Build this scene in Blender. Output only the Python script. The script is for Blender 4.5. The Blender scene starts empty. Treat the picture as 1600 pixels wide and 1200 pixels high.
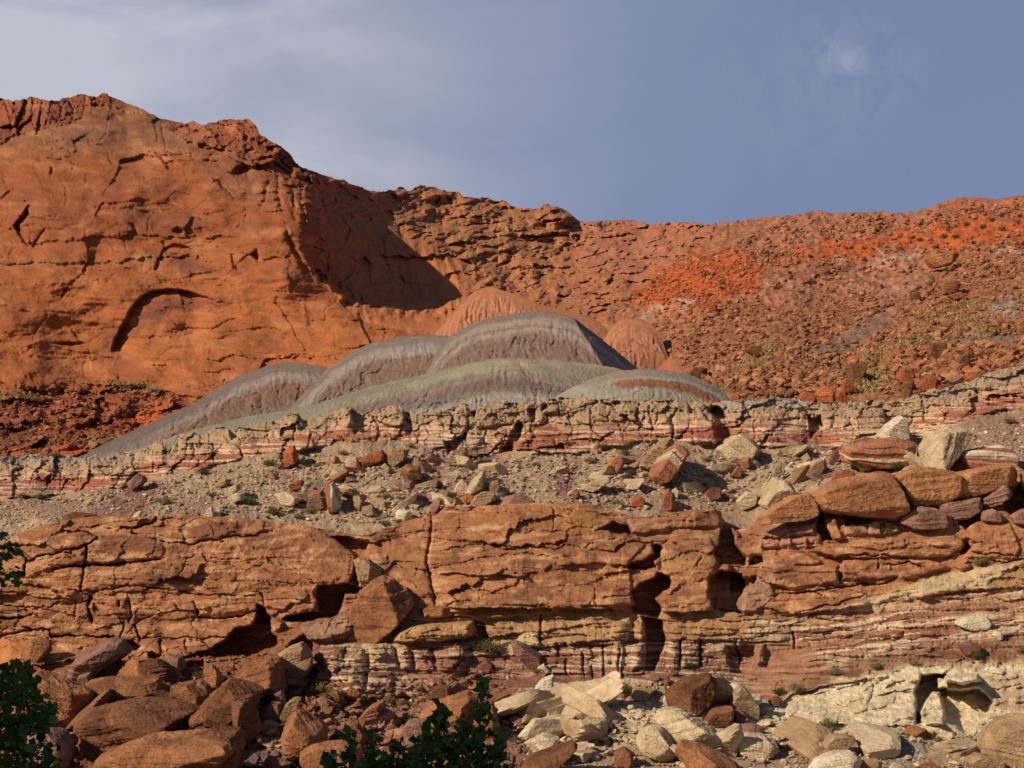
import bpy, math
import numpy as np
from mathutils import Vector, Matrix

R = math.radians
scene = bpy.context.scene
COL = scene.collection

# ------------------------------------------------------------------ camera, sky, sun, exposure
F, PITCH, EYE = 2200.0, R(13.0), 1.7          # focal length in pixels of a 1600 x 1200 frame
SUN_AZ, SUN_EL = R(54.0), R(27.0)             # sun: degrees to the left of straight behind the viewer, and its height
cam_d = bpy.data.cameras.new('camera')
cam = bpy.data.objects.new('camera', cam_d)
COL.objects.link(cam)
cam_d.sensor_fit = 'HORIZONTAL'
cam_d.angle = 2 * math.atan(800 / F)
cam_d.clip_start, cam_d.clip_end = 0.1, 6000
cam.location = (0, 0, EYE)
cam.rotation_euler = (R(90) + PITCH, 0, 0)
scene.camera = cam

S_DIR = Vector((-math.sin(SUN_AZ) * math.cos(SUN_EL), -math.cos(SUN_AZ) * math.cos(SUN_EL), math.sin(SUN_EL)))
sun_d = bpy.data.lights.new('sun', 'SUN')
sun_d.energy, sun_d.angle, sun_d.color = 5.0, R(0.5), (1.0, 0.79, 0.49)
sun = bpy.data.objects.new('sun', sun_d)
COL.objects.link(sun)
sun.rotation_euler = S_DIR.to_track_quat('Z', 'Y').to_euler()

world = bpy.data.worlds.new("World")
scene.world = world
world.use_nodes = True
nt = world.node_tree
nt.nodes.clear()
def N(tree, typ, **kw):
    n = tree.nodes.new(typ)
    for k, v in kw.items():
        if k.startswith('i_'):
            n.inputs[k[2:]].default_value = v
        else:
            setattr(n, k, v)
    return n
def ramp(tree, stops, interp='LINEAR'):
    r = tree.nodes.new('ShaderNodeValToRGB')
    r.color_ramp.interpolation = interp
    els = r.color_ramp.elements
    while len(els) < len(stops):
        els.new(0.5)
    for e, (p, c) in zip(els, stops):
        e.position = p
        e.color = c if len(c) == 4 else (*c, 1)
    return r
L = nt.links.new
sky = N(nt, 'ShaderNodeTexSky', sky_type='NISHITA', sun_disc=False)
sky.sun_elevation = SUN_EL
sky.sun_rotation = math.atan2(S_DIR.x, S_DIR.y) % (2 * math.pi)
sky.air_density, sky.dust_density, sky.ozone_density = 1.0, 0.5, 1.5
tc = N(nt, 'ShaderNodeTexCoord')
# thin high cloud: a broad veil thickest towards the left, and one faint wisp on the right
def dir_of(u, v):
    x, y = (u - 800) / F, (600 - v) / F
    d = Vector((x, math.cos(PITCH) - math.sin(PITCH) * y, math.sin(PITCH) + math.cos(PITCH) * y))
    return d.normalized()
def blob(u, v, r0, r1):
    d = N(nt, 'ShaderNodeVectorMath', operation='DISTANCE')
    L(warp.outputs[0], d.inputs[0]); d.inputs[1].default_value = dir_of(u, v)
    m = N(nt, 'ShaderNodeMapRange', interpolation_type='SMOOTHSTEP')
    m.inputs[1].default_value, m.inputs[2].default_value = r0, r1
    m.inputs[3].default_value, m.inputs[4].default_value = 1.0, 0.0
    L(d.outputs['Value'], m.inputs[0])
    return m
def math_(op, a, b):
    m = N(nt, 'ShaderNodeMath', operation=op)
    for i, x in enumerate((a, b)):
        if isinstance(x, (int, float)): m.inputs[i].default_value = x
        else: L(x, m.inputs[i])
    return m.outputs[0]
wn = N(nt, 'ShaderNodeTexNoise'); wn.inputs['Scale'].default_value = 9; wn.inputs['Detail'].default_value = 5
L(tc.outputs['Generated'], wn.inputs['Vector'])
wsub = N(nt, 'ShaderNodeVectorMath', operation='SUBTRACT'); L(wn.outputs['Color'], wsub.inputs[0]); wsub.inputs[1].default_value = (.5, .5, .5)
wsc = N(nt, 'ShaderNodeVectorMath', operation='SCALE'); L(wsub.outputs[0], wsc.inputs[0]); wsc.inputs['Scale'].default_value = 0.10
warp = N(nt, 'ShaderNodeVectorMath', operation='ADD'); L(tc.outputs['Generated'], warp.inputs[0]); L(wsc.outputs[0], warp.inputs[1])
veil = blob(-120, 40, 0.02, 0.62)
veil2 = blob(-10, 95, 0.0, 0.11)
veil3 = blob(300, 210, 0.0, 0.24)
wisp = blob(1316, 96, 0.0, 0.026)
wisp2 = blob(1370, 105, 0.0, 0.05)
fine = N(nt, 'ShaderNodeTexNoise'); fine.inputs['Scale'].default_value = 5; fine.inputs['Detail'].default_value = 7; fine.inputs['Distortion'].default_value = .6
fm = N(nt, 'ShaderNodeMapping'); fm.inputs['Rotation'].default_value = (0, R(35), R(10)); fm.inputs['Scale'].default_value = (1, 1, 3.0)
L(tc.outputs['Generated'], fm.inputs[0]); L(fm.outputs[0], fine.inputs['Vector'])
fr = N(nt, 'ShaderNodeMapRange'); fr.inputs[1].default_value, fr.inputs[2].default_value, fr.inputs[3].default_value, fr.inputs[4].default_value = .35, .7, .55, 1.15
L(fine.outputs['Fac'], fr.inputs[0])
s = math_('MULTIPLY', veil.outputs[0], 0.86)
s = math_('ADD', s, math_('MULTIPLY', veil2.outputs[0], 0.30))
s = math_('ADD', s, math_('MULTIPLY', veil3.outputs[0], 0.30))
s = math_('MULTIPLY', s, fr.outputs[0])
st = N(nt, 'ShaderNodeTexNoise'); st.inputs['Scale'].default_value = 42; st.inputs['Detail'].default_value = 6; st.inputs['Distortion'].default_value = .8
sm = N(nt, 'ShaderNodeMapping'); sm.inputs['Rotation'].default_value = (0, R(35), 0); sm.inputs['Scale'].default_value = (1.3, 1, .9)
L(tc.outputs['Generated'], sm.inputs[0]); L(sm.outputs[0], st.inputs['Vector'])
sr = N(nt, 'ShaderNodeMapRange'); sr.inputs[1].default_value, sr.inputs[2].default_value = .35, .68
L(st.outputs['Fac'], sr.inputs[0])
s = math_('ADD', s, math_('MULTIPLY', math_('MULTIPLY', wisp.outputs[0], sr.outputs[0]), 0.40))
s = math_('ADD', s, math_('MULTIPLY', math_('MULTIPLY', blob(1270, 150, 0.0, 0.09).outputs[0], sr.outputs[0]), 0.10))
s = math_('ADD', s, math_('MULTIPLY', math_('MULTIPLY', wisp2.outputs[0], sr.outputs[0]), 0.13))
s = math_('MINIMUM', s, 0.92)
thin = blob(800, 300, 0.43, 0.66)
mix0 = N(nt, 'ShaderNodeMix', data_type='RGBA')
L(math_('MULTIPLY', thin.outputs[0], 0.75), mix0.inputs[0]); L(sky.outputs[0], mix0.inputs[6]); mix0.inputs[7].default_value = (4.5, 5.6, 9.3, 1)
mix = N(nt, 'ShaderNodeMix', data_type='RGBA')
L(s, mix.inputs[0]); L(mix0.outputs[2], mix.inputs[6])
mix.inputs[7].default_value = (10.6, 10.9, 12.4, 1)
bg = N(nt, 'ShaderNodeBackground'); bg.inputs['Strength'].default_value = 0.05
out = N(nt, 'ShaderNodeOutputWorld')
L(mix.outputs[2], bg.inputs['Color']); L(bg.outputs[0], out.inputs['Surface'])

scene.view_settings.view_transform = 'Standard'
scene.view_settings.look = 'None'
scene.view_settings.exposure = 0.0
scene.view_settings.gamma = 1.0

# ------------------------------------------------------------------ numeric helpers
rng = np.random.default_rng(7)
_perm = np.random.default_rng(3).permutation(4096)
_gang = np.random.default_rng(4).random(4096) * 2 * np.pi
_gx, _gy = np.cos(_gang), np.sin(_gang)
_rnd = np.random.default_rng(5).random(4096)
def _hash(i, j, s=0):
    return _perm[(_perm[(i + s * 131) & 4095] + j) & 4095]
def perlin(x, y, seed=0):
    xi = np.floor(x).astype(np.int64); yi = np.floor(y).astype(np.int64)
    xf = x - xi; yf = y - yi
    u = xf * xf * xf * (xf * (xf * 6 - 15) + 10); v = yf * yf * yf * (yf * (yf * 6 - 15) + 10)
    def g(a, b):
        h = _hash(xi + a, yi + b, seed)
        return _gx[h] * (xf - a) + _gy[h] * (yf - b)
    n0 = g(0, 0) * (1 - u) + g(1, 0) * u
    n1 = g(0, 1) * (1 - u) + g(1, 1) * u
    return (n0 * (1 - v) + n1 * v) * 1.5
def fbm(x, y, oct=4, seed=0, gain=0.5):
    a, t, f = 1.0, 0, 1.0
    for o in range(oct):
        t = t + a * perlin(x * f + o * 17.3, y * f - o * 9.1, seed + o)
        a *= gain; f *= 2.03
    return t
def ridged(x, y, oct=3, seed=0, gain=0.5):
    a, t, f = 1.0, 0, 1.0
    for o in range(oct):
        t = t + a * (1 - 2 * np.abs(perlin(x * f + o * 7.7, y * f + o * 3.1, seed + o)))
        a *= gain; f *= 2.05
    return t
def worley(x, y, seed=0):
    """distance to the nearest cell point, gap to the second nearest, a random number per cell, and its offset vector"""
    xi = np.floor(x).astype(np.int64); yi = np.floor(y).astype(np.int64)
    f1 = np.full(x.shape, 9.0); f2 = np.full(x.shape, 9.0); cid = np.zeros(x.shape)
    ox = np.zeros(x.shape); oy = np.zeros(x.shape)
    for a in (-1, 0, 1):
        for b in (-1, 0, 1):
            h = _hash(xi + a, yi + b, seed)
            px = xi + a + _rnd[h]; py = yi + b + _rnd[(h * 7 + 3) & 4095]
            d = np.hypot(x - px, y - py)
            m = d < f1
            f2 = np.where(m, f1, np.minimum(f2, d))
            cid = np.where(m, _rnd[(h * 13 + 11) & 4095], cid)
            ox = np.where(m, x - px, ox); oy = np.where(m, y - py, oy)
            f1 = np.where(m, d, f1)
    return f1, f2 - f1, cid, ox, oy
def facets(x, y, seed, A=1.0, T=1.0, crack=0.0, cw=.05):
    """broken rock: every cell a plane of its own height and tilt, with sharp edges between"""
    f1, e, c, ox, oy = worley(x, y, seed)
    a = c * 57.3 + 1.7
    return A * (c - .5) + T * (ox * np.cos(a) + oy * np.sin(a * 1.3)) - crack * np.exp(-(e / cw) ** 2)
def sstep(a, b, x):
    t = np.clip((x - a) / (b - a), 0, 1)
    return t * t * (3 - 2 * t)
def poly_sd(P, X, Y):
    """signed distance to a closed outline, positive inside"""
    P = np.asarray(P, float); n = len(P)
    d = np.full(X.shape, 1e18); inside = np.zeros(X.shape, bool)
    for i in range(n):
        ax, ay = P[i]; bx, by = P[(i + 1) % n]
        ex, ey = bx - ax, by - ay
        wx, wy = X - ax, Y - ay
        t = np.clip((wx * ex + wy * ey) / (ex * ex + ey * ey + 1e-9), 0, 1)
        d = np.minimum(d, (wx - ex * t) ** 2 + (wy - ey * t) ** 2)
        c = ((ay <= Y) & (by > Y)) | ((by <= Y) & (ay > Y))
        if ey != 0:
            inside ^= c & (X < ax + (Y - ay) / ey * ex)
    d = np.sqrt(d)
    return np.where(inside, d, -d)
def line_d(P, X, Y):
    P = np.asarray(P, float)
    d = np.full(X.shape, 1e18); tt = np.zeros(X.shape); n = len(P) - 1
    for i in range(n):
        ax, ay = P[i]; bx, by = P[i + 1]
        ex, ey = bx - ax, by - ay
        wx, wy = X - ax, Y - ay
        t = np.clip((wx * ex + wy * ey) / (ex * ex + ey * ey + 1e-9), 0, 1)
        dd = (wx - ex * t) ** 2 + (wy - ey * t) ** 2
        m = dd < d
        d = np.where(m, dd, d); tt = np.where(m, (i + t) / n, tt)
    return np.sqrt(d), tt
def curve(pts):
    P = np.asarray(pts, float)
    return lambda u: np.interp(u, P[:, 0], P[:, 1])
class TPS:
    def __init__(s, ctrl, scale=400.0, lam=1e-4):
        C = np.asarray(ctrl, float); s.p = C[:, :2] / scale; s.scale = scale
        n = len(C); A = np.zeros((n + 3, n + 3))
        A[:n, :n] = s.k(s.p[:, None, :] - s.p[None]) + lam * np.eye(n)
        A[:n, n] = 1; A[:n, n + 1:] = s.p; A[n, :n] = 1; A[n + 1:, :n] = s.p.T
        s.w = np.linalg.solve(A, np.concatenate([C[:, 2], np.zeros(3)]))
    def k(s, d):
        r2 = (d ** 2).sum(-1)
        return np.where(r2 > 0, 0.5 * r2 * np.log(r2 + 1e-12), 0)
    def __call__(s, U, V):
        x, y = U / s.scale, V / s.scale
        n = len(s.p)
        o = s.w[n] + s.w[n + 1] * x + s.w[n + 2] * y
        for i in range(n):
            r2 = (x - s.p[i, 0]) ** 2 + (y - s.p[i, 1]) ** 2
            o = o + s.w[i] * 0.5 * r2 * np.log(r2 + 1e-12)
        return o
CP, SP = math.cos(PITCH), math.sin(PITCH)
def to3d(u, v, Y):
    """a point seen at (u, v) standing Y metres ahead of the viewer"""
    cx = (np.asarray(u, float) - 800) / F; cy = (600 - np.asarray(v, float)) / F
    dy = CP - SP * cy
    return np.stack([cx / dy * Y, np.broadcast_to(Y, np.shape(cx / dy * Y)), EYE + (SP + CP * cy) / dy * Y], -1)
LIGHT = np.array([1.22, 0.98, 0.72])          # how bright a white surface comes out in this light
def C8(r, g, b):
    c = np.array([r, g, b], float) / 255
    lin = np.where(c <= 0.04045, c / 12.92, ((c + 0.055) / 1.055) ** 2.4)
    return np.clip(lin / LIGHT, 0.003, 0.85)

def props(o, label=None, cat=None, group=None, kind=None):
    if label: o['label'] = label
    if cat: o['category'] = cat
    if group: o['group'] = group
    if kind: o['kind'] = kind
    return o
def mesh_np(name, verts, faces, mat, cols=None, smooth=True, parent=None):
    """faces: (n, k) integer array"""
    me = bpy.data.meshes.new(name)
    verts = np.asarray(verts, np.float32); faces = np.asarray(faces, np.int32)
    n, k = faces.shape
    me.vertices.add(len(verts)); me.vertices.foreach_set('co', verts.ravel())
    me.loops.add(n * k); me.loops.foreach_set('vertex_index', faces.ravel())
    me.polygons.add(n)
    me.polygons.foreach_set('loop_start', np.arange(0, n * k, k, dtype=np.int32))
    me.polygons.foreach_set('loop_total', np.full(n, k, np.int32))
    me.polygons.foreach_set('use_smooth', np.full(n, smooth, bool))
    if cols is not None:
        at = me.color_attributes.new('Col', 'FLOAT_COLOR', 'POINT')
        c4 = np.ones((len(verts), 4), np.float32); c4[:, :3] = cols
        at.data.foreach_set('color', c4.ravel())
    me.update(calc_edges=True)
    if mat: me.materials.append(mat)
    o = bpy.data.objects.new(name, me)
    COL.objects.link(o)
    if parent: o.parent = parent
    return o

# ------------------------------------------------------------------ materials
def terrain_mat(name, scale, bump, spread=(0.72, 1.25), fine=6.0, rough=0.95):
    m = bpy.data.materials.new(name); m.use_nodes = True
    t = m.node_tree; t.nodes.clear(); l = t.links.new
    o = N(t, 'ShaderNodeOutputMaterial'); b = N(t, 'ShaderNodeBsdfPrincipled')
    b.inputs['Roughness'].default_value = rough
    b.inputs['Specular IOR Level'].default_value = 0.12
    l(b.outputs[0], o.inputs[0])
    a = N(t, 'ShaderNodeAttribute', attribute_name='Col')
    c = N(t, 'ShaderNodeTexCoord')
    n1 = N(t, 'ShaderNodeTexNoise'); n1.inputs['Scale'].default_value = scale; n1.inputs['Detail'].default_value = 6; n1.inputs['Roughness'].default_value = .65
    l(c.outputs['Object'], n1.inputs['Vector'])
    r = N(t, 'ShaderNodeMapRange'); r.inputs[1].default_value, r.inputs[2].default_value = .3, .7
    r.inputs[3].default_value, r.inputs[4].default_value = spread
    l(n1.outputs['Fac'], r.inputs[0])
    mx = N(t, 'ShaderNodeMix', data_type='RGBA', blend_type='MULTIPLY'); mx.inputs[0].default_value = 1
    l(a.outputs['Color'], mx.inputs[6]); l(r.outputs[0], mx.inputs[7]); l(mx.outputs[2], b.inputs['Base Color'])
    n2 = N(t, 'ShaderNodeTexNoise'); n2.inputs['Scale'].default_value = scale * fine; n2.inputs['Detail'].default_value = 4; n2.inputs['Roughness'].default_value = .6
    l(c.outputs['Object'], n2.inputs['Vector'])
    bp = N(t, 'ShaderNodeBump'); bp.inputs['Strength'].default_value = bump; bp.inputs['Distance'].default_value = 1.2 / (scale * fine)
    l(n2.outputs['Fac'], bp.inputs['Height']); l(bp.outputs[0], b.inputs['Normal'])
    return m

def rock_mat(name, cols, scale=1.2, stripes=None, bump=0.55, vary=0.3, island=False):
    """cols: dark and light colour of the stone; stripes: (second stone colour, bands per metre, share)"""
    m = bpy.data.materials.new(name); m.use_nodes = True
    t = m.node_tree; t.nodes.clear(); l = t.links.new
    o = N(t, 'ShaderNodeOutputMaterial'); b = N(t, 'ShaderNodeBsdfPrincipled')
    b.inputs['Roughness'].default_value = .93; b.inputs['Specular IOR Level'].default_value = 0.12
    l(b.outputs[0], o.inputs[0])
    c = N(t, 'ShaderNodeTexCoord'); oi = N(t, 'ShaderNodeObjectInfo')
    off = N(t, 'ShaderNodeVectorMath', operation='ADD'); l(c.outputs['Object'], off.inputs[0]); 
    sc = N(t, 'ShaderNodeVectorMath', operation='SCALE'); sc.inputs[0].default_value = (37, 51, 23); l(oi.outputs['Random'], sc.inputs['Scale']); l(sc.outputs[0], off.inputs[1])
    n1 = N(t, 'ShaderNodeTexNoise'); n1.inputs['Scale'].default_value = scale; n1.inputs['Detail'].default_value = 7; n1.inputs['Roughness'].default_value = .62; n1.inputs['Distortion'].default_value = .4
    l(off.outputs[0], n1.inputs['Vector'])
    r = ramp(t, [(.34, tuple(cols[0])), (.66, tuple(cols[1]))]); l(n1.outputs['Fac'], r.inputs[0])
    colr = r.outputs[0]
    n3 = N(t, 'ShaderNodeTexNoise'); n3.inputs['Scale'].default_value = scale * .55; n3.inputs['Detail'].default_value = 3; n3.inputs['Distortion'].default_value = 1.2
    l(off.outputs[0], n3.inputs['Vector'])
    r3 = ramp(t, [(.50, (1, 1, 1)), (.53, (.74, .68, .64)), (.62, (.70, .64, .60)), (.64, (1, 1, 1))]); l(n3.outputs['Fac'], r3.inputs[0])
    n4 = N(t, 'ShaderNodeTexNoise'); n4.inputs['Scale'].default_value = scale * 14; n4.inputs['Detail'].default_value = 4; n4.inputs['Roughness'].default_value = .7
    l(off.outputs[0], n4.inputs['Vector'])
    r4 = ramp(t, [(.3, (.72, .70, .68)), (.55, (1, 1, 1)), (.75, (1.22, 1.22, 1.2))]); l(n4.outputs['Fac'], r4.inputs[0])
    for rr_ in ((r3, .6), (r4, .8)):
        mm = N(t, 'ShaderNodeMix', data_type='RGBA', blend_type='MULTIPLY'); mm.inputs[0].default_value = rr_[1]
        l(colr, mm.inputs[6]); l(rr_[0].outputs[0], mm.inputs[7]); colr = mm.outputs[2]
    if stripes:
        sep = N(t, 'ShaderNodeSeparateXYZ'); l(c.outputs['Object'], sep.inputs[0])
        nz = N(t, 'ShaderNodeMath', operation='MULTIPLY_ADD'); l(n1.outputs['Fac'], nz.inputs[0]); nz.inputs[1].default_value = .35; l(sep.outputs[2], nz.inputs[2])
        cm = N(t, 'ShaderNodeCombineXYZ'); l(nz.outputs[0], cm.inputs[2]); l(oi.outputs['Random'], cm.inputs[0])
        w = N(t, 'ShaderNodeTexNoise', noise_dimensions='3D'); w.inputs['Scale'].default_value = stripes[1]; w.inputs['Detail'].default_value = 3; w.inputs['Roughness'].default_value = .7
        l(cm.outputs[0], w.inputs['Vector'])
        k = stripes[2]
        wr = ramp(t, [(k, (0, 0, 0)), (k + .05, (1, 1, 1))]); l(w.outputs['Fac'], wr.inputs[0])
        mx = N(t, 'ShaderNodeMix', data_type='RGBA'); l(wr.outputs[0], mx.inputs[0]); l(colr, mx.inputs[6]); mx.inputs[7].default_value = (*stripes[0], 1)
        colr = mx.outputs[2]
    vr = N(t, 'ShaderNodeMapRange'); vr.inputs[3].default_value, vr.inputs[4].default_value = 1 - vary, 1 + vary
    l(N(t, 'ShaderNodeNewGeometry').outputs['Random Per Island'] if island else oi.outputs['Random'], vr.inputs[0])
    mv = N(t, 'ShaderNodeMix', data_type='RGBA', blend_type='MULTIPLY'); mv.inputs[0].default_value = 1
    l(colr, mv.inputs[6]); l(vr.outputs[0], mv.inputs[7]); l(mv.outputs[2], b.inputs['Base Color'])
    n2 = N(t, 'ShaderNodeTexNoise'); n2.inputs['Scale'].default_value = scale * 9; n2.inputs['Detail'].default_value = 5
    l(off.outputs[0], n2.inputs['Vector'])
    bp = N(t, 'ShaderNodeBump'); bp.inputs['Strength'].default_value = bump; bp.inputs['Distance'].default_value = .13 / scale
    l(n2.outputs['Fac'], bp.inputs['Height']); l(bp.outputs[0], b.inputs['Normal'])
    return m

# ------------------------------------------------------------------ terrain sheets
class Sheet:
    """a rock face as a fine grid: every vertex has a distance Y and a relief H (both along the line it was surveyed on)"""
    def __init__(s, u0, u1, du, top, bot, nrow, base, jag=None):
        s.u = np.arange(u0, u1 + du, du); s.du = du
        s.top = curve(top)(s.u)
        if jag is not None: s.top = s.top + jag(s.u)
        s.bot = curve(bot)(s.u)
        s.t = np.linspace(0, 1, nrow)[:, None]
        s.V = s.top[None] + (s.bot - s.top)[None] * s.t
        s.U = np.broadcast_to(s.u[None], s.V.shape).copy()
        s.Y = base(s.U, s.V)
        s.H = np.zeros_like(s.V)
        s.C = np.zeros(s.V.shape + (3,))
        s.Z = np.zeros(s.V.shape, np.int8)
        s.gain = 1.0
        s.K = np.clip(np.abs(np.gradient(s.Y, axis=0) / np.maximum(np.gradient(s.V, axis=0), 1e-3)) * F / s.Y, 1, 5)   # how far the slope leans back
        s.W1 = fbm(s.U / 22, s.V / 22, 4, 40); s.W2 = fbm(s.U / 22 + 31, s.V / 22 - 12, 4, 45)
        s.F1 = fbm(s.U / 7, s.V / 7, 3, 50)
    def box(s, P, pad):
        P = np.asarray(P, float)
        c0 = max(0, int((P[:, 0].min() - pad - s.u[0]) / s.du)); c1 = min(len(s.u), int((P[:, 0].max() + pad - s.u[0]) / s.du) + 2)
        if c1 <= c0: return None
        Vb = s.V[:, c0:c1]
        ok = ((Vb > P[:, 1].min() - pad) & (Vb < P[:, 1].max() + pad)).any(1)
        r = np.nonzero(ok)[0]
        if len(r) == 0: return None
        return np.s_[r[0]:r[-1] + 1, c0:c1]
    def xy(s, b, wob): return s.U[b] + s.W1[b] * wob, s.V[b] + s.W2[b] * wob
    def bulge(s, P, h, r=7, wob=3, dome=0.0):
        b = s.box(P, 12 + wob * 2)
        if b is None: return
        d = poly_sd(P, *s.xy(b, wob))
        s.H[b] += h * sstep(-0.8, r, d) + dome * np.sqrt(np.clip(d, 0, None))
    def hole(s, P, h, r=3, wob=3): s.bulge(P, -h * s.gain, r, wob)
    def crack(s, P, w=1.6, d=6, wob=3, gate=True):
        b = s.box(P, w * 4 + wob * 2 + 3)
        if b is None: return
        X, Y = s.xy(b, wob)
        dd, t = line_d(P, X, Y)
        ww = w * (0.75 + 0.5 * s.F1[b]) if gate else w
        ww = np.maximum(ww, 0.35)
        taper = sstep(0, .06, t) * sstep(1, .94, t)
        s.H[b] -= d * s.gain * np.exp(-(dd / ww) ** 2) * (0.35 + 0.65 * taper)
    def ledge(s, P, h, up=25, wob=3, soft=1.2, end=0.1):
        """rock above the line stands out by h and is undercut along it"""
        P = np.asarray(P, float)
        b = s.box(P, up * 2.2)
        if b is None: return
        X, Y = s.xy(b, wob)
        f = np.interp(X, P[:, 0], P[:, 1])
        g = (X - P[0, 0]) / (P[-1, 0] - P[0, 0] + 1e-9)
        e = sstep(0, end, g) * sstep(1, 1 - end, g)
        a = f - Y
        s.H[b] += h * s.gain * e * np.where(a > 0, np.exp(-np.clip(a, 0, None) / up), 0) * sstep(-soft * .2, soft, a)
    def slope(s, P, gx, gy, amp=1.0, r=10, wob=2):
        """tilt a facet: relief grows by gx, gy per pixel from its middle"""
        b = s.box(P, 10)
        if b is None: return
        X, Y = s.xy(b, wob)
        c = np.asarray(P, float).mean(0)
        m = sstep(0, r, poly_sd(P, X, Y))
        s.H[b] += amp * m * (gx * (s.U[b] - c[0]) + gy * (s.V[b] - c[1]))
    def mask(s, P, soft=6, wob=6):
        b = s.box(P, soft + wob * 2 + 2)
        if b is None: return None, None
        d = poly_sd(P, *s.xy(b, wob))
        return b, sstep(-soft, soft, d)
    def paint(s, P, col, a=1.0, soft=5, wob=6):
        b, m = s.mask(P, soft, wob)
        if b is None: return
        m = (m * a)[..., None]
        s.C[b] = s.C[b] * (1 - m) + np.asarray(col) * m
    def stripes(s, P, col, dip=0.0, period=9, thr=0.2, sharp=0.15, a=1.0, warp=4, seed=0, soft=4, relief=0.0, wob=6, long=160):
        """thin beds of another colour, following the dip"""
        b, m = s.mask(P, soft, wob)
        if b is None: return
        q = (s.V[b] + dip * s.U[b] + s.W1[b] * warp * .5 + warp * fbm(s.U[b] / 90, s.V[b] / 40, 2, seed + 9)) / period
        n = fbm(s.U[b] / long + 3, q, 3, seed, .6)
        k = sstep(thr, thr + sharp, n) * m * a
        s.C[b] = s.C[b] * (1 - k[..., None]) + np.asarray(col) * k[..., None]
        s.H[b] += relief * n * m
    def field(s, P, fn, soft=12, wob=8, kmax=4.0):
        """add relief fn(U, V) inside an outline"""
        b, m = s.mask(P, soft, wob)
        if b is None: return
        s.H[b] += m * fn(s.U[b], s.V[b]) * np.minimum(s.K[b], kmax)
    def zone(s, P, z, wob=3):
        b = s.box(P, 10)
        if b is None: return
        d = poly_sd(P, *s.xy(b, wob))
        s.Z[b][d > 0] = z
    def at(s, u, v):
        u = np.atleast_1d(np.asarray(u, float)); v = np.atleast_1d(np.asarray(v, float))
        c = np.clip(np.round((u - s.u[0]) / s.du).astype(int), 0, len(s.u) - 1)
        t = (v - s.top[c]) / (s.bot[c] - s.top[c])
        r = np.clip(np.round(t * (len(s.t) - 1)).astype(int), 0, len(s.t) - 1)
        return s.Y[r, c] * (1 - s.H[r, c] / F)
    def build(s, parts, back):
        """parts: zone -> (name, material); back: rows (metres further, metres lower) that close the top"""
        Yf = s.Y * (1 - s.H / F)
        P = to3d(s.U, s.V, Yf)
        rows = [P]; cols = [s.C]; zs = [s.Z]
        pre = []
        for dy, dz in back:
            q = P[0].copy(); q[:, 0] *= (q[:, 1] + dy) / q[:, 1]; q[:, 1] += dy; q[:, 2] -= dz
            pre.append(q[None])
        pre = pre[::-1]
        nb = len(pre)
        P = np.concatenate(pre + [P]); Cc = np.concatenate([s.C[:1]] * nb + [s.C]); Zz = np.concatenate([s.Z[:1]] * nb + [s.Z])
        nr, nc = P.shape[:2]
        idx = np.arange(nr * nc).reshape(nr, nc)
        q = np.stack([idx[:-1, :-1], idx[1:, :-1], idx[1:, 1:], idx[:-1, 1:]], -1).reshape(-1, 4)
        zf = Zz[:-1, :-1].ravel()
        P = P.reshape(-1, 3); Cc = Cc.reshape(-1, 3)
        objs = {}
        for z, (name, mat) in parts.items():
            f = q[zf == z]
            if len(f) == 0: continue
            used = np.unique(f)
            m = np.zeros(len(P), np.int32); m[used] = np.arange(len(used))
            objs[z] = mesh_np(name, P[used], m[f], mat, Cc[used])
        return objs
def blocks(U, V, thick, width, seed, dip=0.0, warp=5.0):
    """bedded, jointed rock: a random height per block and the distance to its nearest crack"""
    g = np.random.default_rng(seed)
    q = V + dip * U + warp * fbm(U / 70, V / 50, 3, seed) 
    lo, hi = q.min() - 10, q.max() + 10
    th = g.uniform(.45, 1.7, int((hi - lo) / thick * 2) + 6) * thick
    e = lo + np.concatenate([[0], np.cumsum(th)])
    k = np.clip(np.searchsorted(e, q) - 1, 0, len(e) - 2)
    db = np.minimum(q - e[k], e[k + 1] - q)
    wid = (g.uniform(.6, 1.8, len(e)) * width)[k]; ph = (g.uniform(0, 999, len(e)))[k]
    x = (U + ph + warp * .6 * fbm(U / 25, V / 25, 2, seed + 3) + 0.12 * V) / wid
    j = np.floor(x)
    jit = (np.sin(j * 91.7 + k * 13.3) * .5)
    x2 = x + 0.0 * jit
    fx = x2 - np.floor(x2)
    dj = np.minimum(fx, 1 - fx) * wid
    off = _rnd[(j.astype(np.int64) * 57 + k * 131 + seed * 17) & 4095] * 2 - 1
    bed = g.uniform(-1, 1, len(e))[k]
    return off, bed, db, dj
def stairs(U, V, thick, seed, dip=0.0, warp=5.0, long=150.0):
    """stacked beds: each swells towards its lower edge, where it is undercut; beds come and go along the face"""
    g = np.random.default_rng(seed)
    q = V + dip * U + warp * fbm(U / 110, V / 60, 3, seed)
    e = q.min() - 10 + np.concatenate([[0], np.cumsum(g.uniform(.4, 1.8, int((q.max() - q.min() + 40) / thick * 2) + 6) * thick)])
    k = np.clip(np.searchsorted(e, q) - 1, 0, len(e) - 2)
    fr = (q - e[k]) / (e[k + 1] - e[k])
    a = sstep(-.25, .35, fbm(U / long + k * 7.31, k * 3.7, 2, seed + 1))
    jut = fbm(U / (long * .35) + k * 5.17, k * 1.9, 3, seed + 2)
    return a * fr ** 1.6 * (.6 + .4 * _rnd[(k * 37 + seed) & 4095]) + .35 * jut * a
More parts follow.
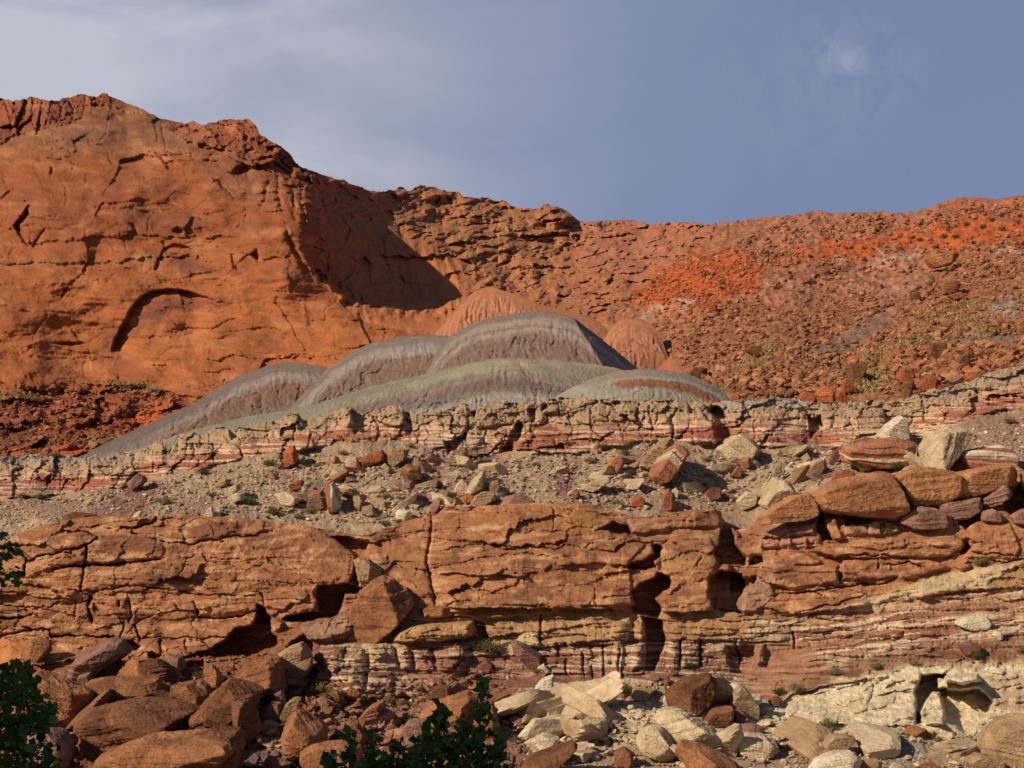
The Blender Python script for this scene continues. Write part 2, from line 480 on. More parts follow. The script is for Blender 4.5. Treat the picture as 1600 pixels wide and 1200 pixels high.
# ------------------------------------------------------------------ far hillside: red cliff, alcove, slickrock, rubble slope
SKYLINE = [(-320,170),(-150,158),(0,152),(20,158),(45,155),(75,158),(100,155),(118,150),(125,146),(140,150),(150,153),(160,147),(172,150),(190,158),
 (215,168),(240,180),(262,188),(280,192),(300,190),(318,195),(335,190),(355,187),(372,185),(390,187),(400,195),(405,208),(420,218),(438,228),(455,243),
 (463,255),(480,265),(500,272),(520,278),(535,280),(552,290),(575,296),(600,300),(615,296),(640,296),(655,290),(675,292),(700,300),(715,300),(725,308),
 (745,308),(770,312),(790,315),(805,325),(830,328),(845,323),(865,321),(885,330),(905,346),(930,347),(950,344),(985,345),(1000,347),(1015,352),(1040,349),
 (1060,346),(1080,347),(1095,351),(1110,350),(1150,345),(1190,340),(1215,338),(1250,335),(1280,328),(1300,334),(1330,332),(1360,331),(1400,332),(1430,330),
 (1470,318),(1490,310),(1520,308),(1540,310),(1560,312),(1590,306),(1620,308),(1800,300),(1950,305)]
base = TPS([(-320,720,205),(-320,600,235),(-320,400,262),(-320,170,320),
 (0,720,210),(0,600,244),(0,500,252),(0,400,262),(0,300,275),(0,200,292),(0,152,318),
 (150,710,212),(150,600,246),(150,450,256),(150,300,268),(150,200,288),(150,150,312),
 (300,640,232),(300,560,246),(300,420,257),(300,300,268),(300,220,284),(300,190,305),
 (400,590,238),(400,450,252),(400,300,264),(400,195,290),
 (490,560,240),(490,440,252),(490,330,262),(490,270,280),
 (560,600,225),(560,520,243),(560,480,252),(560,400,272),(560,290,300),
 (650,600,215),(650,520,246),(650,490,260),(650,400,285),(650,295,330),
 (740,560,230),(740,480,262),(740,420,285),(740,310,340),
 (850,600,200),(850,520,245),(850,450,280),(850,380,320),(850,325,350),
 (950,620,165),(950,520,235),(950,450,280),(950,400,315),(950,345,372),
 (1050,620,145),(1050,560,180),(1050,480,235),(1050,420,285),(1050,350,355),
 (1150,640,128),(1150,560,165),(1150,480,212),(1150,400,275),(1150,345,335),
 (1300,640,125),(1300,560,162),(1300,480,207),(1300,400,258),(1300,332,308),
 (1450,630,118),(1450,540,158),(1450,440,215),(1450,330,285),
 (1600,600,118),(1600,520,150),(1600,420,205),(1600,307,270),
 (1950,600,110),(1950,420,190),(1950,305,255)])
def jag_far(u):
    j = 2.2 * fbm(u / 16, u * 0 + 3.3, 4, 11) + 2.5 * np.maximum(0, perlin(u / 34, u * 0 + 8.8, 12)) * (u < 930)
    blk = np.where((u < 175) | ((u > 270) & (u < 480)) | ((u > 560) & (u < 900)), 1.0, .35)
    f1, e, cid, ox, oy = worley(u / 13, u * 0 + .5, 21)
    return -j * (0.4 + .6 * blk) - blk * 4.5 * (cid - .45) * sstep(0, .25, e)
far = Sheet(-320, 1950, 1.6, SKYLINE, [(-320,730),(150,720),(300,660),(420,640),(600,640),(900,640),(1100,650),(1400,660),(1950,640)], 300, base, jag_far)
U, V = far.U, far.V
dtop = V - far.top[None]

CLIFF = [(-330,100),(480,100),(480,262),(500,330),(503,440),(560,500),(640,520),(720,540),(560,660),(-330,760)]
ALC = [(478,100),(478,262),(497,330),(501,440),(528,462),(560,484),(600,494),(640,500),(700,502),(745,486),(800,500),(1000,520),(1250,420),(1250,100)]
RUB = [(1960,290),(1250,318),(1130,352),(1075,392),(1030,425),(960,478),(945,498),(960,515),(1030,540),(1070,585),(1090,660),(1960,700)]
LOWL = [(-330,590),(0,594),(60,600),(130,592),(200,604),(270,612),(330,640),(330,760),(-330,760)]

# great forms of the cliff
far.gain = 1.5
far.H += 18 * fbm(U / 190, V / 120, 3, 60) + 10 * fbm(U / 84, V / 50, 3, 63)
amp = 250 * (1 - sstep(760, 1120, U))
b = far.box(ALC, 40)
X, Y = far.U[b] + 9 * far.W1[b] + 10 * facets(far.U[b] / 26, far.V[b] / 30, 69, 1, .6), far.V[b] + 5 * far.W2[b]
d = poly_sd(ALC, X, Y)
wid = 14 + 45 * sstep(440, 505, Y) + 130 * sstep(760, 950, X)
far.H[b] -= amp[b] * sstep(0, 1, d / wid + .1)
wr = 12 * far.W1
far.field(CLIFF, lambda u, v: facets((u + .5 * v) / 110 + .1 * fbm(u / 60, v / 60, 2, 61), (v - .1 * u) / 60 + .1 * fbm(u / 50, v / 50, 2, 62), 64, 1.5, 5.5, 0) + facets((u - .3 * v) / 44 + .1 * fbm(u / 25, v / 25, 2, 65), (v - .1 * u) / 17, 67, 1.2, 3.0) * sstep(-.2, .4, perlin(u / 90, v / 70, 68)), 12, 8, 2.0)
far.field(CLIFF, lambda u, v: 3.2 * stairs(u, v, 15, 162, -.10, 12, 120) + 1.6 * stairs(u, v, 6, 163, .05, 6, 60), 12, 8, 2.0)
# smooth orange cliff: long bedding lines and shallow scoops
far.field(CLIFF, lambda u, v: 1.5 * fbm((u + 2.2 * v) / 60, (v - .12 * u) / 14, 4, 70) + .6 * fbm(u / 13, v / 7, 3, 73))
def scoops(u, v):
    f1, e, cid, ox, oy = worley(u / 85 + .3 * fbm(u / 60, v / 60, 2, 5), v / 60, 77)
    return -5.0 * (.55 - f1).clip(0) * (cid > .35) * 2 - 2.2 * np.exp(-(e / .05) ** 2) * (cid > .6)
far.field(CLIFF, scoops)
def flakes(u, v):
    w = fbm(u / 50, v / 40, 3, 81)
    q = v / 26 + 1.6 * w + .12 * u / 26
    k = q - np.floor(q)
    return 1.3 * (1 - k) * sstep(-.1, .45, perlin(u / 70, v / 45, 83)) 
far.field(CLIFF, flakes)
# columns and caps along the crest, left
CREST = [(-330,100),(0,120),(160,120),(185,150),(150,168),(110,188),(60,204),(0,222),(-330,260)]
CAPS = [(255,150),(400,150),(480,240),(500,280),(490,300),(455,285),(420,262),(390,250),(350,232),(310,228),(270,205)]
def columns(u, v):
    f1, e, cid, ox, oy = worley(u / 17, v / 42, 91)
    return facets((u + .15 * v) / 17, v / 40, 91, 9, 9, 8, .07) + facets(u / 9, v / 9, 92, 2.5, 2.5)
far.field(CREST, columns, 6, 3, 2.5)
def knobs(u, v):
    f1, e, cid, ox, oy = worley(u / 24, v / 18, 95)
    g1, e2, c2, _, _ = worley(u / 9, v / 7, 96)
    return facets((u + .4 * v) / 30, (v - .25 * u) / 15, 95, 9, 9, 3, .05) + facets(u / 11, v / 8, 96, 2.5, 3) + 4 * fbm(u / 20, v / 12, 3, 97)
far.field(CAPS, knobs, 8, 4, 2.5)
far.ledge([(-330,215),(0,218),(60,206),(110,190),(160,168)], 6, 20)
far.ledge([(270,205),(310,228),(350,234),(400,255),(450,284)], 9, 16)
# cliff details: alcoves, flakes, cracks, nicks
def arch(P, depth, fade, inner):
    """a shell-shaped recess under a curved brow: deepest along the brow, shallow away from it"""
    P = np.asarray(P, float); Q = np.concatenate([P, inner])
    b = far.box(Q, 20)
    X, Y = far.xy(b, 1.2)
    sd = poly_sd(Q, X, Y); dd, t = line_d(P, X, Y)
    far.H[b] -= depth * sstep(-.5, 2.0, sd) * np.exp(-(dd / fade) ** 1.3) * sstep(0, .05, t) * sstep(1.02, .8, t) 
arch([(172,552),(178,532),(189,512),(202,484),(219,464),(243,454),(262,450),(285,452),(320,462),(350,474)], 26, 24, [(360,520),(280,560),(210,560)])
arch([(240,424),(246,405),(255,388),(272,380),(292,384),(310,395)], 11, 9, [(310,412),(270,424)])
arch([(22,358),(30,338),(46,318),(62,330)], 9, 9, [(60,372),(44,384)])
for P, dd in (([(20,353),(34,336),(44,319),(48,336),(34,350),(46,387),(34,376)], 13), ([(50,386),(60,366),(74,353),(62,374),(54,390)], 8), ([(79,258),(85,262),(84,270),(78,277)], 9),
  ([(0,309),(20,293),(22,297),(0,314)], 8), ([(93,469),(100,450),(107,453)], 9), ([(391,397),(403,388),(407,400),(402,412)], 11), ([(268,360),(280,352),(290,364),(282,370)], 7),
  ([(286,358),(302,338),(316,342),(322,372),(308,378),(292,374)], 6)):
    far.hole(P, dd, 4, 2)
for P, dd in (([(236,234),(262,240),(288,266),(262,268)], 12), ([(326,274),(351,286),(373,314),(350,302)], 13), ([(352,268),(376,256),(398,262),(390,282),(368,276)], 15),
  ([(198,346),(212,350),(226,368),(208,368)], 10), ([(356,392),(366,394),(382,426),(366,424)], 12), ([(440,360),(452,352),(470,390),(490,432),(470,430)], 9), ([(300,198),(330,205),(345,228),(318,226)], 10)):
    far.hole(P, dd, 9, 4)
for P in ([(385,318),(382,345),(360,368),(327,378),(300,372)], [(97,284),(103,300),(100,325)], [(229,210),(231,226)], [(51,386),(48,360),(40,350)], [(440,396),(452,410),(448,438)], [(430,480),(470,470),(505,520)],
          [(0,404),(120,408),(236,404)], [(120,520),(200,530),(330,522)], [(0,560),(80,552),(190,566),(300,560)], [(250,480),(340,470),(420,490),(520,505)], [(0,440),(60,446),(150,440),(240,452)],
          [(300,330),(350,338),(420,330)], [(130,320),(220,330),(330,325)], [(70,235),(160,240),(250,236)], [(350,500),(420,515),(500,530)], [(130,360),(165,372),(182,395)], [(250,560),(330,566),(450,548)]):
    far.crack(P, 1.3, 1.9, 5)
far.hole([(75,538),(110,533),(140,537),(110,542)], 8, 3, 2)
far.ledge([(-20,408),(60,410),(150,410),(240,404),(330,398)], 5, 30, 5)
far.ledge([(0,372),(60,380),(140,372),(200,366),(300,372),(370,370)], 4, 40, 6)
far.ledge([(300,560),(360,556),(430,560),(500,556)], 5, 18, 5)
# fluted corner buttress and drips
for P in ([(432,268),(436,300),(440,330)], [(452,272),(458,310),(462,345)], [(470,285),(474,320),(478,350)], [(420,280),(418,300),(408,322)]):
    far.crack(P, 4.5, 5, 4)
far.bulge([(462,280),(478,290),(486,340),(480,350),(470,330)], 6, 8)
far.bulge([(430,425),(450,420),(465,440),(452,455),(436,450)], 8, 10)
far.bulge([(470,470),(480,470),(486,505),(478,520),(468,500)], 6, 8)
far.slope([(455,330),(500,330),(503,440),(470,470)], -.35, 0, 1, 15)
# alcove interior: vertical flutes, a ledge, a fan
INNER = [(505,340),(620,350),(735,410),(742,440),(700,498),(600,496),(545,470),(505,440)]
far.field(INNER, lambda u, v: 7 * ridged((u - .25 * v) / 34, v / 150, 3, 101) + facets(u / 30, v / 40, 104, 6, 6, 2, .04) + 2.5 * fbm(u / 12, v / 12, 3, 103), 22, 8, 1.6)
far.ledge([(590,398),(640,404),(700,396),(745,415)], 14, 30, 5)
far.ledge([(690,432),(720,424),(745,432)], 9, 12, 5)
# slickrock to the right of the cliff: lumpy cross-bedded lenses
SLICK = [(500,260),(1260,300),(1130,360),(1030,430),(950,500),(860,520),(745,500),(740,420),(610,350),(505,345)]
def lenses(u, v):
    w = fbm(u / 60, v / 40, 3, 110)
    f1, e, cid, ox, oy = worley((u + 1.3 * v) / 42 + .5 * w, (v - .10 * u) / 14 + .5 * w, 111)
    g1, e2, c2, _, _ = worley((u + v) / 16 + w, (v - .15 * u) / 7, 113)
    return 6 * (cid - .5) + 6 * (.5 - f1) + facets((u + 1.1 * v) / 24, (v - .2 * u) / 11, 118, 3.5, 4.5) + 1.5 * (.55 - g1) + facets((u + v) / 10, v / 6, 119, 1.6, 1.8) + 9 * fbm(u / 70, v / 40, 3, 115) + 1.2 * fbm(u / 9, v / 6, 3, 117)
far.field(SLICK, lenses, 14, 8)
for P, h in (([(1170,330),(1215,322),(1230,345),(1190,352)], 3), ([(835,330),(850,322),(872,321),(892,336),(905,350),(880,352),(860,345),(845,350)], 16), ([(655,296),(690,296),(720,306),(690,316),(660,312)], 9),
  ([(764,362),(772,345),(780,340),(776,362)], 7), ([(774,362),(788,342),(800,352),(796,362)], 8), ([(800,440),(830,415),(848,420),(846,446),(815,456)], 9),
  ([(800,455),(840,448),(870,440),(850,462)], 6), ([(600,298),(620,292),(640,302),(620,312)], 8), ([(925,470),(960,460),(1000,468),(980,486),(940,488)], 6), ([(745,440),(770,425),(790,430),(785,455),(760,470)], 8)):
    far.bulge(P, h * 2.2, 7, 4)
for P, h in (([(775,322),(795,320),(802,335),(788,338)], 9), ([(840,345),(852,348),(858,362),(846,358)], 10), ([(845,395),(862,398),(870,415),(855,412)], 8), ([(690,300),(706,308),(712,322),(700,322)], 8),
             ([(783,435),(800,418),(812,420),(800,440)], 9), ([(880,360),(892,352),(898,362),(886,368)], 7)):
    far.hole(P, h * 1.6, 5, 3)
# rubble slope relief
def rubble(u, v):
    f1, e, cid, ox, oy = worley(u / 13, v / 8, 121)
    g1, e2, c2, px, py = worley(u / 6, v / 4.5, 122)
    big = fbm(u / 80, v / 50, 3, 124)
    return 4 * (cid > .5) * (.6 - f1).clip(0) * 1.6 + 2 * (.5 - g1) * (c2 > .4) + 9 * big + 2.0 * fbm(u / 11, v / 8, 4, 126)
far.field(RUB, rubble, 10, 8)
far.bulge([(985,455),(1040,408),(1085,395),(1140,398),(1195,410),(1200,440),(1140,470),(1060,480)], 10, 40, 6)
for P in ([(1085,470),(1095,410),(1110,408)], [(1130,460),(1135,410),(1148,404)], [(1165,440),(1168,410),(1180,412)], [(1060,452),(1066,425),(1076,418)]):
    far.crack(P, 4, 5, 6)
far.ledge([(1210,345),(1280,350),(1330,372),(1420,370),(1500,352)], 5, 16, 8)
# ragged red ledges at the cliff foot, left
def foot(u, v):
    f1, e, cid, ox, oy = worley((u + v) / 30, v / 16, 131)
    g1, e2, c2, _, _ = worley(u / 11, v / 7, 133)
    return facets((u + .6 * v) / 40, v / 17, 131, 8, 8, 2, .05) + facets(u / 14, v / 8, 133, 2.5, 3) + 10 * fbm(u / 70, v / 45, 3, 135)
far.field(LOWL, foot, 10, 6)
for P, h in (([(65,612),(95,592),(120,596),(140,612),(110,616)], 20), ([(155,592),(166,576),(185,582),(190,596),(172,602)], 14), ([(262,615),(275,620),(272,640),(260,635)], 12), ([(60,632),(100,625),(150,628),(158,650),(140,668),(90,665)], 16)):
    far.bulge(P, h, 8, 4)
far.hole([(148,630),(160,620),(172,626),(180,640),(165,656),(150,650)], 22, 6, 3)
far.ledge([(0,625),(40,624),(70,630)], 14, 20, 3); far.ledge([(130,600),(200,604),(270,612),(300,628)], 8, 10)

# colours
orange, tan, dusk, red, varn = C8(196,112,66), C8(188,122,78), C8(168,94,60), C8(160,84,54), C8(126,74,58)
far.C[:] = C8(178,104,68)
far.paint(CLIFF, C8(184,104,62), 1, 10)
lo = sstep(330, 470, V + 8 * far.W1)[..., None] * (U < 720)[..., None]
far.C[:] = far.C * (1 - lo * .8) + orange * lo * .8
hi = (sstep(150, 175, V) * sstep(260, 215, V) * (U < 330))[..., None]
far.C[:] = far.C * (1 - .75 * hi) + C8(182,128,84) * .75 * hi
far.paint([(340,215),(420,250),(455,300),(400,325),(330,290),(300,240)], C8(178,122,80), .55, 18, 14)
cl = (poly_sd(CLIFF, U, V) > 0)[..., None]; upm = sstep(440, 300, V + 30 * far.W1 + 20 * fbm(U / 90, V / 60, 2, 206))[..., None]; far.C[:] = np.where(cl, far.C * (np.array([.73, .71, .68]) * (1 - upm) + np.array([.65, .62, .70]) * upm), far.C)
grn_ = (1 + .16 * fbm((U + .3 * V) / 34, (V - .1 * U) / 6, 4, 207) + .08 * fbm(U / 5, V / 3, 2, 208))[..., None]; far.C[:] = np.where(cl, far.C * grn_, far.C)
far.paint(CREST, C8(146,78,50), 1, 5, 3); far.paint(CAPS, C8(146,78,52), 1, 6, 4)
far.stripes(CLIFF, C8(158,86,56), .06, 9, -.1, .8, .5, 8, 200, 10, 0, 8, 110)
far.stripes(CLIFF, C8(206,132,84), -.12, 20, .0, .9, .4, 9, 202, 10, 0, 8, 90)
vn = sstep(.15, .5, fbm(U / 70, V / 40, 3, 205))[..., None] * (U < 480)[..., None] * sstep(640, 560, V)[..., None]
far.C[:] = far.C * (1 - .35 * vn) + varn * .35 * vn
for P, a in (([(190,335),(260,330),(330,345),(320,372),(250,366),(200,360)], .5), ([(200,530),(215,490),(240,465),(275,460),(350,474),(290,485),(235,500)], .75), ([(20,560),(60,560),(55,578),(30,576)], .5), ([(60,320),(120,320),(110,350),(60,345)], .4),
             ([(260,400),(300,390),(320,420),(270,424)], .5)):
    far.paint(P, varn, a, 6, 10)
far.paint([(-330,400),(0,404),(150,408),(236,402),(236,410),(0,416),(-330,420)], C8(138,112,72), .55, 4, 8)
# slickrock tones
far.paint(SLICK, C8(172,102,70), 1, 14, 8)
far.paint([(560,290),(900,320),(880,420),(760,440),(640,380)], C8(178,114,72), .6, 25, 15)
far.paint([(900,340),(1240,330),(1100,380),(1000,440),(950,430),(900,400)], C8(176,104,78), .8, 18, 12)
gv = sstep(.1, .5, fbm(U / 26, V / 9, 3, 210))[..., None] * ((U > 700) & (U < 1000) & (V > 350))[..., None]
far.C[:] = far.C * (1 - .45 * gv) + C8(160,124,78) * .45 * gv
# rubble slope tones
far.paint(RUB, C8(164,102,70), 1, 10, 10)
up_ = ((poly_sd([(1100,400),(1230,335),(1960,290),(1960,345),(1500,350),(1250,385)], U + 12 * far.W1, V + 12 * far.W2) > 0))[..., None]; far.C[:] = np.where(up_, far.C * .4 + C8(174,108,82) * .6, far.C)
org = C8(192,88,44)
far.paint([(990,468),(1030,425),(1080,398),(1150,396),(1200,412),(1196,440),(1140,468),(1070,490),(1010,492)], org, .9, 14, 16)
far.paint([(1190,412),(1260,385),(1330,372),(1420,360),(1500,345),(1620,340),(1950,330),(1950,372),(1620,380),(1500,385),(1420,388),(1330,402),(1240,412)], org, .9, 12, 16)
far.paint([(1440,310),(1960,290),(1960,335),(1600,335),(1500,345)], C8(170,96,62), .8, 8, 10)
pk = C8(180,118,92)
for P, a in (([(1330,410),(1400,395),(1480,400),(1440,450),(1380,470),(1300,450)], .4), ([(1000,480),(1060,465),(1090,470),(1050,500),(980,510)], .7), ([(1180,420),(1260,415),(1300,450),(1240,490),(1190,470)], .3),
             ([(1555,385),(1600,380),(1600,396),(1560,396)], .9), ([(1330,440),(1420,430),(1450,460),(1380,480),(1340,470)], .6)):
    far.paint(P, pk, a, 9, 14)
wht = C8(196,160,136)
for P, a in (([(1000,490),(1040,474),(1040,482),(1005,498)], .7), ([(1065,470),(1085,462),(1085,480),(1070,486)], .7), ([(1300,408),(1316,404),(1314,414),(1302,416)], .8), ([(1556,388),(1590,382),(1592,392),(1560,394)], .8), ([(1360,405),(1430,392),(1440,400),(1370,416)], .5)):
    far.paint(P, wht, a, 3, 8)
gr = C8(132,104,88)
for P, a in (([(1270,545),(1320,520),(1370,490),(1400,485),(1380,515),(1330,550),(1290,560)], .7), ([(1460,535),(1500,520),(1540,516),(1590,526),(1600,545),(1540,532),(1490,540)], 1), ([(1250,560),(1300,548),(1310,570),(1270,575)], .6),
             ([(1555,470),(1575,455),(1592,470),(1588,492),(1560,492)], .8)):
    far.paint(P, gr, a, 5, 8)
far.bulge([(1465,540),(1500,522),(1540,517),(1590,527),(1600,545),(1540,538)], 10, 14, 2)
far.paint([(1555,478),(1590,478),(1588,492),(1560,492)], C8(190,172,156), .7, 5, 8)
pt = sstep(.0, .5, fbm(U / 40, V / 22, 3, 220))[..., None] * (poly_sd([(1100,480),(1330,560),(1600,400),(1700,560),(1600,640),(1130,640)], U, V) > 0)[..., None]
far.C[:] = far.C * (1 - .35 * pt) + C8(150,112,70) * .35 * pt
g1, e2, c2, _, _ = worley(U / 6, V / 4.5, 122)
sp = (.75 + .5 * c2)[..., None]
inr = (poly_sd(RUB, U, V) > 0)[..., None]
far.C[:] = np.where(inr, far.C * sp, far.C)
# cliff-foot tones
far.paint(LOWL, C8(152,82,54), 1, 8, 8)
far.paint([(-20,612),(60,614),(60,624),(-20,626)], C8(140,112,66), .7, 5, 8)
far.paint([(160,598),(200,598),(262,606),(255,614),(200,612)], C8(140,110,70), .7, 4, 6)
far.paint([(180,668),(215,640),(260,634),(290,640),(220,668),(180,690)], C8(186,84,44), .85, 6, 8)
far.paint([(0,655),(60,660),(66,680),(30,700),(0,705)], C8(110,66,52), .7, 8, 10)
far.paint([(85,700),(140,690),(150,700),(90,712)], C8(190,84,46), .8, 5, 6); far.paint([(-10,708),(40,705),(60,725),(-10,730)], C8(176,82,48), .8, 5, 6)
far.paint([(120,690),(180,672),(190,680),(140,704)], C8(150,122,74), .6, 4, 5)
far.Z[:] = 1
far.zone(SLICK + [], 2, 8); far.zone(ALC[:10] + [(860,505),(900,420),(740,360),(620,300),(560,270)], 1, 4)
far.zone(RUB, 3, 8)
far.zone(LOWL, 4, 5)
m_far = terrain_mat('weathered red rock', .22, .35, (.84, 1.14), 7)
m_rub = terrain_mat('red rubble ground', .35, .55, (.72, 1.22), 7)
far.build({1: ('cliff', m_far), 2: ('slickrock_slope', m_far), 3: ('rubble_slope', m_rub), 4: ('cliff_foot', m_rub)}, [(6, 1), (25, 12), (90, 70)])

# ------------------------------------------------------------------ badland hills
def mound(name, top, bot, Ypk, Ybot, paintfn, rill=2.0, lam=9.0, p=1.15, du=1.6, nrow=110, peak=None, shape=None, seed=0, label=None, spread=220., curv=.75):
    u0, u1 = top[0][0], top[-1][0]
    tc, bc = curve(top), curve(bot)
    us = np.arange(u0, u1 + 1, 2.0)
    k = np.ones(25) / 25
    def smooth(f):
        a = np.pad(f(us), 24, mode='edge')
        a = np.convolve(np.convolve(a, np.ones(5) / 5, 'same'), np.ones(3) / 3, 'same')[24:-24]
        return np.stack([us, a], 1)
    top_s = smooth(tc)
    h = np.maximum(bc(us) - top_s[:, 1], 0.0); hm = h.max()
    vpk, vbt = top_s[:, 1].min(), bc(us).max()
    pu = peak[0]
    def base(U, V):
        tv = np.clip((V - vpk) / (vbt - vpk), 0, 1)
        w = np.where(U < pu, max(pu - u0, 30), max(u1 - pu, 30)); x = np.clip(np.abs(U - pu) / w, 0, 1)
        r = np.minimum(w, 190) * Ypk / F
        return Ybot + (Ypk - Ybot) * (1 - tv) ** p + curv * r * x ** 1.7
    g = Sheet(u0, u1, du, top_s, bot, nrow, base, lambda u: 1.1 * fbm(u / 14, u * 0 + seed, 4, seed))
    S = g.V - g.top[None]
    pu, pv = peak
    ang = (g.U - pu) / (1 + np.maximum(g.V - pv, 0) / spread)
    w = 1.4 * fbm(g.U / 30, g.V / 30, 3, seed + 1)
    r = ridged(ang / lam + w * .35, g.V / (lam * 9), 3, seed + 2)
    grow = sstep(4, 26, S)
    r2 = ridged(ang / 3.4 + w * .8, g.V / 22, 3, seed + 8)
    g.H += np.minimum(g.K, 4) * (.85 * r2 * sstep(-.5, .4, fbm(g.U / 26, g.V / 18, 2, seed + 9)) + .45 * fbm(g.U / 7, g.V / 6, 3, seed + 10)) * grow + .55 * np.minimum(g.K, 4) * rill * r * grow * (.6 + .7 * fbm(g.U / 60, g.V / 30, 2, seed + 4)) + .8 * fbm(g.U / 5, g.V / 5, 3, seed + 3) + 1.5 * fbm(g.U / 50, g.V / 30, 2, seed + 5)
    paintfn(g, S)
    gg = np.abs(perlin(ang / 26 + .35 * fbm(g.U / 18, g.V / 18, 3, seed + 11), g.V / 90, seed + 12)); g.H -= np.minimum(g.K, 4) * 2.6 * np.exp(-(gg / .045) ** 2) * sstep(14, 50, S)
    g2_ = np.abs(perlin(ang / 12 + .45 * fbm(g.U / 14, g.V / 14, 3, seed + 13), g.V / 60, seed + 14)); g.H -= np.minimum(g.K, 4) * 1.3 * np.exp(-(g2_ / .06) ** 2) * sstep(20, 60, S) * sstep(-.1, .3, fbm(g.U / 50, g.V / 30, 2, seed + 15))
    if shape: shape(g, S)
    g.Z[:] = 1
    o = g.build({1: (name, m_clay)}, [(2, .3), (7, 2.5), (22, 14)])[1]
    return props(o, label, 'hill', None, 'structure')
m_clay = terrain_mat('crumbly clay', .8, .55, (.86, 1.12), 8)
def bands(g, S, stops, wob=5, seed=0):
    """colours in layers that follow the crest: (depth below crest, colour)"""
    q = S + wob * fbm(g.U / 60, g.V / 30, 3, 300 + seed) + 1.6 * g.F1
    xs = [a for a, _ in stops]; cs = np.array([c for _, c in stops])
    for i in range(3): g.C[..., i] = np.interp(q, xs, cs[:, i])
    st = .16 * fbm(g.U / 150, q / 3.6, 3, 310 + seed)
    g.C *= (1 + st)[..., None]
    sp = .05 * fbm(g.U / 6, g.V / 14, 3, 320 + seed)
    g.C *= (1 + sp)[..., None] * np.array([1.05, .95, .90])
pur, pur2, lilac, grn, teal, brn = C8(140,116,100), C8(128,104,92), C8(172,152,138), C8(150,146,114), C8(146,146,124), C8(140,104,82)

def p_cone(g, S): bands(g, S, [(0, C8(186,120,84)), (30, C8(190,126,92)), (60, C8(176,112,82)), (140, C8(164,108,82))], 6, 1)
mound('red_hill', [(640,566),(660,545),(680,522),(700,498),(720,474),(742,454),(757,449),(772,448),(786,454),(800,457),(818,466),(850,478),(890,486),(920,494),(945,510),(965,540),(985,580)],
      [(640,580),(985,600)], 232, 182, p_cone, 5.5, 6, 1.1, peak=(772,440), seed=21, label='tall red ribbed hill of clay standing behind the banded grey mound')
mound('red_hill', [(925,575),(936,548),(945,528),(957,510),(970,499),(985,496),(1002,499),(1018,506),(1030,520),(1038,540),(1046,566),(1060,590)], [(925,600),(1060,612)], 196, 168, p_cone, 5.5, 6, 1.2,
      peak=(985,480), seed=22, label='small red dome of ribbed clay right of the banded grey mound')

def p_main(g, S):
    bands(g, S, [(0, C8(136,116,102)), (9, C8(146,128,114)), (12, C8(172,152,134)), (19, C8(160,138,122)), (22, C8(142,120,108)), (27, C8(172,152,134)), (32, C8(158,136,120)), (38, C8(140,112,98)), (70, C8(136,108,94)), (84, C8(168,148,134)), (96, C8(150,128,116)), (150, pur)], 4, 2)
    g.C[:] = np.where((poly_sd([(885,480),(905,486),(1010,580),(1000,600),(948,590),(925,548)], g.U, g.V) > -4)[..., None], g.C * .92 + C8(112,90,80) * .08, g.C)  # faint shade tone painted over the face right of the ridge
def s_main(g, S):
    d = (g.U - 893) - (g.V - 492) * .62            # right of the ridge line the hill turns away
    k = np.clip(d + 1.2 * g.W1, 0, None) * sstep(484, 500, g.V)
    g.H -= 7.0 * k
    g.H += sstep(4, 24, d) * (1.5 * fbm((g.U + g.V) / 14, (g.V - g.U) / 14, 3, 333) + 1.0 * fbm(g.U / 4, g.V / 4, 2, 334))
mound('grey_hill', [(636,640),(650,612),(664,586),(676,560),(686,545),(700,527),(720,514),(745,504),(775,496),(800,490),(830,486),(860,488),(884,492),(900,499),(920,514),(950,538),(975,558),(1000,578),(1020,590),(1050,606),(1080,625)],
      [(636,650),(1080,650)], 150, 117, p_main, 3.0, 6.5, 1.05, peak=(860,440), curv=.28, shape=s_main, seed=23, label='largest grey purple clay mound with white bands below its flat crest', spread=160.)
def p_two(g, S): bands(g, S, [(0, C8(140,122,106)), (10, C8(144,124,112)), (18, C8(166,148,134)), (27, C8(166,146,132)), (32, C8(142,114,98)), (62, C8(140,110,94)), (75, C8(134,116,100)), (140, C8(140,130,108))], 4, 3)
mound('grey_hill', [(420,668),(450,640),(478,612),(500,588),(520,570),(545,552),(575,538),(600,530),(635,525),(670,523),(700,525),(740,534),(780,550),(820,575)], [(420,690),(820,660)], 160, 122, p_two, 3.0, 7, 1.1,
      peak=(650,480), curv=.18, seed=24, label='rounded grey purple clay mound left of the largest one', spread=160.)
def p_three(g, S):
    bands(g, S, [(0, C8(132,112,100)), (14, C8(140,120,108)), (20, C8(164,144,130)), (30, C8(150,126,112)), (34, C8(140,104,84)), (62, C8(136,106,88)), (80, C8(126,112,100)), (120, C8(130,118,104))], 4, 4)
    g.paint([(100,720),(150,690),(200,668),(270,640),(320,618),(340,625),(280,660),(200,705)], C8(128,104,92), .8, 8, 6)
mound('grey_hill', [(120,716),(150,700),(180,686),(220,668),(262,648),(300,632),(330,612),(350,600),(375,586),(400,577),(425,570),(445,567),(470,567),(490,570),(520,578),(550,592),(580,612),(600,640)], [(120,722),(200,722),(400,690),(600,680)], 168, 126, p_three, 3.0, 8, 1.08,
      peak=(445,520), curv=.18, seed=25, label='leftmost grey purple clay mound with a long tail down to the left', spread=160.)
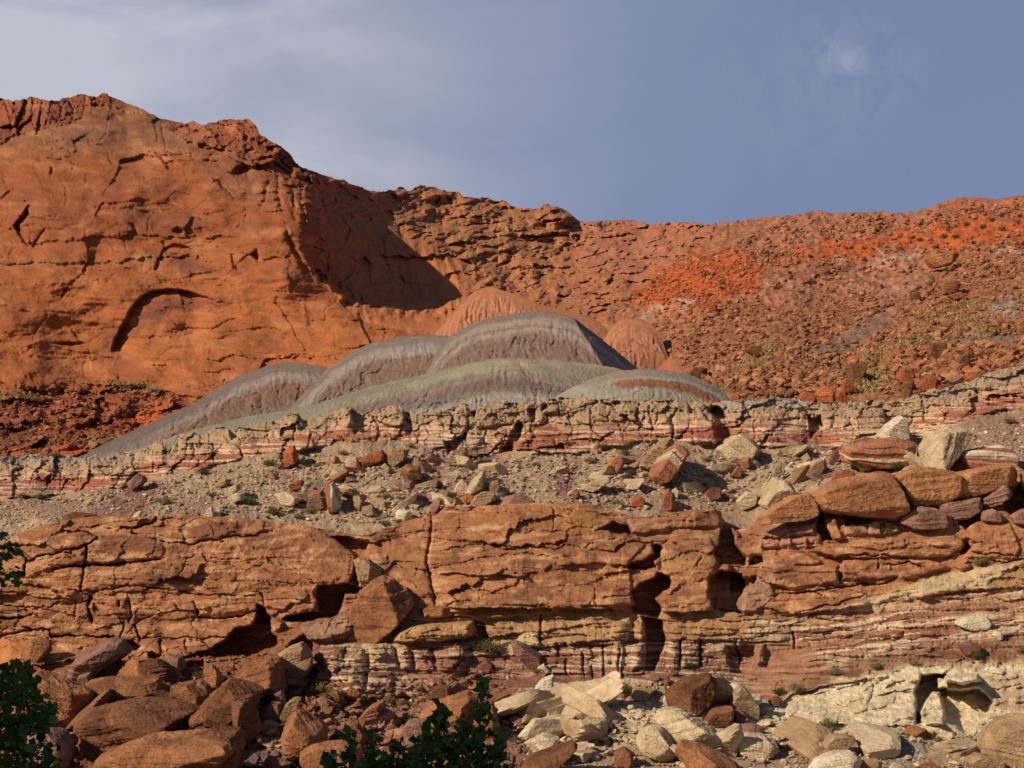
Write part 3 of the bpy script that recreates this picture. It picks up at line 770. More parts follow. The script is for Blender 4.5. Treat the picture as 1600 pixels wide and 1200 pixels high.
def p_green(g, S):
    bands(g, S, [(0, C8(160,142,118)), (14, C8(164,146,120)), (22, C8(146,136,112)), (30, C8(140,116,104)), (42, C8(128,106,98)), (50, C8(134,124,108)), (60, C8(164,147,130)), (76, C8(154,142,126)), (90, C8(132,98,74)), (120, C8(150,120,92))], 4, 5)
    g.paint([(180,720),(300,670),(420,640),(520,620),(620,594),(700,578),(690,592),(600,612),(500,640),(380,668),(260,706)], C8(140,130,110), .85, 6, 5)
    g.paint([(630,604),(700,580),(760,566),(800,566),(770,578),(700,590)], C8(170,154,122), .7, 5, 4)
    g.paint([(840,570),(900,572),(990,580),(960,600),(880,604),(850,596)], C8(142,126,104), .8, 6, 5)
    g.paint([(730,598),(800,590),(850,600),(870,612),(800,612),(740,612)], C8(128,98,84), .5, 5, 6)
def s_green(g, S):
    g.crack([(808,566),(830,585),(850,612)], 5, 4, 4)
mound('green_hill', [(170,716),(230,696),(300,672),(380,652),(450,640),(500,630),(540,616),(580,604),(620,594),(660,586),(700,576),(740,566),(775,560),(800,559),(840,562),(880,564),(920,568),(960,574),(1000,586),(1040,610)],
      [(170,722),(260,716),(420,680),(560,660),(1040,650)], 121, 104.6, p_green, 2.8, 7, 1.1, peak=(790,500), curv=.35, shape=s_green, seed=26, label='low pale green clay hill in front of the grey mounds', spread=140.)
def p_right(g, S):
    bands(g, S, [(0, C8(146,130,112)), (8, C8(150,132,118)), (14, C8(168,152,134)), (17, C8(150,104,80)), (27, C8(142,92,70)), (32, C8(164,147,130)), (44, C8(150,144,122)), (60, C8(156,138,108))], 3, 6)
    g.paint([(855,640),(890,606),(950,600),(975,612),(960,640)], C8(160,146,124), .85, 5, 5)
mound('banded_hill', [(840,642),(860,626),(880,612),(905,600),(935,588),(965,580),(1000,576),(1035,578),(1065,582),(1090,590),(1110,600),(1125,610),(1140,622),(1155,640)], [(840,650),(1155,652)], 111, 102.3, p_right, 2.6, 6, 1.2,
      peak=(1000,520), seed=27, label='small clay hill with a dark red band just above the striped cliff', spread=140.)

# ------------------------------------------------------------------ striped ledge and scree
BTOP = [(-320,720),(-150,716),(0,712),(60,710),(130,712),(180,712),(212,708),(240,692),(250,684),(257,682),(264,700),(272,690),(278,678),(300,672),(318,676),(330,672),(345,668),(360,676),(375,668),(400,660),(440,655),(455,646),(466,645),(474,656),(500,650),
 (520,642),(545,633),(552,636),(560,648),(575,650),(585,642),(600,636),(625,632),(634,640),(650,643),(690,642),(712,632),(722,627),(731,628),(736,640),(748,640),(760,632),(800,630),(815,634),(830,630),(860,622),(900,625),(950,622),(1000,625),(1050,622),(1080,625),(1110,628),
 (1150,626),(1200,622),(1240,624),(1300,630),(1350,628),(1390,626),(1420,622),(1450,614),(1490,602),(1520,594),(1540,584),(1560,578),(1600,570),(1750,550),(1950,545)]
BBOT = [(-320,795),(-150,785),(0,778),(80,775),(130,768),(200,760),(240,744),(330,728),(400,712),(460,704),(540,692),(600,688),(650,692),(700,708),(760,714),(800,706),(860,708),(930,704),(1000,690),(1060,690),(1110,696),(1150,690),(1200,700),(1270,692),(1300,702),(1400,694),(1450,690),(1500,664),(1560,640),(1600,640),(1950,620)]
LIP = [(-320,835),(-150,835),(0,850),(30,833),(60,822),(100,812),(150,806),(200,808),(245,806),(300,806),(370,808),(400,812),(440,818),(470,820),(490,824),(520,830),(560,836),(580,833),(610,822),(640,812),(675,806),(690,800),(720,792),(760,790),(790,788),(830,786),(850,785),(900,786),(940,790),(965,800),(985,806),
 (1010,808),(1050,802),(1090,797),(1115,793),(1125,797),(1130,812),(1150,830),(1170,822),(1190,806),(1215,790),(1240,778),(1262,769),(1275,776),(1285,760),(1300,752),(1340,742),(1370,737),(1385,739),(1393,744),(1405,738),(1425,731),(1460,730),(1495,737),(1520,732),(1545,727),(1574,724),(1590,728),(1600,735),(1750,722),(1950,715)]
bt, bb, lp = curve(BTOP), curve(BBOT), curve(LIP)
ctrl = []
for u in range(-320, 1951, 135):
    ctrl += [(u, bt(u), 101.5), (u, (bt(u) + bb(u)) / 2, 99.6), (u, bb(u), 98.3), (u, bb(u) * .62 + lp(u) * .38, 93.0), (u, lp(u), 87.0), (u, lp(u) + 60, 83.5)]
baseM = TPS(ctrl, 400, 2e-3)
mid = Sheet(-320, 1950, 1.35, BTOP, [(u, v + 55) for u, v in LIP], 190, baseM, lambda u: -1.8 * fbm(u / 9, u * 0, 3, 31) - (5.0 * (worley(u / 19, u * 0 + .4, 32)[2] - .5) + 3.0 * (worley(u / 46, u * 0 + .4, 33)[2] - .5)) * (u < 1450))
U, V = mid.U, mid.V
tb, bbv = bt(U), bb(U)
mid.gain = 1.5
q = (V - tb) / np.maximum(bbv - tb, 8)              # 0 crest of the ledge, 1 its foot
inb = sstep(1.04, .96, q + .05 * mid.W1)
mid.H += inb * (9 * sstep(1.0, .45, q) * 0 + 7)      # the ledge stands proud of the scree
off, bed, db, dj = blocks(U, V, 8, 34, 401, .02, 6)
low = sstep(.42, .55, q)
mid.H += inb * (3.0 * off * (1 - low * .6) + 2.2 * bed - 2.6 * np.exp(-(db / 1.2) ** 2) * sstep(-.2, .3, mid.W2) - 3.2 * np.exp(-(dj / 1.6) ** 2) * (1 - .5 * low) * sstep(-.1, .3, mid.W1))
f1, e, cid, ox, oy = worley(U / 13, V / 10, 403)
mid.H += inb * (1 - low) * (1.5 * (.5 - f1) + facets(U / 7, V / 5, 409, 1.8, 1.8) + 1.5 * fbm(U / 5, V / 5, 3, 405)) + inb * (5 * fbm(U / 55, V / 60, 3, 406) + facets((U + .25 * V) / 44 + .2 * mid.W1, V / 42, 410, 11, 13, 6, .03) + facets((U - .2 * V) / 24 + .2 * mid.W2, V / 17, 411, 4, 6, 2, .04))
mid.H += inb * 7 * stairs(U, V, 11, 422, .02, 4, 70)
mid.H += inb * low * .5 * fbm(U / 30, V / 2.5, 3, 407)
# scree relief
sc = 1 - inb
f1, e, cid, ox, oy = worley(U / 9, V / 6, 411)
mid.H += np.minimum(mid.K, 3) * sc * (5 * fbm(U / 90, V / 45, 3, 412) + 1.5 * fbm(U / 18, V / 12, 4, 413) + 1.7 * (cid > .6) * (.5 - f1).clip(0) * 2 + .8 * fbm(U / 4, V / 3, 2, 414) + facets(U / 8, V / 5, 418, 2.0, 2.0) * sstep(-.1, .3, perlin(U / 50, V / 25, 419)))
# colours
mid.C[:] = C8(166,142,108)
cT, cY, cR, cW, cG = C8(186,148,108), C8(196,158,116), C8(164,94,66), C8(214,178,140), C8(164,132,98)
qq = q + .05 * mid.W1 + .06 * fbm(U / 60, V / 60, 2, 420)
mid.C[:] = mid.C * (1 - inb[..., None]) + inb[..., None] * (cG * .5 + cT * .5)
yl = (sstep(.25, .5, qq) * inb)[..., None]; mid.C[:] = mid.C * (1 - yl) + cY * yl
rdm = sstep(.58, .68, qq) * inb
n = fbm(U / 200, (V - .0 * U + 3 * mid.W1) / 5.0 - .02 * tb, 3, 421, .6)
k = (sstep(.48, .6, qq) * inb * sstep(-.26, -.06, n) * sstep(-.5, .2, perlin(U / 160, V * 0 + 2, 422) + .25))[..., None]
mid.C[:] = mid.C * (1 - k) + cR * k
k = (inb * sstep(.25, .4, qq) * sstep(.12, .26, fbm(U / 150, (V + 3 * mid.W1) / 4.0 - .02 * tb, 3, 426, .6)))[..., None] * .7
mid.C[:] = mid.C * (1 - k) + C8(160,102,76) * k
k = (sstep(.4, .6, qq) * inb * sstep(.28, .42, fbm(U / 160, V / 4.2, 3, 424, .6)))[..., None]
mid.C[:] = mid.C * (1 - k) + cW * k
sa = sc[..., None]
sn = sstep(-.1, .5, fbm(U / 110, V / 60, 3, 430))[..., None]
mid.C[:] = mid.C * (1 - sa) + sa * (C8(176,144,108) * (1 - sn) + C8(162,128,98) * sn)
pl = sstep(.25, .6, fbm(U / 70, V / 34, 3, 433))[..., None] * sa
mid.C[:] = mid.C * (1 - .5 * pl) + C8(146,104,88) * .5 * pl
mauve = C8(140,92,80)
for P, a in (([(120,812),(180,770),(215,758),(260,760),(220,800),(190,812)], .85), ([(860,770),(870,740),(890,715),(900,730),(895,770),(885,780)], .9), ([(600,740),(700,700),(780,712),(770,750),(700,765),(640,770)], .35), ([(1480,650),(1600,640),(1600,700),(1500,700)], .45),
             ([(690,720),(720,700),(780,715),(800,730),(760,745)], .6), ([(430,730),(470,720),(450,760),(420,770)], .4), ([(1110,690),(1200,700),(1180,720),(1150,760)], .25)):
    mid.paint(P, mauve, a, 9, 9)
mid.paint([(-330,720),(60,712),(200,712),(215,718),(120,722),(-330,735)], C8(150,138,118), .7, 5, 4)
mid.paint([(1120,626),(1240,618),(1330,628),(1240,634),(1130,636)], C8(156,146,126), .7, 4, 4)
mid.paint([(1440,620),(1560,578),(1640,565),(1640,585),(1560,600),(1470,625)], C8(164,142,114), .6, 5, 5)
# notches, caves and joints of the ledge
for P, dd in (([(548,641),(564,639),(579,652),(576,666),(564,674),(552,683),(549,665)], 26), ([(470,655),(479,650),(486,668),(476,672)], 16), ([(785,697),(805,664),(812,655),(818,668),(815,685),(803,705),(780,710)], 24),
  ([(822,640),(838,638),(838,656),(830,663),(826,652)], 16), ([(1106,640),(1114,634),(1126,634),(1136,648),(1143,682),(1121,697),(1119,661)], 34), ([(1262,644),(1271,652),(1282,647),(1286,671),(1266,686),(1264,668)], 26),
  ([(692,690),(708,686),(730,674),(728,684),(712,702),(698,710)], 22), ([(732,640),(744,640),(742,652),(736,656)], 14), ([(845,634),(856,632),(858,640),(848,642)], 10), ([(955,627),(968,626),(972,634),(960,636)], 9), ([(357,668),(372,668),(374,684),(362,686)], 18), ([(262,690),(268,680),(272,700),(264,712)], 12),
  ([(630,640),(640,645),(645,664),(634,668)], 12), ([(1380,640),(1392,642),(1396,660),(1384,668)], 14), ([(1516,622),(1528,618),(1530,640),(1518,648)], 14), ([(70,745),(78,742),(80,756),(72,760)], 12), ([(1048,648),(1056,640),(1052,690),(1047,690)], 10)):
    mid.hole(P, dd, 3, 3)
for P, dd in (([(922,638),(924,669),(938,680),(950,697)], 7), ([(1013,632),(1016,655),(1019,680)], 7), ([(870,628),(872,650)], 5), ([(1048,646),(1048,690)], 8), ([(968,664),(974,682)], 6), ([(866,684),(868,708)], 4), ([(457,690),(461,672),(452,664)], 6), ([(655,690),(655,676)], 5),
  ([(640,654),(642,690)], 4), ([(730,650),(728,690)], 6), ([(1178,650),(1178,692)], 4), ([(1330,650),(1332,690)], 5), ([(480,700),(486,676)], 6), ([(300,720),(305,690)], 6), ([(330,690),(336,720)], 6), ([(1084,668),(1084,694)], 5), ([(120,760),(122,720)], 5), ([(95,770),(98,730)], 5), ([(1440,625),(1448,660)], 5)):
    mid.crack(P, 1.8, dd, 4)
mid.ledge([(790,700),(830,704),(865,708),(900,708),(930,704)], 10, 22, 3); mid.ledge([(700,708),(740,714),(790,706)], 9, 20, 3); mid.ledge([(1085,690),(1104,696),(1122,694)], 9, 20, 2)
mid.ledge([(1140,690),(1190,700),(1262,692)], 8, 22, 3); mid.ledge([(1280,698),(1340,700),(1400,692)], 7, 20, 3); mid.ledge([(420,712),(450,706),(490,700)], 7, 16, 3); mid.ledge([(1530,622),(1570,616),(1640,620)], 8, 14, 3); mid.ledge([(0,778),(60,776),(110,770)], 7, 16, 3)
for P, h in (([(1085,640),(1104,640),(1118,660),(1121,694),(1086,694),(1080,665)], 9), ([(716,634),(730,628),(734,648),(730,672),(712,690),(700,670)], 9), ([(242,690),(252,682),(260,700),(262,728),(240,738),(232,720)], 9), ([(278,680),(300,672),(316,680),(318,700),(280,704)], 8),
             ([(446,650),(466,645),(474,658),(470,676),(448,676)], 8), ([(580,650),(620,634),(634,650),(640,680),(600,686),(578,676)], 7), ([(808,678),(828,666),(836,680),(828,694),(812,696)], 12), ([(1286,650),(1330,630),(1380,640),(1384,690),(1300,694),(1284,680)], 5),
             ([(462,692),(480,684),(496,690),(490,704),(466,706)], 7), ([(520,640),(544,634),(552,650),(548,680),(520,690)], 7), ([(1530,600),(1600,585),(1660,590),(1660,620),(1540,622)], 8), ([(1440,625),(1516,612),(1522,640),(1500,662),(1450,668)], 6)):
    mid.bulge(P, h, 6, 3)
# gullies in the scree
mid.crack([(120,815),(150,790),(170,770),(190,745)], 9, 5, 6); mid.crack([(700,770),(690,740),(680,712)], 16, 9, 6); mid.crack([(890,775),(893,745),(880,712)], 6, 5, 5); mid.crack([(1130,800),(1090,770)], 9, 4, 6)
mid.bulge([(800,780),(790,735),(830,715),(880,720),(880,760),(860,790)], 8, 26, 6); mid.bulge([(900,790),(940,720),(1010,690),(1050,700),(1020,760),(960,795)], 8, 30, 6)
mid.bulge([(400,770),(480,700),(560,690),(640,705),(640,730),(560,760),(460,790)], 6, 36, 6)
mid.bulge([(865,745),(885,728),(893,748),(888,772),(868,772)], 5, 6, 3)
mid.C *= np.array([1.03, .965, 1.02])
mid.Z[:] = np.where(inb > .5, 1, 2)
m_band = terrain_mat('striped ledge stone', .9, .55, (.84, 1.16), 7)
m_scree = terrain_mat('gravelly scree', 1.4, .7, (.74, 1.25), 6)
mid.build({1: ('striped_ledge', m_band), 2: ('scree_slope', m_scree)}, [(.8, 0), (4, .2), (16, 5)])
# ------------------------------------------------------------------ near cliff: brown sandstone over striped maroon beds over a white ledge
BASE1 = [(-320,1040),(0,1042),(80,1040),(180,1030),(290,1026),(350,1020),(430,990),(500,960),(560,950),(620,950),(680,948),(780,948),(850,952),(930,950),(990,955),(1060,955),(1110,952),(1160,955),(1200,962),(1300,950),(1400,932),(1500,912),(1600,890),(1950,850)]
BASE2 = [(-320,1080),(0,1080),(180,1070),(300,1060),(420,1050),(500,1066),(560,1085),(620,1092),(700,1090),(800,1082),(880,1078),(960,1075),(1050,1062),(1100,1064),(1150,1085),(1200,1092),(1260,1082),(1300,1066),(1350,1060),(1420,1044),(1500,1038),(1600,1030),(1950,1000)]
b1, b2 = curve(BASE1), curve(BASE2)
ctrl = []
for u in list(range(-320, 1951, 135)):
    ctrl += [(u, lp(u), 83.2), (u, lp(u) * .5 + b1(u) * .5, 80.6), (u, b1(u), 78.8), (u, b2(u), 74.6), (u, (b2(u) + 1205) / 2, 69.5), (u, 1205, 62.5), (u, 1260, 56.0), (u, 1330, 49.5)]
baseN = TPS(ctrl, 400, 2e-3)
near = Sheet(-320, 1950, 1.3, LIP, [(-320,1330),(1950,1330)], 440, baseN, lambda u: -1.2 * fbm(u / 14, u * 0, 3, 35))
U, V = near.U, near.V
B1, B2, T0 = b1(U), b2(U), lp(U)
near.gain = 2.2
left = sstep(590, 540, U + 10 * near.W1)
inA = sstep(-3, 3, B1 - V + 3 * near.W1)             # brown sandstone
inC = sstep(-4, 4, V - B2 + 6 * near.W2)             # slope at the foot
inB = (1 - inA) * (1 - inC)
# general relief
off, bed, db, dj = blocks(U, V, 34, 120, 501, -.03, 14)
g2 = sstep(-.25, .25, fbm(U / 60, V / 40, 2, 505))
near.H += inA * (2.6 * off + 2.2 * bed - 3.0 * np.exp(-(db / 1.3) ** 2) * g2 - 2.0 * np.exp(-(dj / 1.2) ** 2) * sstep(.1, .4, near.W1) + 1.2 * sstep(0, 8, db))
near.H += inA * (3.5 * fbm(U / 70, V / 40, 3, 507) + 1.4 * fbm((U + 1.5 * V) / 26, (V - .1 * U) / 9, 4, 509) + .55 * fbm(U / 6, V / 4, 3, 511))
f1, e, cid, ox, oy = worley(U / 40 + .4 * near.W1, V / 16 + .4 * near.W2, 513)
near.H += inA * (facets((U + .8 * V) / 86 + .12 * near.W1, (V - .06 * U) / 40 + .12 * near.W2, 514, 4, 11, 0) + facets((U - .4 * V) / 30, V / 11, 515, 1.0, 1.5) + 1.5 * fbm(U / 80, (V - .03 * U) / 3.2, 3, 516) * sstep(-.25, .3, fbm(U / 90, V / 50, 2, 517)))
near.H += inA * 1.2 * (cid - .5) * sstep(0, .12, e)
rt_ = sstep(1150, 1230, U)
near.H += inA * (4.6 * stairs(U, V, 24, 561, -.02 , 9, 170) + 1.8 * stairs(U, V, 8, 562, .0, 6, 70) * sstep(-.2, .3, fbm(U / 80, V / 40, 2, 566)) + rt_ * 3 * stairs(U, V, 14, 563, .06, 6, 110))
near.H += inB * 7 * stairs(U, V, 9, 564, .0, 5, 80)
def qd(dip): return V + dip * U
off, bed, db, dj = blocks(U, V, 7.5, 20, 521, .02, 5)
smw = 1 - .5 * sstep(-14, 14, poly_sd([(1165,1004),(1245,990),(1300,1040),(1265,1090),(1180,1094),(1150,1060)], U + 9 * near.W1, V + 9 * near.W2))
near.H += inB * smw * (facets((U + .2 * V) / 34, V / 18, 528, 3, 5, 1, .05) + 1.3 * off + 3.2 * bed - 2.0 * np.exp(-(db / 1.0) ** 2) * sstep(-.1, .3, near.W2) - 3.0 * np.exp(-(dj / 1.4) ** 2) * sstep(.0, .35, near.W1) + 1.0 * fbm(U / 120, V / 2.6, 2, 529) + 1.2 * fbm(U / 8, V / 4, 3, 523) + 5 * fbm(U / 60, V / 60, 3, 525))
f1, e, cid, ox, oy = worley(U / 26 + .3 * near.W1, V / 17 + .3 * near.W2, 531)
h1, e3, c3, _, _ = worley(U / 10, V / 7, 533)
WLP = [(880,1096),(960,1092),(1040,1112),(1160,1122),(1200,1102),(1250,1086),(1300,1066),(1348,1058),(1415,1042),(1500,1040),(1600,1036),(1960,1010),(1960,1150),(1600,1130),(1500,1146),(1380,1150),(1240,1150),(1100,1150),(940,1130)]
keepC = inC * (1 - .82 * sstep(-6, 10, poly_sd(WLP, U + 6 * near.W1, V + 6 * near.W2)))
k1, ke, kc, kx, ky = worley(U / 62 + .35 * near.W1, V / 34 + .35 * near.W2, 539)
keepC = keepC * (1 - .45 * sstep(800, 900, U))
near.H += keepC * (facets((U + .5 * V) / 34, V / 19, 541, 8, 12) + facets(U / 12, V / 8, 542, 4, 5) + 9 * fbm(U / 80, V / 50, 3, 535) + 18 * (kc - .5) + 10 * (.5 - k1) + (kc - .5) * (kx * 26 - ky * 20) - 8 * np.exp(-(ke / .05) ** 2) + 9 * (cid - .5) + 6.0 * (.5 - f1) + 2.2 * (.5 - h1) * (c3 > .35) + 1.5 * (c3 - .5) + .8 * fbm(U / 5, V / 4, 3, 537))

# colours
sA, sB, sV = C8(178,114,76), C8(158,100,68), C8(126,78,54)
near.C[:] = sA
w = sstep(-.2, .4, fbm(U / 90, V / 34, 3, 540))[..., None]; near.C[:] = near.C * (1 - w) + sB * w
w = sstep(.1, .5, fbm((U + V) / 60, V / 12, 3, 542))[..., None] * .6; near.C[:] = near.C * (1 - w) + C8(212,154,106) * w
near.C *= (1 + .22 * fbm(U / 16, V / 4.5, 4, 543) + .10 * fbm(U / 4, V / 2.2, 2, 544))[..., None]
# desert varnish in sharp-edged patches
f1, e, cid, ox, oy = worley(U / 58 + .5 * near.W1, V / 26 + .5 * near.W2, 545)
w = ((cid > .62) * sstep(.02, .08, e) * sstep(-.1, .15, fbm(U / 30, V / 20, 3, 546)) * inA)[..., None] * .55
near.C[:] = near.C * (1 - w) + sV * w
mar, crm = C8(138,90,66), C8(196,156,118)
bB = inB[..., None]
lf_ = sstep(520, 440, U + 10 * near.W1)[..., None]
near.C[:] = near.C * (1 - bB) + (mar * (1 - lf_) + C8(150,92,64) * lf_) * bB
cc = (inB * sstep(46, 30, V - B1 + 8 * near.W1) * sstep(560, 640, U))[..., None] * .85
near.C[:] = near.C * (1 - cc) + C8(186,134,90) * cc
bC = inC[..., None]
lc, rc = C8(134,84,56), C8(180,146,108)
rr = sstep(760, 860, U + 14 * near.W1)[..., None]
midc = (sstep(560, 620, U) * sstep(900, 800, U))[..., None]
footc = lc * (1 - rr) + rc * rr
footc = footc * (1 - midc) + C8(150,102,80) * midc
near.C[:] = near.C * (1 - bC) + footc * bC

MAR = [(500,1010),(640,1000),(740,1000),(850,1005),(990,985),(1040,965),(1110,950),(1200,966),(1300,955),(1420,940),(1600,905),(1960,860),(1960,1010),(1600,1030),(1420,1048),(1300,1070),(1230,1095),(1150,1090),(1050,1070),(900,1080),(760,1110),(620,1096),(520,1085)]
near.stripes(MAR, C8(160,104,80), .0, 7, -.1, .3, .7, 4, 549, 5, .6, 5, 140)
near.stripes(MAR, C8(214,176,138), .0, 6, .24, .10, .9, 3.5, 550, 5, .8, 5, 220)
near.stripes(MAR, C8(206,164,126), .0, 14, .36, .10, .9, 4, 551, 5, .8, 5, 300)
RST = [(1236,990),(1300,958),(1420,945),(1560,920),(1700,900),(1960,880),(1960,1000),(1600,1000),(1500,1010),(1400,1020),(1300,1030),(1240,1030)]
near.paint(RST, C8(174,120,88), .9, 6, 4)
near.stripes(RST, C8(196,146,108), .13, 13, .0, .3, .7, 5, 552, 6, 1.0, 5, 320)
near.stripes(RST, C8(142,86,64), .13, 9, .12, .12, .8, 4, 557, 6, .8, 5, 380)
near.stripes(RST, C8(228,188,148), .13, 6.5, .16, .10, .85, 3.5, 554, 6, .8, 5, 260)
near.stripes([(1290,1030),(1440,1000),(1600,975),(1600,1000),(1440,1020),(1300,1046)], C8(206,178,146), .15, 8, .28, .06, .95, 3, 560, 3, .8, 4, 200)
near.paint([(1240,1060),(1340,1030),(1500,1000),(1600,990),(1960,980),(1960,1015),(1600,1025),(1430,1040),(1300,1060),(1250,1090)], C8(132,82,60), .7, 8, 6)
near.paint([(1170,1000),(1240,985),(1280,1040),(1260,1086),(1190,1092),(1160,1060)], C8(172,114,82), .8, 12, 8)
# white wedge slab and cream courses
near.paint([(1312,950),(1390,926),(1456,901),(1563,882),(1600,878),(1560,901),(1537,916),(1450,926),(1416,936),(1315,953)], C8(204,166,124), .95, 3, 3)
near.bulge([(1312,950),(1456,901),(1563,882),(1600,880),(1560,903),(1537,916),(1416,936),(1315,953)], 6, 4, 3)
near.ledge([(1230,960),(1270,958),(1318,951),(1360,945)], 8, 10, 2); near.ledge([(1420,936),(1500,924),(1560,920),(1640,914)], 7, 16, 2)
near.paint([(612,1000),(640,978),(700,972),(740,972),(735,994),(690,1008),(640,1008)], C8(196,140,92), .85, 4, 3)
near.paint([(760,1000),(800,985),(850,975),(990,958),(985,1000),(940,1000),(860,1012),(770,1024)], C8(192,142,98), .85, 5, 5)
near.paint([(815,990),(845,986),(846,1010),(800,1016),(770,1020)], C8(202,164,120), .8, 3, 3)
near.paint([(1040,968),(1085,955),(1160,960),(1170,995),(1100,1000),(1045,996)], C8(184,130,86), .9, 4, 4)
near.paint([(1100,1000),(1170,992),(1240,985),(1236,1004),(1110,1016)], C8(198,156,118), .7, 4, 4)
near.paint([(555,1010),(640,1002),(650,1018),(600,1030),(545,1030)], C8(202,164,118), .8, 4, 4)
# the white ledge at the foot, right
WL = [(860,1090),(960,1092),(1040,1110),(1160,1120),(1200,1100),(1250,1086),(1300,1066),(1348,1058),(1415,1042),(1500,1040),(1600,1036),(1960,1010),(1960,1150),(1600,1150),(1500,1150),(1380,1150),(1240,1160),(1100,1180),(900,1130)]
near.paint(WL, C8(230,202,156), .95, 6, 5)
near.stripes(WL, C8(206,174,132), .12, 12, .25, .25, .6, 6, 570, 6, 1.5, 5, 140)
near.field(WL, lambda u, v: facets((u - .1 * v) / 80, (v + .18 * u) / 30, 571, 4, 6, 1, .03) + 5 * stairs(u, v, 14, 573, .16, 6, 110) + 2 * sstep(-.2, .3, fbm((u - v) / 46, (v + .16 * u) / 16, 3, 572)) + 2 * fbm(u / 14, (v + .15 * u) / 5, 3, 574), 8, 5)
near.paint([(1350,1150),(1405,1136),(1450,1170),(1430,1190),(1370,1200)], C8(150,138,116), .8, 8, 6)
near.paint([(1600,1050),(1546,1060),(1540,1085),(1560,1110),(1600,1105)], C8(196,152,108), .6, 5, 4)
near.ledge([(1180,1122),(1240,1086),(1296,1070),(1350,1062),(1400,1056)], 9, 6, 2)
near.ledge([(1380,1078),(1400,1066),(1440,1062)], 5, 14, 2)
near.ledge([(1180,1132),(1240,1138),(1300,1132),(1360,1136),(1400,1134),(1440,1134)], 9, 24, 3)
near.paint([(830,1112),(900,1096),(1000,1100),(1040,1120),(1160,1150),(1240,1140),(1240,1165),(1100,1175),(900,1150),(830,1135)], C8(214,184,140), .8, 6, 8)
near.field([(830,1112),(900,1096),(1000,1100),(1040,1120),(1160,1150),(1240,1140),(1240,1165),(1100,1175),(900,1150),(830,1135)], lambda u, v: 12 + 7 * stairs(u, v, 13, 575, .1, 5, 80), 8, 5)
near.hole([(1438,1054),(1478,1053),(1480,1078),(1532,1074),(1553,1096),(1541,1121),(1510,1148),(1478,1128),(1429,1132),(1431,1110),(1428,1081)], 46, 4, 2)
near.bulge([(1446,1090),(1458,1079),(1470,1078),(1480,1121),(1474,1132),(1436,1131),(1433,1112)], 88, 5, 2)
near.bulge([(1462,1056),(1478,1056),(1482,1076),(1464,1078)], 78, 4, 1)
near.bulge([(1474,1056),(1528,1052),(1534,1066),(1505,1071),(1478,1067)], 84, 5, 2)
for P in ([(1360,1062),(1366,1080),(1356,1100)], [(1298,1075),(1350,1070),(1356,1062)], [(1362,1086),(1400,1082),(1428,1080)], [(1560,1066),(1600,1056)], [(1548,1078),(1600,1070)]):
    near.crack(P, 1.6, 5, 3)

# ---- brown sandstone, left part
for P, ww, dd in (([(42,877),(65,869),(95,862),(120,856),(135,852),(155,840)], 1.8, 7), ([(82,890),(105,886),(135,883),(175,882),(225,876),(258,870)], 2.2, 9), ([(135,852),(134,868),(134,880),(129,897),(127,922)], 2.0, 9),
  ([(107,922),(130,924),(170,922),(200,916),(225,915),(275,922),(312,930),(400,932)], 1.4, 5), ([(142,930),(138,942),(137,955),(142,972)], 2.2, 10), ([(201,937),(203,955),(202,972)], 1.2, 6), ([(305,940),(307,954),(309,964)], 1.6, 8), ([(309,964),(340,966),(375,962),(400,955)], 1.8, 7),
  ([(0,967),(37,966),(50,960)], 2.0, 8), ([(37,980),(60,984),(77,987),(80,995),(117,992),(150,996),(185,995)], 1.8, 8), ([(0,995),(32,987),(50,984)], 2.0, 8), ([(75,997),(72,1015),(70,1032)], 1.8, 8), ([(195,972),(190,985),(185,1000)], 1.5, 7), ([(207,975),(214,988),(220,1000)], 1.8, 7),
  ([(225,997),(270,997),(312,997),(375,994)], 1.6, 6), ([(187,827),(215,822),(240,817),(243,808)], 1.8, 8), ([(95,827),(118,831),(135,830),(155,840)], 1.8, 7), ([(27,860),(41,872),(38,888),(37,902)], 2.0, 9), ([(232,842),(260,848),(295,850),(350,840),(400,837)], 1.4, 5),
  ([(280,900),(290,880),(294,868)], 1.0, 3), ([(20,910),(60,915),(100,928)], 2.5, 6), ([(200,990),(206,975),(240,960),(300,952)], 1.0, 3), ([(408,926),(413,936),(411,946)], 1.5, 6), ([(60,1000),(64,1014),(60,1036)], 1.2, 5), ([(320,870),(380,876),(440,900)], .9, 2.5), ([(330,820),(335,838)], 1, 3),
  ([(250,1000),(252,1020),(240,1030)], 2.2, 8), ([(290,1000),(290,1020)], 1.5, 6), ([(100,940),(60,950),(0,945)], 1.2, 4), ([(118,935),(118,960)], 1.0, 4)):
    near.crack(P, ww, dd, 3)
for P, h in (([(135,884),(140,860),(160,842),(225,836),(250,846),(258,860),(256,870),(225,876),(170,882)], 5), ([(292,825),(325,816),(372,813),(376,830),(345,842),(300,848)], 4), ([(20,872),(30,850),(70,840),(100,830),(130,834),(134,850),(90,862),(45,876)], 4),
  ([(42,880),(95,864),(132,856),(133,880),(84,888),(52,900)], 5), ([(129,900),(136,886),(220,884),(300,880),(310,920),(200,914),(132,922)], 3), ([(0,1000),(30,992),(74,1000),(70,1034),(0,1040)], 5), ([(76,1000),(150,1000),(155,1020),(120,1026),(74,1028)], 3),
  ([(312,940),(405,936),(430,945),(420,950),(400,954),(340,964),(310,962)], 6), ([(412,930),(440,920),(492,918),(496,935),(497,955),(450,958),(414,950),(410,940)], 12), ([(203,938),(304,942),(306,964),(300,968),(204,968)], 3), ([(145,932),(200,938),(200,968),(146,970)], 3),
  ([(60,1002),(72,1000),(72,1032),(60,1036)], 2), ([(385,812),(440,822),(510,830),(552,866),(545,900),(500,914),(440,918),(400,912),(360,880)], 5)):
    near.bulge(P, h, 6, 2.5)
near.ledge([(0,1042),(60,1042),(72,1036),(120,1030),(180,1026)], 12, 18, 3)
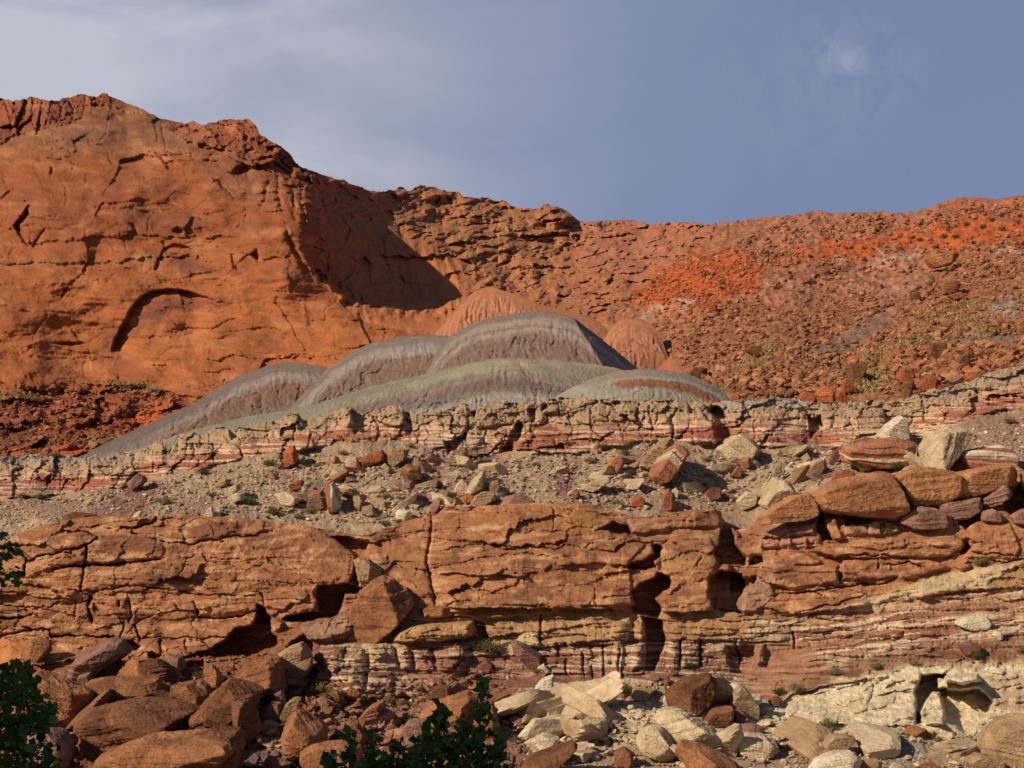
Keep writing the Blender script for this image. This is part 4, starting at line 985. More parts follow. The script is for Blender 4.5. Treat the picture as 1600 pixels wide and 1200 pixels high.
near.ledge([(250,1024),(285,1026),(330,1022),(362,1012)], 12, 14, 2)
near.hole([(196,1002),(207,1000),(222,1010),(215,1016),(200,1015)], 16, 3, 2); near.hole([(231,1020),(240,1018),(252,1022),(248,1030),(232,1030)], 14, 3, 2); near.hole([(184,940),(188,938),(188,948),(183,946)], 6, 2, 1)
near.hole([(400,946),(414,948),(424,960),(426,985),(440,1004),(432,1012),(390,1028),(330,1026),(290,1026),(340,1008),(368,984),(390,978),(398,966)], 48, 5, 3)
near.hole([(495,915),(520,912),(546,912),(567,918),(562,926),(540,930),(536,948),(528,962),(505,966),(470,974),(440,968),(450,960),(497,956),(493,935)], 34, 4, 2)
near.hole([(516,836),(548,838),(576,846),(576,866),(558,880),(566,905),(560,918),(545,912),(552,886),(555,868),(540,856)], 22, 4, 2)
near.bulge([(425,965),(447,970),(440,985),(430,990),(418,986)], 18, 5, 2)
near.bulge([(448,1000),(470,975),(520,965),(548,956),(560,975),(545,1000),(500,1004),(470,1012)], 16, 10, 2); near.paint([(470,978),(548,960),(556,975),(530,990),(480,1000)], C8(176,126,98), .8, 6, 3)
near.paint([(155,842),(172,836),(225,836),(256,854),(250,861),(160,862)], sV, .85, 2, 2); near.paint([(292,827),(325,816),(371,815),(369,836),(320,846),(300,846)], sV, .75, 2, 2); near.paint([(65,846),(100,836),(102,850),(70,856)], sV, .6, 2, 3)
near.paint([(85,882),(104,876),(105,886),(88,888)], sV, .6, 2, 2); near.paint([(358,866),(400,864),(410,869),(360,872)], C8(200,150,102), .8, 2, 2); near.paint([(0,1000),(68,1002),(66,1034),(0,1038)], C8(196,120,70), .8, 4, 3)
# ---- brown sandstone, middle part
near.crack([(675,808),(672,840),(668,865),(667,880),(675,910),(680,945)], 2.0, 8, 2)
near.bulge([(672,812),(700,800),(860,790),(975,812),(1010,850),(985,880),(990,948),(690,946),(680,915),(668,880)], 9, 5, 2)
near.slope([(580,840),(672,812),(668,880),(680,944),(645,935),(600,890)], .12, .05, 1, 10)
near.ledge([(680,900),(705,895),(750,900),(780,898),(830,902)], 6, 24, 2)
near.ledge([(867,885),(925,880),(985,884),(1036,890)], 6, 26, 2)
near.ledge([(680,948),(740,951),(800,949),(842,952),(880,949),(930,952),(985,953)], 15, 26, 2)
near.ledge([(1030,955),(1070,958),(1115,952)], 14, 24, 2)
near.bulge([(985,832),(987,820),(1040,806),(1095,795),(1118,791),(1129,805),(1126,825),(1055,827),(1010,837)], 13, 6, 2)
near.slope([(1080,798),(1118,791),(1129,805),(1126,825),(1084,824)], -.35, .1, 1, 4)
near.bulge([(1000,840),(1060,830),(1110,836),(1122,860),(1122,882),(1110,905),(1106,945),(1030,950),(1040,925),(1060,905),(1040,895),(1030,880),(1035,860)], 8, 6, 2)
for P in ([(862,792),(865,825)], [(720,880),(770,868),(830,866),(880,872)], [(820,910),(822,900),(840,892)], [(930,920),(932,950)], [(690,860),(760,850),(850,856),(940,850)], [(1060,870),(1068,862)], [(958,862),(972,852)], [(1085,890),(1100,868)], [(700,925),(730,918),(790,930)], [(940,935),(985,930)]):
    near.crack(P, 1.3, 4, 4)
for P, dd in (([(928,828),(945,822),(960,816),(978,820),(998,840),(985,840),(945,830)], 20), ([(975,888),(985,880),(1005,876),(1022,864),(1016,852),(1026,850),(1035,856),(1033,868),(1021,878),(1028,888),(1000,890)], 22),
  ([(984,924),(1000,910),(1024,903),(1028,894),(1047,899),(1052,910),(1041,922),(1026,936),(1036,950),(1028,968),(985,954),(990,945)], 36), ([(1003,962),(1036,968),(1043,1000),(1034,1025),(1022,1048),(1006,1048),(1008,1000)], 36),
  ([(1126,800),(1140,806),(1150,850),(1168,870),(1166,884),(1125,882),(1112,862),(1124,850)], 34), ([(1106,902),(1122,889),(1160,897),(1166,920),(1152,945),(1165,962),(1110,952),(1105,930)], 36),
  ([(1168,870),(1190,868),(1196,880),(1170,886)], 16), ([(1150,905),(1180,898),(1190,915),(1165,925)], 14)):
    near.hole(P, dd, 4, 2.5)
near.paint([(600,862),(665,866),(672,900),(678,930),(640,910),(605,885)], C8(158,104,66), .8, 8, 4)
near.paint([(700,808),(860,796),(862,824),(760,830),(705,836)], C8(160,102,62), .7, 5, 4); near.paint([(845,858),(868,846),(900,842),(904,855),(890,872),(860,866)], sV, .6, 3, 4); near.paint([(724,826),(790,818),(800,815),(780,826),(730,832)], C8(206,160,118), .6, 2, 3)
near.paint([(1060,838),(1110,842),(1120,856),(1070,862),(1050,850)], C8(144,92,64), .6, 3, 3); near.paint([(875,815),(900,800),(950,808),(925,826),(905,832)], C8(186,126,62), .55, 4, 4); near.paint([(1030,862),(1070,866),(1120,870),(1118,880),(1040,884)], C8(192,136,82), .6, 3, 3)
# ---- striped maroon beds: pillars, ledges, joints
near.bulge([(486,1014),(540,1004),(640,998),(735,1000),(734,1040),(700,1086),(560,1096),(520,1066)], 16, 10, 3)
near.bulge([(612,1003),(640,978),(700,970),(742,970),(738,996),(690,1006)], 14, 4, 2)
for P, h in (([(542,1014),(552,1010),(567,1012),(574,1042),(566,1080),(540,1080),(528,1052)], 8), ([(576,1008),(600,1005),(613,1008),(622,1043),(600,1048),(577,1045)], 10), ([(574,1050),(612,1050),(616,1070),(600,1080),(574,1080)], 7), ([(617,1006),(639,1006),(645,1045),(626,1047)], 9),
  ([(646,1014),(672,1010),(680,1048),(648,1050)], 6), ([(676,1008),(715,1002),(728,1018),(706,1048),(684,1048)], 10), ([(490,1026),(508,1012),(540,1010),(536,1042),(520,1052),(500,1038)], 9), ([(612,1002),(627,982),(667,974),(740,970),(736,992),(697,1001),(642,1006)], 12),
  ([(660,950),(675,948),(730,948),(740,953),(700,960),(662,964)], 12), ([(815,988),(843,982),(846,1008),(800,1016)], 4), ([(955,975),(985,962),(988,985),(980,1000),(952,996)], 10), ([(992,972),(1004,972),(1008,990),(1002,1002),(990,998)], 10), ([(960,1000),(975,1000),(972,1060),(955,1055)], 6),
  ([(988,1006),(1004,1004),(1003,1040),(985,1050)], 8), ([(1178,1010),(1195,1006),(1196,1035),(1182,1040)], 10), ([(1046,996),(1062,1000),(1062,1046),(1040,1046)], 4), ([(1064,1000),(1093,1000),(1093,1040),(1064,1044)], 4)):
    near.bulge(P, h * .9, 3, 1.5, 3.2)
for P in ([(846,960),(845,985),(844,1007)], [(942,1005),(943,1030),(944,1057)], [(885,1030),(885,1055)], [(1094,1000),(1094,1040)], [(1064,1000),(1062,1042)], [(910,1020),(912,1056)], [(1238,985),(1240,1012)], [(968,1010),(966,1050)], [(870,1005),(872,1025)], [(925,1040),(927,1060)], [(1150,1000),(1155,1040)], [(740,972),(756,975),(762,995)]):
    near.crack(P, 2.0, 8, 2)
near.ledge([(760,998),(800,990),(850,985),(900,978),(960,972)], 6, 12, 2); near.ledge([(800,1016),(860,1010),(930,1000),(985,1000)], 7, 18, 2); near.ledge([(612,1004),(660,1000),(700,1004),(740,994)], 10, 16, 2); near.ledge([(700,962),(760,966),(850,960)], 6, 8, 2)
near.ledge([(1040,998),(1100,1000),(1180,1004),(1240,1000)], 5, 20, 2)
near.hole([(1132,1010),(1160,1006),(1178,1010),(1184,1036),(1170,1056),(1140,1050)], 14, 6, 3); near.hole([(1360,1000),(1400,994),(1412,985),(1416,998),(1400,1005)], 5, 3, 2); near.hole([(740,975),(760,978),(764,998),(748,998)], 14, 4, 2)
near.hole([(445,1010),(475,990),(490,1005),(490,1025),(500,1040),(480,1040),(460,1030)], 16, 5, 3)
# ---- right part: blocks under the cap boulders, slabs and courses
for P, h, r in (([(1289,850),(1416,838),(1505,840),(1510,855),(1487,870),(1400,874),(1312,872),(1261,861)], 14, 5), ([(1520,826),(1580,818),(1597,855),(1588,874),(1505,872),(1512,850)], 6, 6), ([(1197,887),(1240,884),(1310,883),(1312,910),(1235,921),(1209,913)], 10, 5),
  ([(1315,873),(1450,871),(1487,887),(1442,901),(1358,907),(1315,907)], 9, 5), ([(1230,858),(1252,860),(1282,874),(1288,882),(1240,884)], 9, 4), ([(1213,822),(1230,818),(1240,852),(1225,858),(1186,856),(1188,832)], 8, 5), ([(1226,822),(1275,816),(1274,835),(1229,838)], 9, 5), ([(1230,840),(1262,838),(1262,856),(1230,858)], 7, 5),
  ([(1287,808),(1308,806),(1318,842),(1302,845),(1290,828)], 10, 4), ([(1320,822),(1352,816),(1360,836),(1322,838)], 6, 4), ([(1352,814),(1376,812),(1378,836),(1358,838)], 7, 5), ([(1380,812),(1402,818),(1408,832),(1380,836)], 7, 4), ([(1254,838),(1280,840),(1288,855),(1258,858)], 8, 5),
  ([(1486,885),(1512,874),(1520,886),(1500,893)], 10, 4), ([(1150,860),(1190,835),(1195,865),(1160,872)], 4, 6), ([(1165,920),(1205,905),(1212,935),(1180,958),(1160,955)], 5, 6)):
    near.bulge(P, h * 1.4, min(r, 4), 1.4)
for P, dd in (([(1276,800),(1286,796),(1292,826),(1306,846),(1284,846),(1276,828)], 22), ([(1318,806),(1350,800),(1376,806),(1360,818),(1322,824)], 16), ([(1500,796),(1540,790),(1545,800),(1510,828),(1496,820)], 18), ([(1568,780),(1597,752),(1610,800),(1580,806),(1566,796)], 26), ([(1505,842),(1522,858),(1500,866)], 10), ([(1400,815),(1416,798),(1408,815)], 12),
  ([(1140,880),(1165,870),(1190,890),(1180,915),(1140,930)], 10)):
    near.hole(P, dd, 4, 2)
for P in ([(1312,884),(1314,912)], [(1372,890),(1372,872)], [(1416,855),(1414,842)], [(1290,872),(1350,866),(1420,872)], [(1240,960),(1300,945),(1350,930)], [(1200,930),(1260,925),(1330,915),(1400,908)], [(1450,886),(1420,880),(1380,882)], [(1500,880),(1600,876)], [(1520,862),(1590,870)]):
    near.crack(P, 1.5, 6, 3)
near.paint([(1186,856),(1190,826),(1275,816),(1275,856)], C8(176,124,98), .7, 4, 3); near.paint([(1322,812),(1402,812),(1405,838),(1322,838)], C8(176,124,96), .7, 4, 3)
near.paint([(1130,780),(1190,790),(1200,800),(1160,830),(1132,820)], C8(182,130,104), .8, 5, 4); near.paint([(985,830),(960,800),(1000,806),(1060,804),(1020,812)], C8(178,126,98), .5, 5, 4)
near.paint([(1165,905),(1205,890),(1215,935),(1180,962),(1150,960)], C8(178,132,104), .6, 6, 5)
# foot of the cliff, left: hollows between the fallen blocks
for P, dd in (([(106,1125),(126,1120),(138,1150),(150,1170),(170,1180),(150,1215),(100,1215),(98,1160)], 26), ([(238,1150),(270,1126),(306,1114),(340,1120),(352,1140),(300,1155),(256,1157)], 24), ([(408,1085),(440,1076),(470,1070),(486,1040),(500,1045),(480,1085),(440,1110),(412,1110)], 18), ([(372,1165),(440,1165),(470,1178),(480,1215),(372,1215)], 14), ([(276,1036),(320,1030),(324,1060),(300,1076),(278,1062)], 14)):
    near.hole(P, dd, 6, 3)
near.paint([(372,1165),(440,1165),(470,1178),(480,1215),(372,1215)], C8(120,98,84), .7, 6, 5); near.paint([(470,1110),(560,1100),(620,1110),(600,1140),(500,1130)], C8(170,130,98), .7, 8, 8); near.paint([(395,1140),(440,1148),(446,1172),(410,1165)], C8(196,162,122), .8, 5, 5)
near.paint([(620,1040),(700,1020),(800,1030),(840,1060),(780,1100),(660,1096)], C8(148,92,74), .6, 8, 8); near.paint([(830,1120),(900,1112),(990,1130),(990,1200),(830,1200)], C8(190,160,120), .5, 10, 8)
pl_ = (sstep(-4, 4, V - B2)[..., None] * rr)
near.C *= 1 - pl_ * (1 - np.array([1.02, .965, 1.0]))
near.Z[:] = np.where(inA > .5, 1, np.where(inC > .5, 3, 2))
m_sand = terrain_mat('brown sandstone', 1.1, .6, (.82, 1.16), 8)
m_beds = terrain_mat('thin bedded maroon stone', 1.5, .65, (.82, 1.18), 7)
m_foot = terrain_mat('rocky slope', 1.5, .75, (.76, 1.22), 6)
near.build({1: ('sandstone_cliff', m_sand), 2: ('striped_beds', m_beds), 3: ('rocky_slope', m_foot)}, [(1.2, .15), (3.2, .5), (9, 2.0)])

# river bank: the ground the viewer stands on, one sheet to the horizon
gx = np.concatenate([-np.geomspace(60, 3000, 30)[::-1], np.linspace(-58, 58, 117), np.geomspace(60, 3000, 30)])
gy = np.concatenate([-np.geomspace(60, 3000, 30)[::-1], np.linspace(-58, 58, 117), np.geomspace(60, 3000, 30)])
GX, GY = np.meshgrid(gx, gy)
ground_z = lambda x, y: -.05 - 2.9 * sstep(14, 50, y) + .25 * fbm(x / 9, y / 9, 3, 600)
GZ = ground_z(GX, GY)
idx = np.arange(GX.size).reshape(GX.shape)
gq = np.stack([idx[:-1, :-1], idx[:-1, 1:], idx[1:, 1:], idx[1:, :-1]], -1).reshape(-1, 4)
props(mesh_np('ground', np.stack([GX, GY, GZ], -1).reshape(-1, 3), gq, m_scree, np.tile(C8(150,118,88), (GX.size, 1))), 'sandy river bank in front of the cliffs', 'ground', None, 'structure')

LAB = {'cliff': 'tall smooth orange sandstone cliff with a dark curved arch at upper left', 'slickrock_slope': 'lumpy red slickrock slope under the low skyline in the middle', 'rubble_slope': 'steep red slope strewn with rubble at upper right with bright orange patches',
       'cliff_foot': 'broken dark red ledges at the foot of the orange cliff', 'striped_ledge': 'long tan ledge with red and white stripes along its foot', 'scree_slope': 'grey tan gravel slope between the striped ledge and the brown cliff',
       'sandstone_cliff': 'brown sandstone cliff of big jointed beds across the lower half', 'striped_beds': 'thin maroon and cream striped beds under the brown sandstone', 'rocky_slope': 'rocky slope at the very foot with white ledges on its right'}
for n_, l_ in LAB.items():
    o = bpy.data.objects.get(n_)
    if o: props(o, l_, n_.split('_')[-1], None, 'structure')
# ------------------------------------------------------------------ rocks
def ico(n):
    import bmesh
    bm = bmesh.new(); bmesh.ops.create_icosphere(bm, subdivisions=n, radius=1.0)
    v = np.array([x.co[:] for x in bm.verts]); f = np.array([[x.index for x in p.verts] for p in bm.faces]); bm.free()
    return v / np.linalg.norm(v, axis=1)[:, None], f
ICO = {n: ico(n) for n in (1, 2, 3, 4, 5, 6)}
def noise3(p, s, seed):
    return fbm(p[:, 0] * s + p[:, 2] * s * .63, p[:, 1] * s - p[:, 2] * s * .71, 3, seed) * .6 + fbm(p[:, 1] * s + 4.7, p[:, 2] * s + p[:, 0] * s * .3, 3, seed + 5) * .6
def polytope(nrm, off, dirs, p):
    nrm = nrm / np.linalg.norm(nrm, axis=1)[:, None]
    k = np.clip(dirs @ nrm.T, 0, None) / off[None]
    return (k ** p).sum(1) ** (-1 / p)
def free_rock(seed, aspect=(1, .8, .6), sub=3, sharp=40, rough=.05):
    """an angular loose stone about 1 across, base at z = 0 when sunk a little"""
    g = np.random.default_rng(seed)
    n = g.normal(size=(5, 3)); o = g.uniform(.85, 1.15, 5)
    bx = np.concatenate([np.eye(3), -np.eye(3)]) + g.normal(size=(6, 3)) * .22
    n = np.concatenate([n, bx]); o = np.concatenate([o, g.uniform(.72, .95, 6)])
    d, f = ICO[sub]
    v = d * polytope(n, o, d, sharp)[:, None]
    v = v * (1 + rough * noise3(v, 2.2, seed)[:, None]) * np.array(aspect) * .5
    return v, f
RIGHT = np.array([1, 0, 0.]); UP = np.array([0, -SP, CP]); FWD = np.array([0, CP, SP])
def hull2d(P):
    P = sorted(map(tuple, P)); 
    def half(Q):
        h = []
        for q in Q:
            while len(h) > 1 and (h[-1][0] - h[-2][0]) * (q[1] - h[-2][1]) - (h[-1][1] - h[-2][1]) * (q[0] - h[-2][0]) <= 0: h.pop()
            h.append(q)
        return h[:-1]
    return np.array(half(P) + half(P[::-1]))
NR = [0]
def boulder(P, sheet, mat, label, name='boulder', group=None, depth=.75, facets=None, sharp=26, rough=.028, bed=None, lift=0.0, strata=0.3, grow=1.04, cat='boulder', hang=0.0, back=0.0):
    """a fallen block with a measured outline, standing where its foot meets the slope"""
    NR[0] += 1; seed = 1000 + NR[0] * 7
    g = np.random.default_rng(seed)
    P = np.asarray(P, float); c2 = P.mean(0)
    if grow != 1: P = c2 + (P - c2) * grow
    vb_, vt_ = P[:, 1].max(), P[:, 1].min(); P[:, 1] += np.where(P[:, 1] > (vb_ * .6 + vt_ * .4), (vb_ - vt_) * .10, 0) * (0 if hang else 1)
    H = hull2d(P); c = H.mean(0)
    lo = H[np.argmax(H[:, 1])]
    Yb = float(np.min(sheet.at([lo[0], c[0], H[:, 0].min() * .7 + c[0] * .3, H[:, 0].max() * .7 + c[0] * .3], [H[:, 1].max()] * 4)))
    w, h = np.ptp(H[:, 0]), np.ptp(H[:, 1])
    m = Yb / F / CP
    th0 = (depth * min(w, h) * .75 + .12 * max(w, h) * depth) * m
    Y0 = Yb + (-hang if hang else .35 * th0) + back
    m = Y0 / F / (CP)                                   # metres per pixel (close enough)
    ctr = to3d(c[0], c[1], Y0)
    E = (H - c) * np.array([1, -1]) * m                   # outline in metres, right / up
    nr, of = [], []
    k = len(E)
    for i in range(k):
        a, b = E[i], E[(i + 1) % k]
        e = b - a; n2 = np.array([e[1], -e[0]]); L2 = np.hypot(*n2)
        if L2 < 1e-6: continue
        n2 /= L2
        if n2 @ (a + b) < 0: n2 = -n2
        d = n2 @ a
        for tz in (g.uniform(.04, .22), -.2):
            n3 = RIGHT * n2[0] + UP * n2[1] - FWD * tz
            nr.append(n3 / np.linalg.norm(n3)); of.append(max(d, .02) / np.linalg.norm(n3))
    th = depth * min(w, h) * m * .75 + .12 * max(w, h) * m * depth
    if facets is None:
        facets = [(g.uniform(-.5, -.1), g.uniform(.2, .7), .8, g.uniform(.5, .7)), (g.uniform(.4, .9), g.uniform(-.3, .2), .6, g.uniform(.55, .8)), (g.uniform(-.3, .3), g.uniform(-.7, -.3), .75, g.uniform(.6, .85)), (g.uniform(-.35, .1), g.uniform(-.15, .25), 1, .62)]
    facets = list(facets) + [(g.uniform(-1, 1), g.uniform(-.9, .9), g.uniform(.35, .9), g.uniform(.72, 1.0)) for _ in range(5)]
    for x, y, z, o in facets:
        n3 = RIGHT * x + UP * y - FWD * z; n3 /= np.linalg.norm(n3)
        # how far the box of the block reaches this way: keeps the measured outline, only cuts its corners
        reach = abs(n3 @ RIGHT) * w * m * .5 + abs(n3 @ UP) * h * m * .5 + abs(n3 @ FWD) * th
        nr.append(n3); of.append(max(reach * o * .92, th * .45))
    for q in ((0, 0), (.6, .4), (-.6, .4), (0, -.7)):
        n3 = RIGHT * q[0] + UP * q[1] + FWD; n3 /= np.linalg.norm(n3); nr.append(n3); of.append(th * 1.0)
    nr, of = np.array(nr), np.array(of)
    big = max(w, h)
    sub = 6 if big > 90 else (5 if big > 28 else (4 if big > 12 else 3))
    sharp = sharp * 2.2
    d, f = ICO[sub]
    ax = (RIGHT[None] * d[:, :1] * max(w * m, .3 * h * m) + UP[None] * d[:, 1:2] * max(h * m, .3 * w * m) + FWD[None] * d[:, 2:] * th * 2)
    d = ax / np.linalg.norm(ax, axis=1)[:, None]
    v = d * polytope(nr, of, d, sharp)[:, None]
    s0 = math.sqrt(w * h) * m
    amp = rough * s0
    disp = amp * (.6 * noise3(v / s0, 2.6, seed) + .6 * noise3(v / s0, 7, seed + 1)) + .45 * amp * noise3(v / s0, 17, seed + 2)
    # bedding direction: local z of the finished object
    bz = Vector(bed if bed else (g.uniform(-.3, .3), g.uniform(-.3, .1), 1)).normalized()
    q = bz.to_track_quat('Z', 'Y')
    Rm = np.array(q.to_matrix())
    zl = v @ Rm[:, 2]
    if strata:
        disp += strata * s0 * (ridged(zl / s0 * 7 + .3 * noise3(v / s0, 2, seed), zl * 0 + seed * .37, 3, seed + 3) - .4) * .05
    v = v * (1 + disp / np.linalg.norm(v, axis=1))[:, None]
    # sit the block so its origin is at its foot
    foot = np.array([0, 0, v[:, 2].min()])
    loc = ctr + foot
    vl = (v - foot) @ Rm
    o = mesh_np(name, vl, f, mat, smooth=False)
    o.location = loc; o.rotation_mode = 'QUATERNION'; o.rotation_quaternion = q
    return props(o, label, cat, group)

K = {}
def mk(key, *a, **kw): K[key] = rock_mat(*a, **kw)
mk('red', 'red sandstone', (C8(134,84,56), C8(178,116,76)), .9, bump=.6, vary=.15)
mk('cap', 'cap sandstone', (C8(160,102,66), C8(196,132,88)), .5, bump=.5, vary=.06)
mk('dark', 'varnished sandstone', (C8(102,63,43), C8(144,92,60)), .8, bump=.6, vary=.15)
mk('mauve', 'mauve stone', (C8(138,94,78), C8(178,128,104)), .9, bump=.6, vary=.15)
mk('cream', 'cream sandstone', (C8(182,144,108), C8(224,190,150)), .9, bump=.6, vary=.12)
mk('tan', 'tan stone', (C8(152,114,82), C8(192,148,108)), .9, bump=.6, vary=.12)
mk('white', 'white stone', (C8(200,168,134), C8(234,206,172)), .9, bump=.6, vary=.12)
mk('maroon', 'maroon stone', (C8(110,66,54), C8(150,96,76)), 1.0, bump=.6, vary=.12)
mk('striped', 'red striped stone', (C8(160,96,70), C8(186,118,86)), .8, stripes=(tuple(C8(212,186,148)), .55, .54), bump=.55, vary=.1)
mk('creamstriped', 'cream striped stone', (C8(192,156,118), C8(214,180,142)), .8, stripes=(tuple(C8(166,100,70)), .5, .60), bump=.55, vary=.1)
mk('veined', 'white veined red stone', (C8(156,88,64), C8(180,108,78)), 1.2, stripes=(tuple(C8(218,196,164)), 1.0, .52), bump=.5, vary=.1)
mk('rubble', 'red rubble stone', (C8(140,80,50), C8(196,128,84)), .35, bump=.5, vary=.32)
mk('rust', 'rust red stone', (C8(150,78,48), C8(190,108,66)), .4, bump=.5, vary=.2)
mk('rubble_fill', 'small red rubble', (C8(138,84,56), C8(196,132,92)), .35, bump=.4, vary=.28, island=True)
mk('orange_fill', 'orange earth crumbs', (C8(168,86,50), C8(200,114,70)), .4, bump=.4, vary=.2, island=True)
mk('rust_fill', 'small dark red rubble', (C8(138,82,54), C8(192,122,82)), .4, bump=.4, vary=.28, island=True)
mk('red_fill', 'small red broken stone', (C8(150,94,64), C8(190,130,92)), .8, bump=.4, vary=.25, island=True)
mk('cream_fill', 'small pale broken stone', (C8(176,140,108), C8(222,188,152)), .8, bump=.4, vary=.25, island=True)
mk('pebble_fill', 'small stone chips', (C8(166,130,100), C8(226,190,152)), 1.5, bump=.4, vary=.25, island=True)
mk('pebble', 'pale stone chips', (C8(162,128,98), C8(216,180,144)), 1.5, bump=.4, vary=.3)

# --- cap boulders and blocks of the right-hand ledge
B = boulder
capg = 'huge rounded blocks capping the right ledge'
B([(1177,821),(1183,808),(1209,789),(1240,774),(1261,769),(1273,780),(1279,796),(1276,806),(1258,813),(1206,818)], near, K['cap'], 'smaller wedge shaped brown block at the left end of the capping row', group=capg, grow=.975, depth=.6, sharp=22, hang=.15)
B([(1264,772),(1280,762),(1301,750),(1345,741),(1381,736),(1394,742),(1408,765),(1417,784),(1418,798),(1399,813),(1380,800),(1347,796),(1318,805),(1286,800),(1272,790)], near, K['cap'], 'biggest flat topped brown block in the middle of the capping row', group=capg, grow=.975, depth=.6, sharp=22, hang=.15, facets=[(-.2,.35,.9,.8),(.75,-.1,.6,1.1),(0,-.6,.75,.85),(-.1,.05,1,.85)])
B([(1396,744),(1408,737),(1427,730),(1460,731),(1500,742),(1500,775),(1480,788),(1422,794),(1416,780)], near, K['cap'], 'brown block right of the biggest capping block with a joint between them', group=capg, grow=.975, depth=.6, sharp=22, hang=.15)
B([(1478,742),(1520,732),(1577,724),(1592,738),(1594,757),(1542,767),(1500,782),(1484,770)], near, K['cap'], 'long brown block at the right end of the capping row', group=capg, grow=.975, depth=.6, sharp=22, hang=.15)
B([(1594,738),(1625,728),(1680,726),(1700,760),(1660,790),(1604,772)], near, K['cap'], 'brown capping block cut by the right edge of the picture', group=capg, grow=.975, depth=.6, sharp=22, hang=.15)
B([(1405,815),(1418,802),(1436,792),(1460,796),(1486,806),(1497,818),(1479,826),(1427,827)], near, K['mauve'], 'pale pink rounded block lying under the capping blocks', depth=.6, sharp=9, hang=.15, strata=.5)
B([(1462,800),(1490,788),(1528,778),(1534,796),(1510,810),(1494,812)], near, K['mauve'], 'pink layered block wedged below the long right capping block', depth=.6, sharp=10, hang=.15, strata=.6)
B([(1536,778),(1552,766),(1565,758),(1578,766),(1581,773),(1563,787),(1542,796)], near, K['mauve'], 'pointed pink stone under the right end of the capping row', depth=.6, sharp=9, hang=.15, strata=.6)
B([(1532,800),(1551,795),(1569,806),(1562,816),(1534,814)], near, K['mauve'], 'small round pink stone below the pointed pink stone', depth=.6, sharp=8, hang=.15)
B([(1464,786),(1500,780),(1530,778),(1532,792),(1500,800),(1468,796)], near, K['mauve'], 'flat pink layer tucked under the capping blocks', depth=.7, sharp=10, hang=.15, strata=.6)
B([(1578,806),(1600,795),(1625,800),(1620,820),(1584,818)], near, K['mauve'], 'pink stone at the right picture edge under the capping blocks', depth=.6, sharp=9, hang=.15)
# --- blocks of the gully and the brown cliff
B([(552,995),(545,980),(550,952),(570,920),(597,902),(617,910),(640,930),(643,943),(615,970),(577,1000)], near, K['red'], 'big tilted brown block leaning in the gap of the brown cliff', depth=.5, sharp=26, back=2.0, strata=.4, facets=[(-.35,.1,.95,.75),(.7,-.45,.6,.95),(-.5,.5,.7,.9)])
B([(555,878),(562,872),(576,874),(582,884),(595,893),(585,905),(570,916),(560,900)], near, K['tan'], 'grey pitted rock jammed in the gap above the tilted block', depth=.8, rough=.06, lift=.5)
B([(660,952),(676,947),(706,948),(711,958),(690,962),(664,964)], near, K['red'], 'small rounded brown block under the brown cliff right of the tilted block', depth=.9, sharp=10, lift=.7)
B([(706,950),(730,948),(741,953),(722,959),(711,960)], near, K['red'], 'thin brown slab beside the small rounded block under the cliff', depth=.9, lift=.6)
# --- left boulder pile
pile = 'fallen red boulders at the foot of the cliff'
def BL(P, k, lab, **kw): return B(P, near, K[k], lab, group=pile, **kw)
BL([(104,1056),(112,1040),(120,1030),(146,1012),(172,999),(190,1002),(202,1014),(202,1020),(160,1036),(156,1048),(128,1060)], 'mauve', 'mauve slab leaning against the foot of the brown cliff at left', depth=.7, lift=.5, facets=[(-.4,.25,.9,.8),(.6,-.6,.5,.9)])
BL([(166,1046),(170,1038),(180,1034),(222,1038),(226,1050),(224,1058),(168,1057)], 'dark', 'low layered brown block beneath the mauve slab', depth=.9, strata=.8, lift=.3)
BL([(220,1038),(232,1033),(248,1032),(264,1042),(270,1056),(262,1062),(228,1058)], 'dark', 'rounded layered brown block right of the low layered block', depth=.9, strata=.8, lift=.3, sharp=14)
BL([(138,1072),(146,1063),(160,1060),(246,1057),(250,1068),(246,1078),(216,1087),(180,1092),(140,1096)], 'red', 'long flat topped slab with a dark stain on its upper face', depth=.8, lift=.5, facets=[(-.1,.5,.85,.7),(-.1,-.25,.95,.85),(.7,-.2,.6,1)])
BL([(112,1124),(138,1100),(168,1078),(173,1082),(164,1092),(165,1106),(128,1126)], 'red', 'narrow upright wedge of rock standing in front of the long slab', depth=1.2, lift=1.0, facets=[(-.5,.2,.8,.8),(.8,-.1,.5,.8)], sharp=34)
BL([(128,1126),(140,1114),(152,1108),(190,1098),(228,1094),(268,1098),(304,1108),(286,1122),(262,1134),(238,1148),(196,1158),(170,1177),(138,1162),(134,1140)], 'dark', 'largest dark boulder of the left pile with cracked lower side', depth=.75, lift=.9, strata=.3, facets=[(-.15,.55,.8,.62),(-.2,-.15,.95,.72),(.5,-.6,.6,.75)], rough=.03)
BL([(158,1197),(164,1184),(174,1176),(240,1150),(256,1156),(320,1152),(366,1142),(374,1156),(366,1176),(340,1190),(240,1206),(160,1212)], 'red', 'long sloping slab at the bottom edge left of centre', depth=.8, lift=1.2, strata=.6, facets=[(-.2,.6,.75,.6),(.1,-.5,.85,.8)])
BL([(300,1150),(340,1140),(372,1142),(378,1162),(374,1200),(340,1212),(304,1205)], 'dark', 'blunt end of a slab with a shaded right side by the bottom edge', depth=.8, lift=1.2, facets=[(-.3,.7,.6,.6),(.9,-.1,.4,.9),(-.05,-.15,1,.8)])
BL([(44,1070),(54,1058),(66,1050),(84,1062),(120,1072),(138,1080),(139,1096),(112,1122),(96,1106),(60,1094)], 'red', 'broad rough red mass at the left behind the leafy branches', depth=.6, rough=.05, lift=.2)
BL([(44,1152),(80,1140),(98,1150),(108,1168),(107,1188),(84,1204),(40,1204)], 'mauve', 'rounded pinkish boulder low at the left by the leaves', depth=.8, sharp=12, lift=.7)
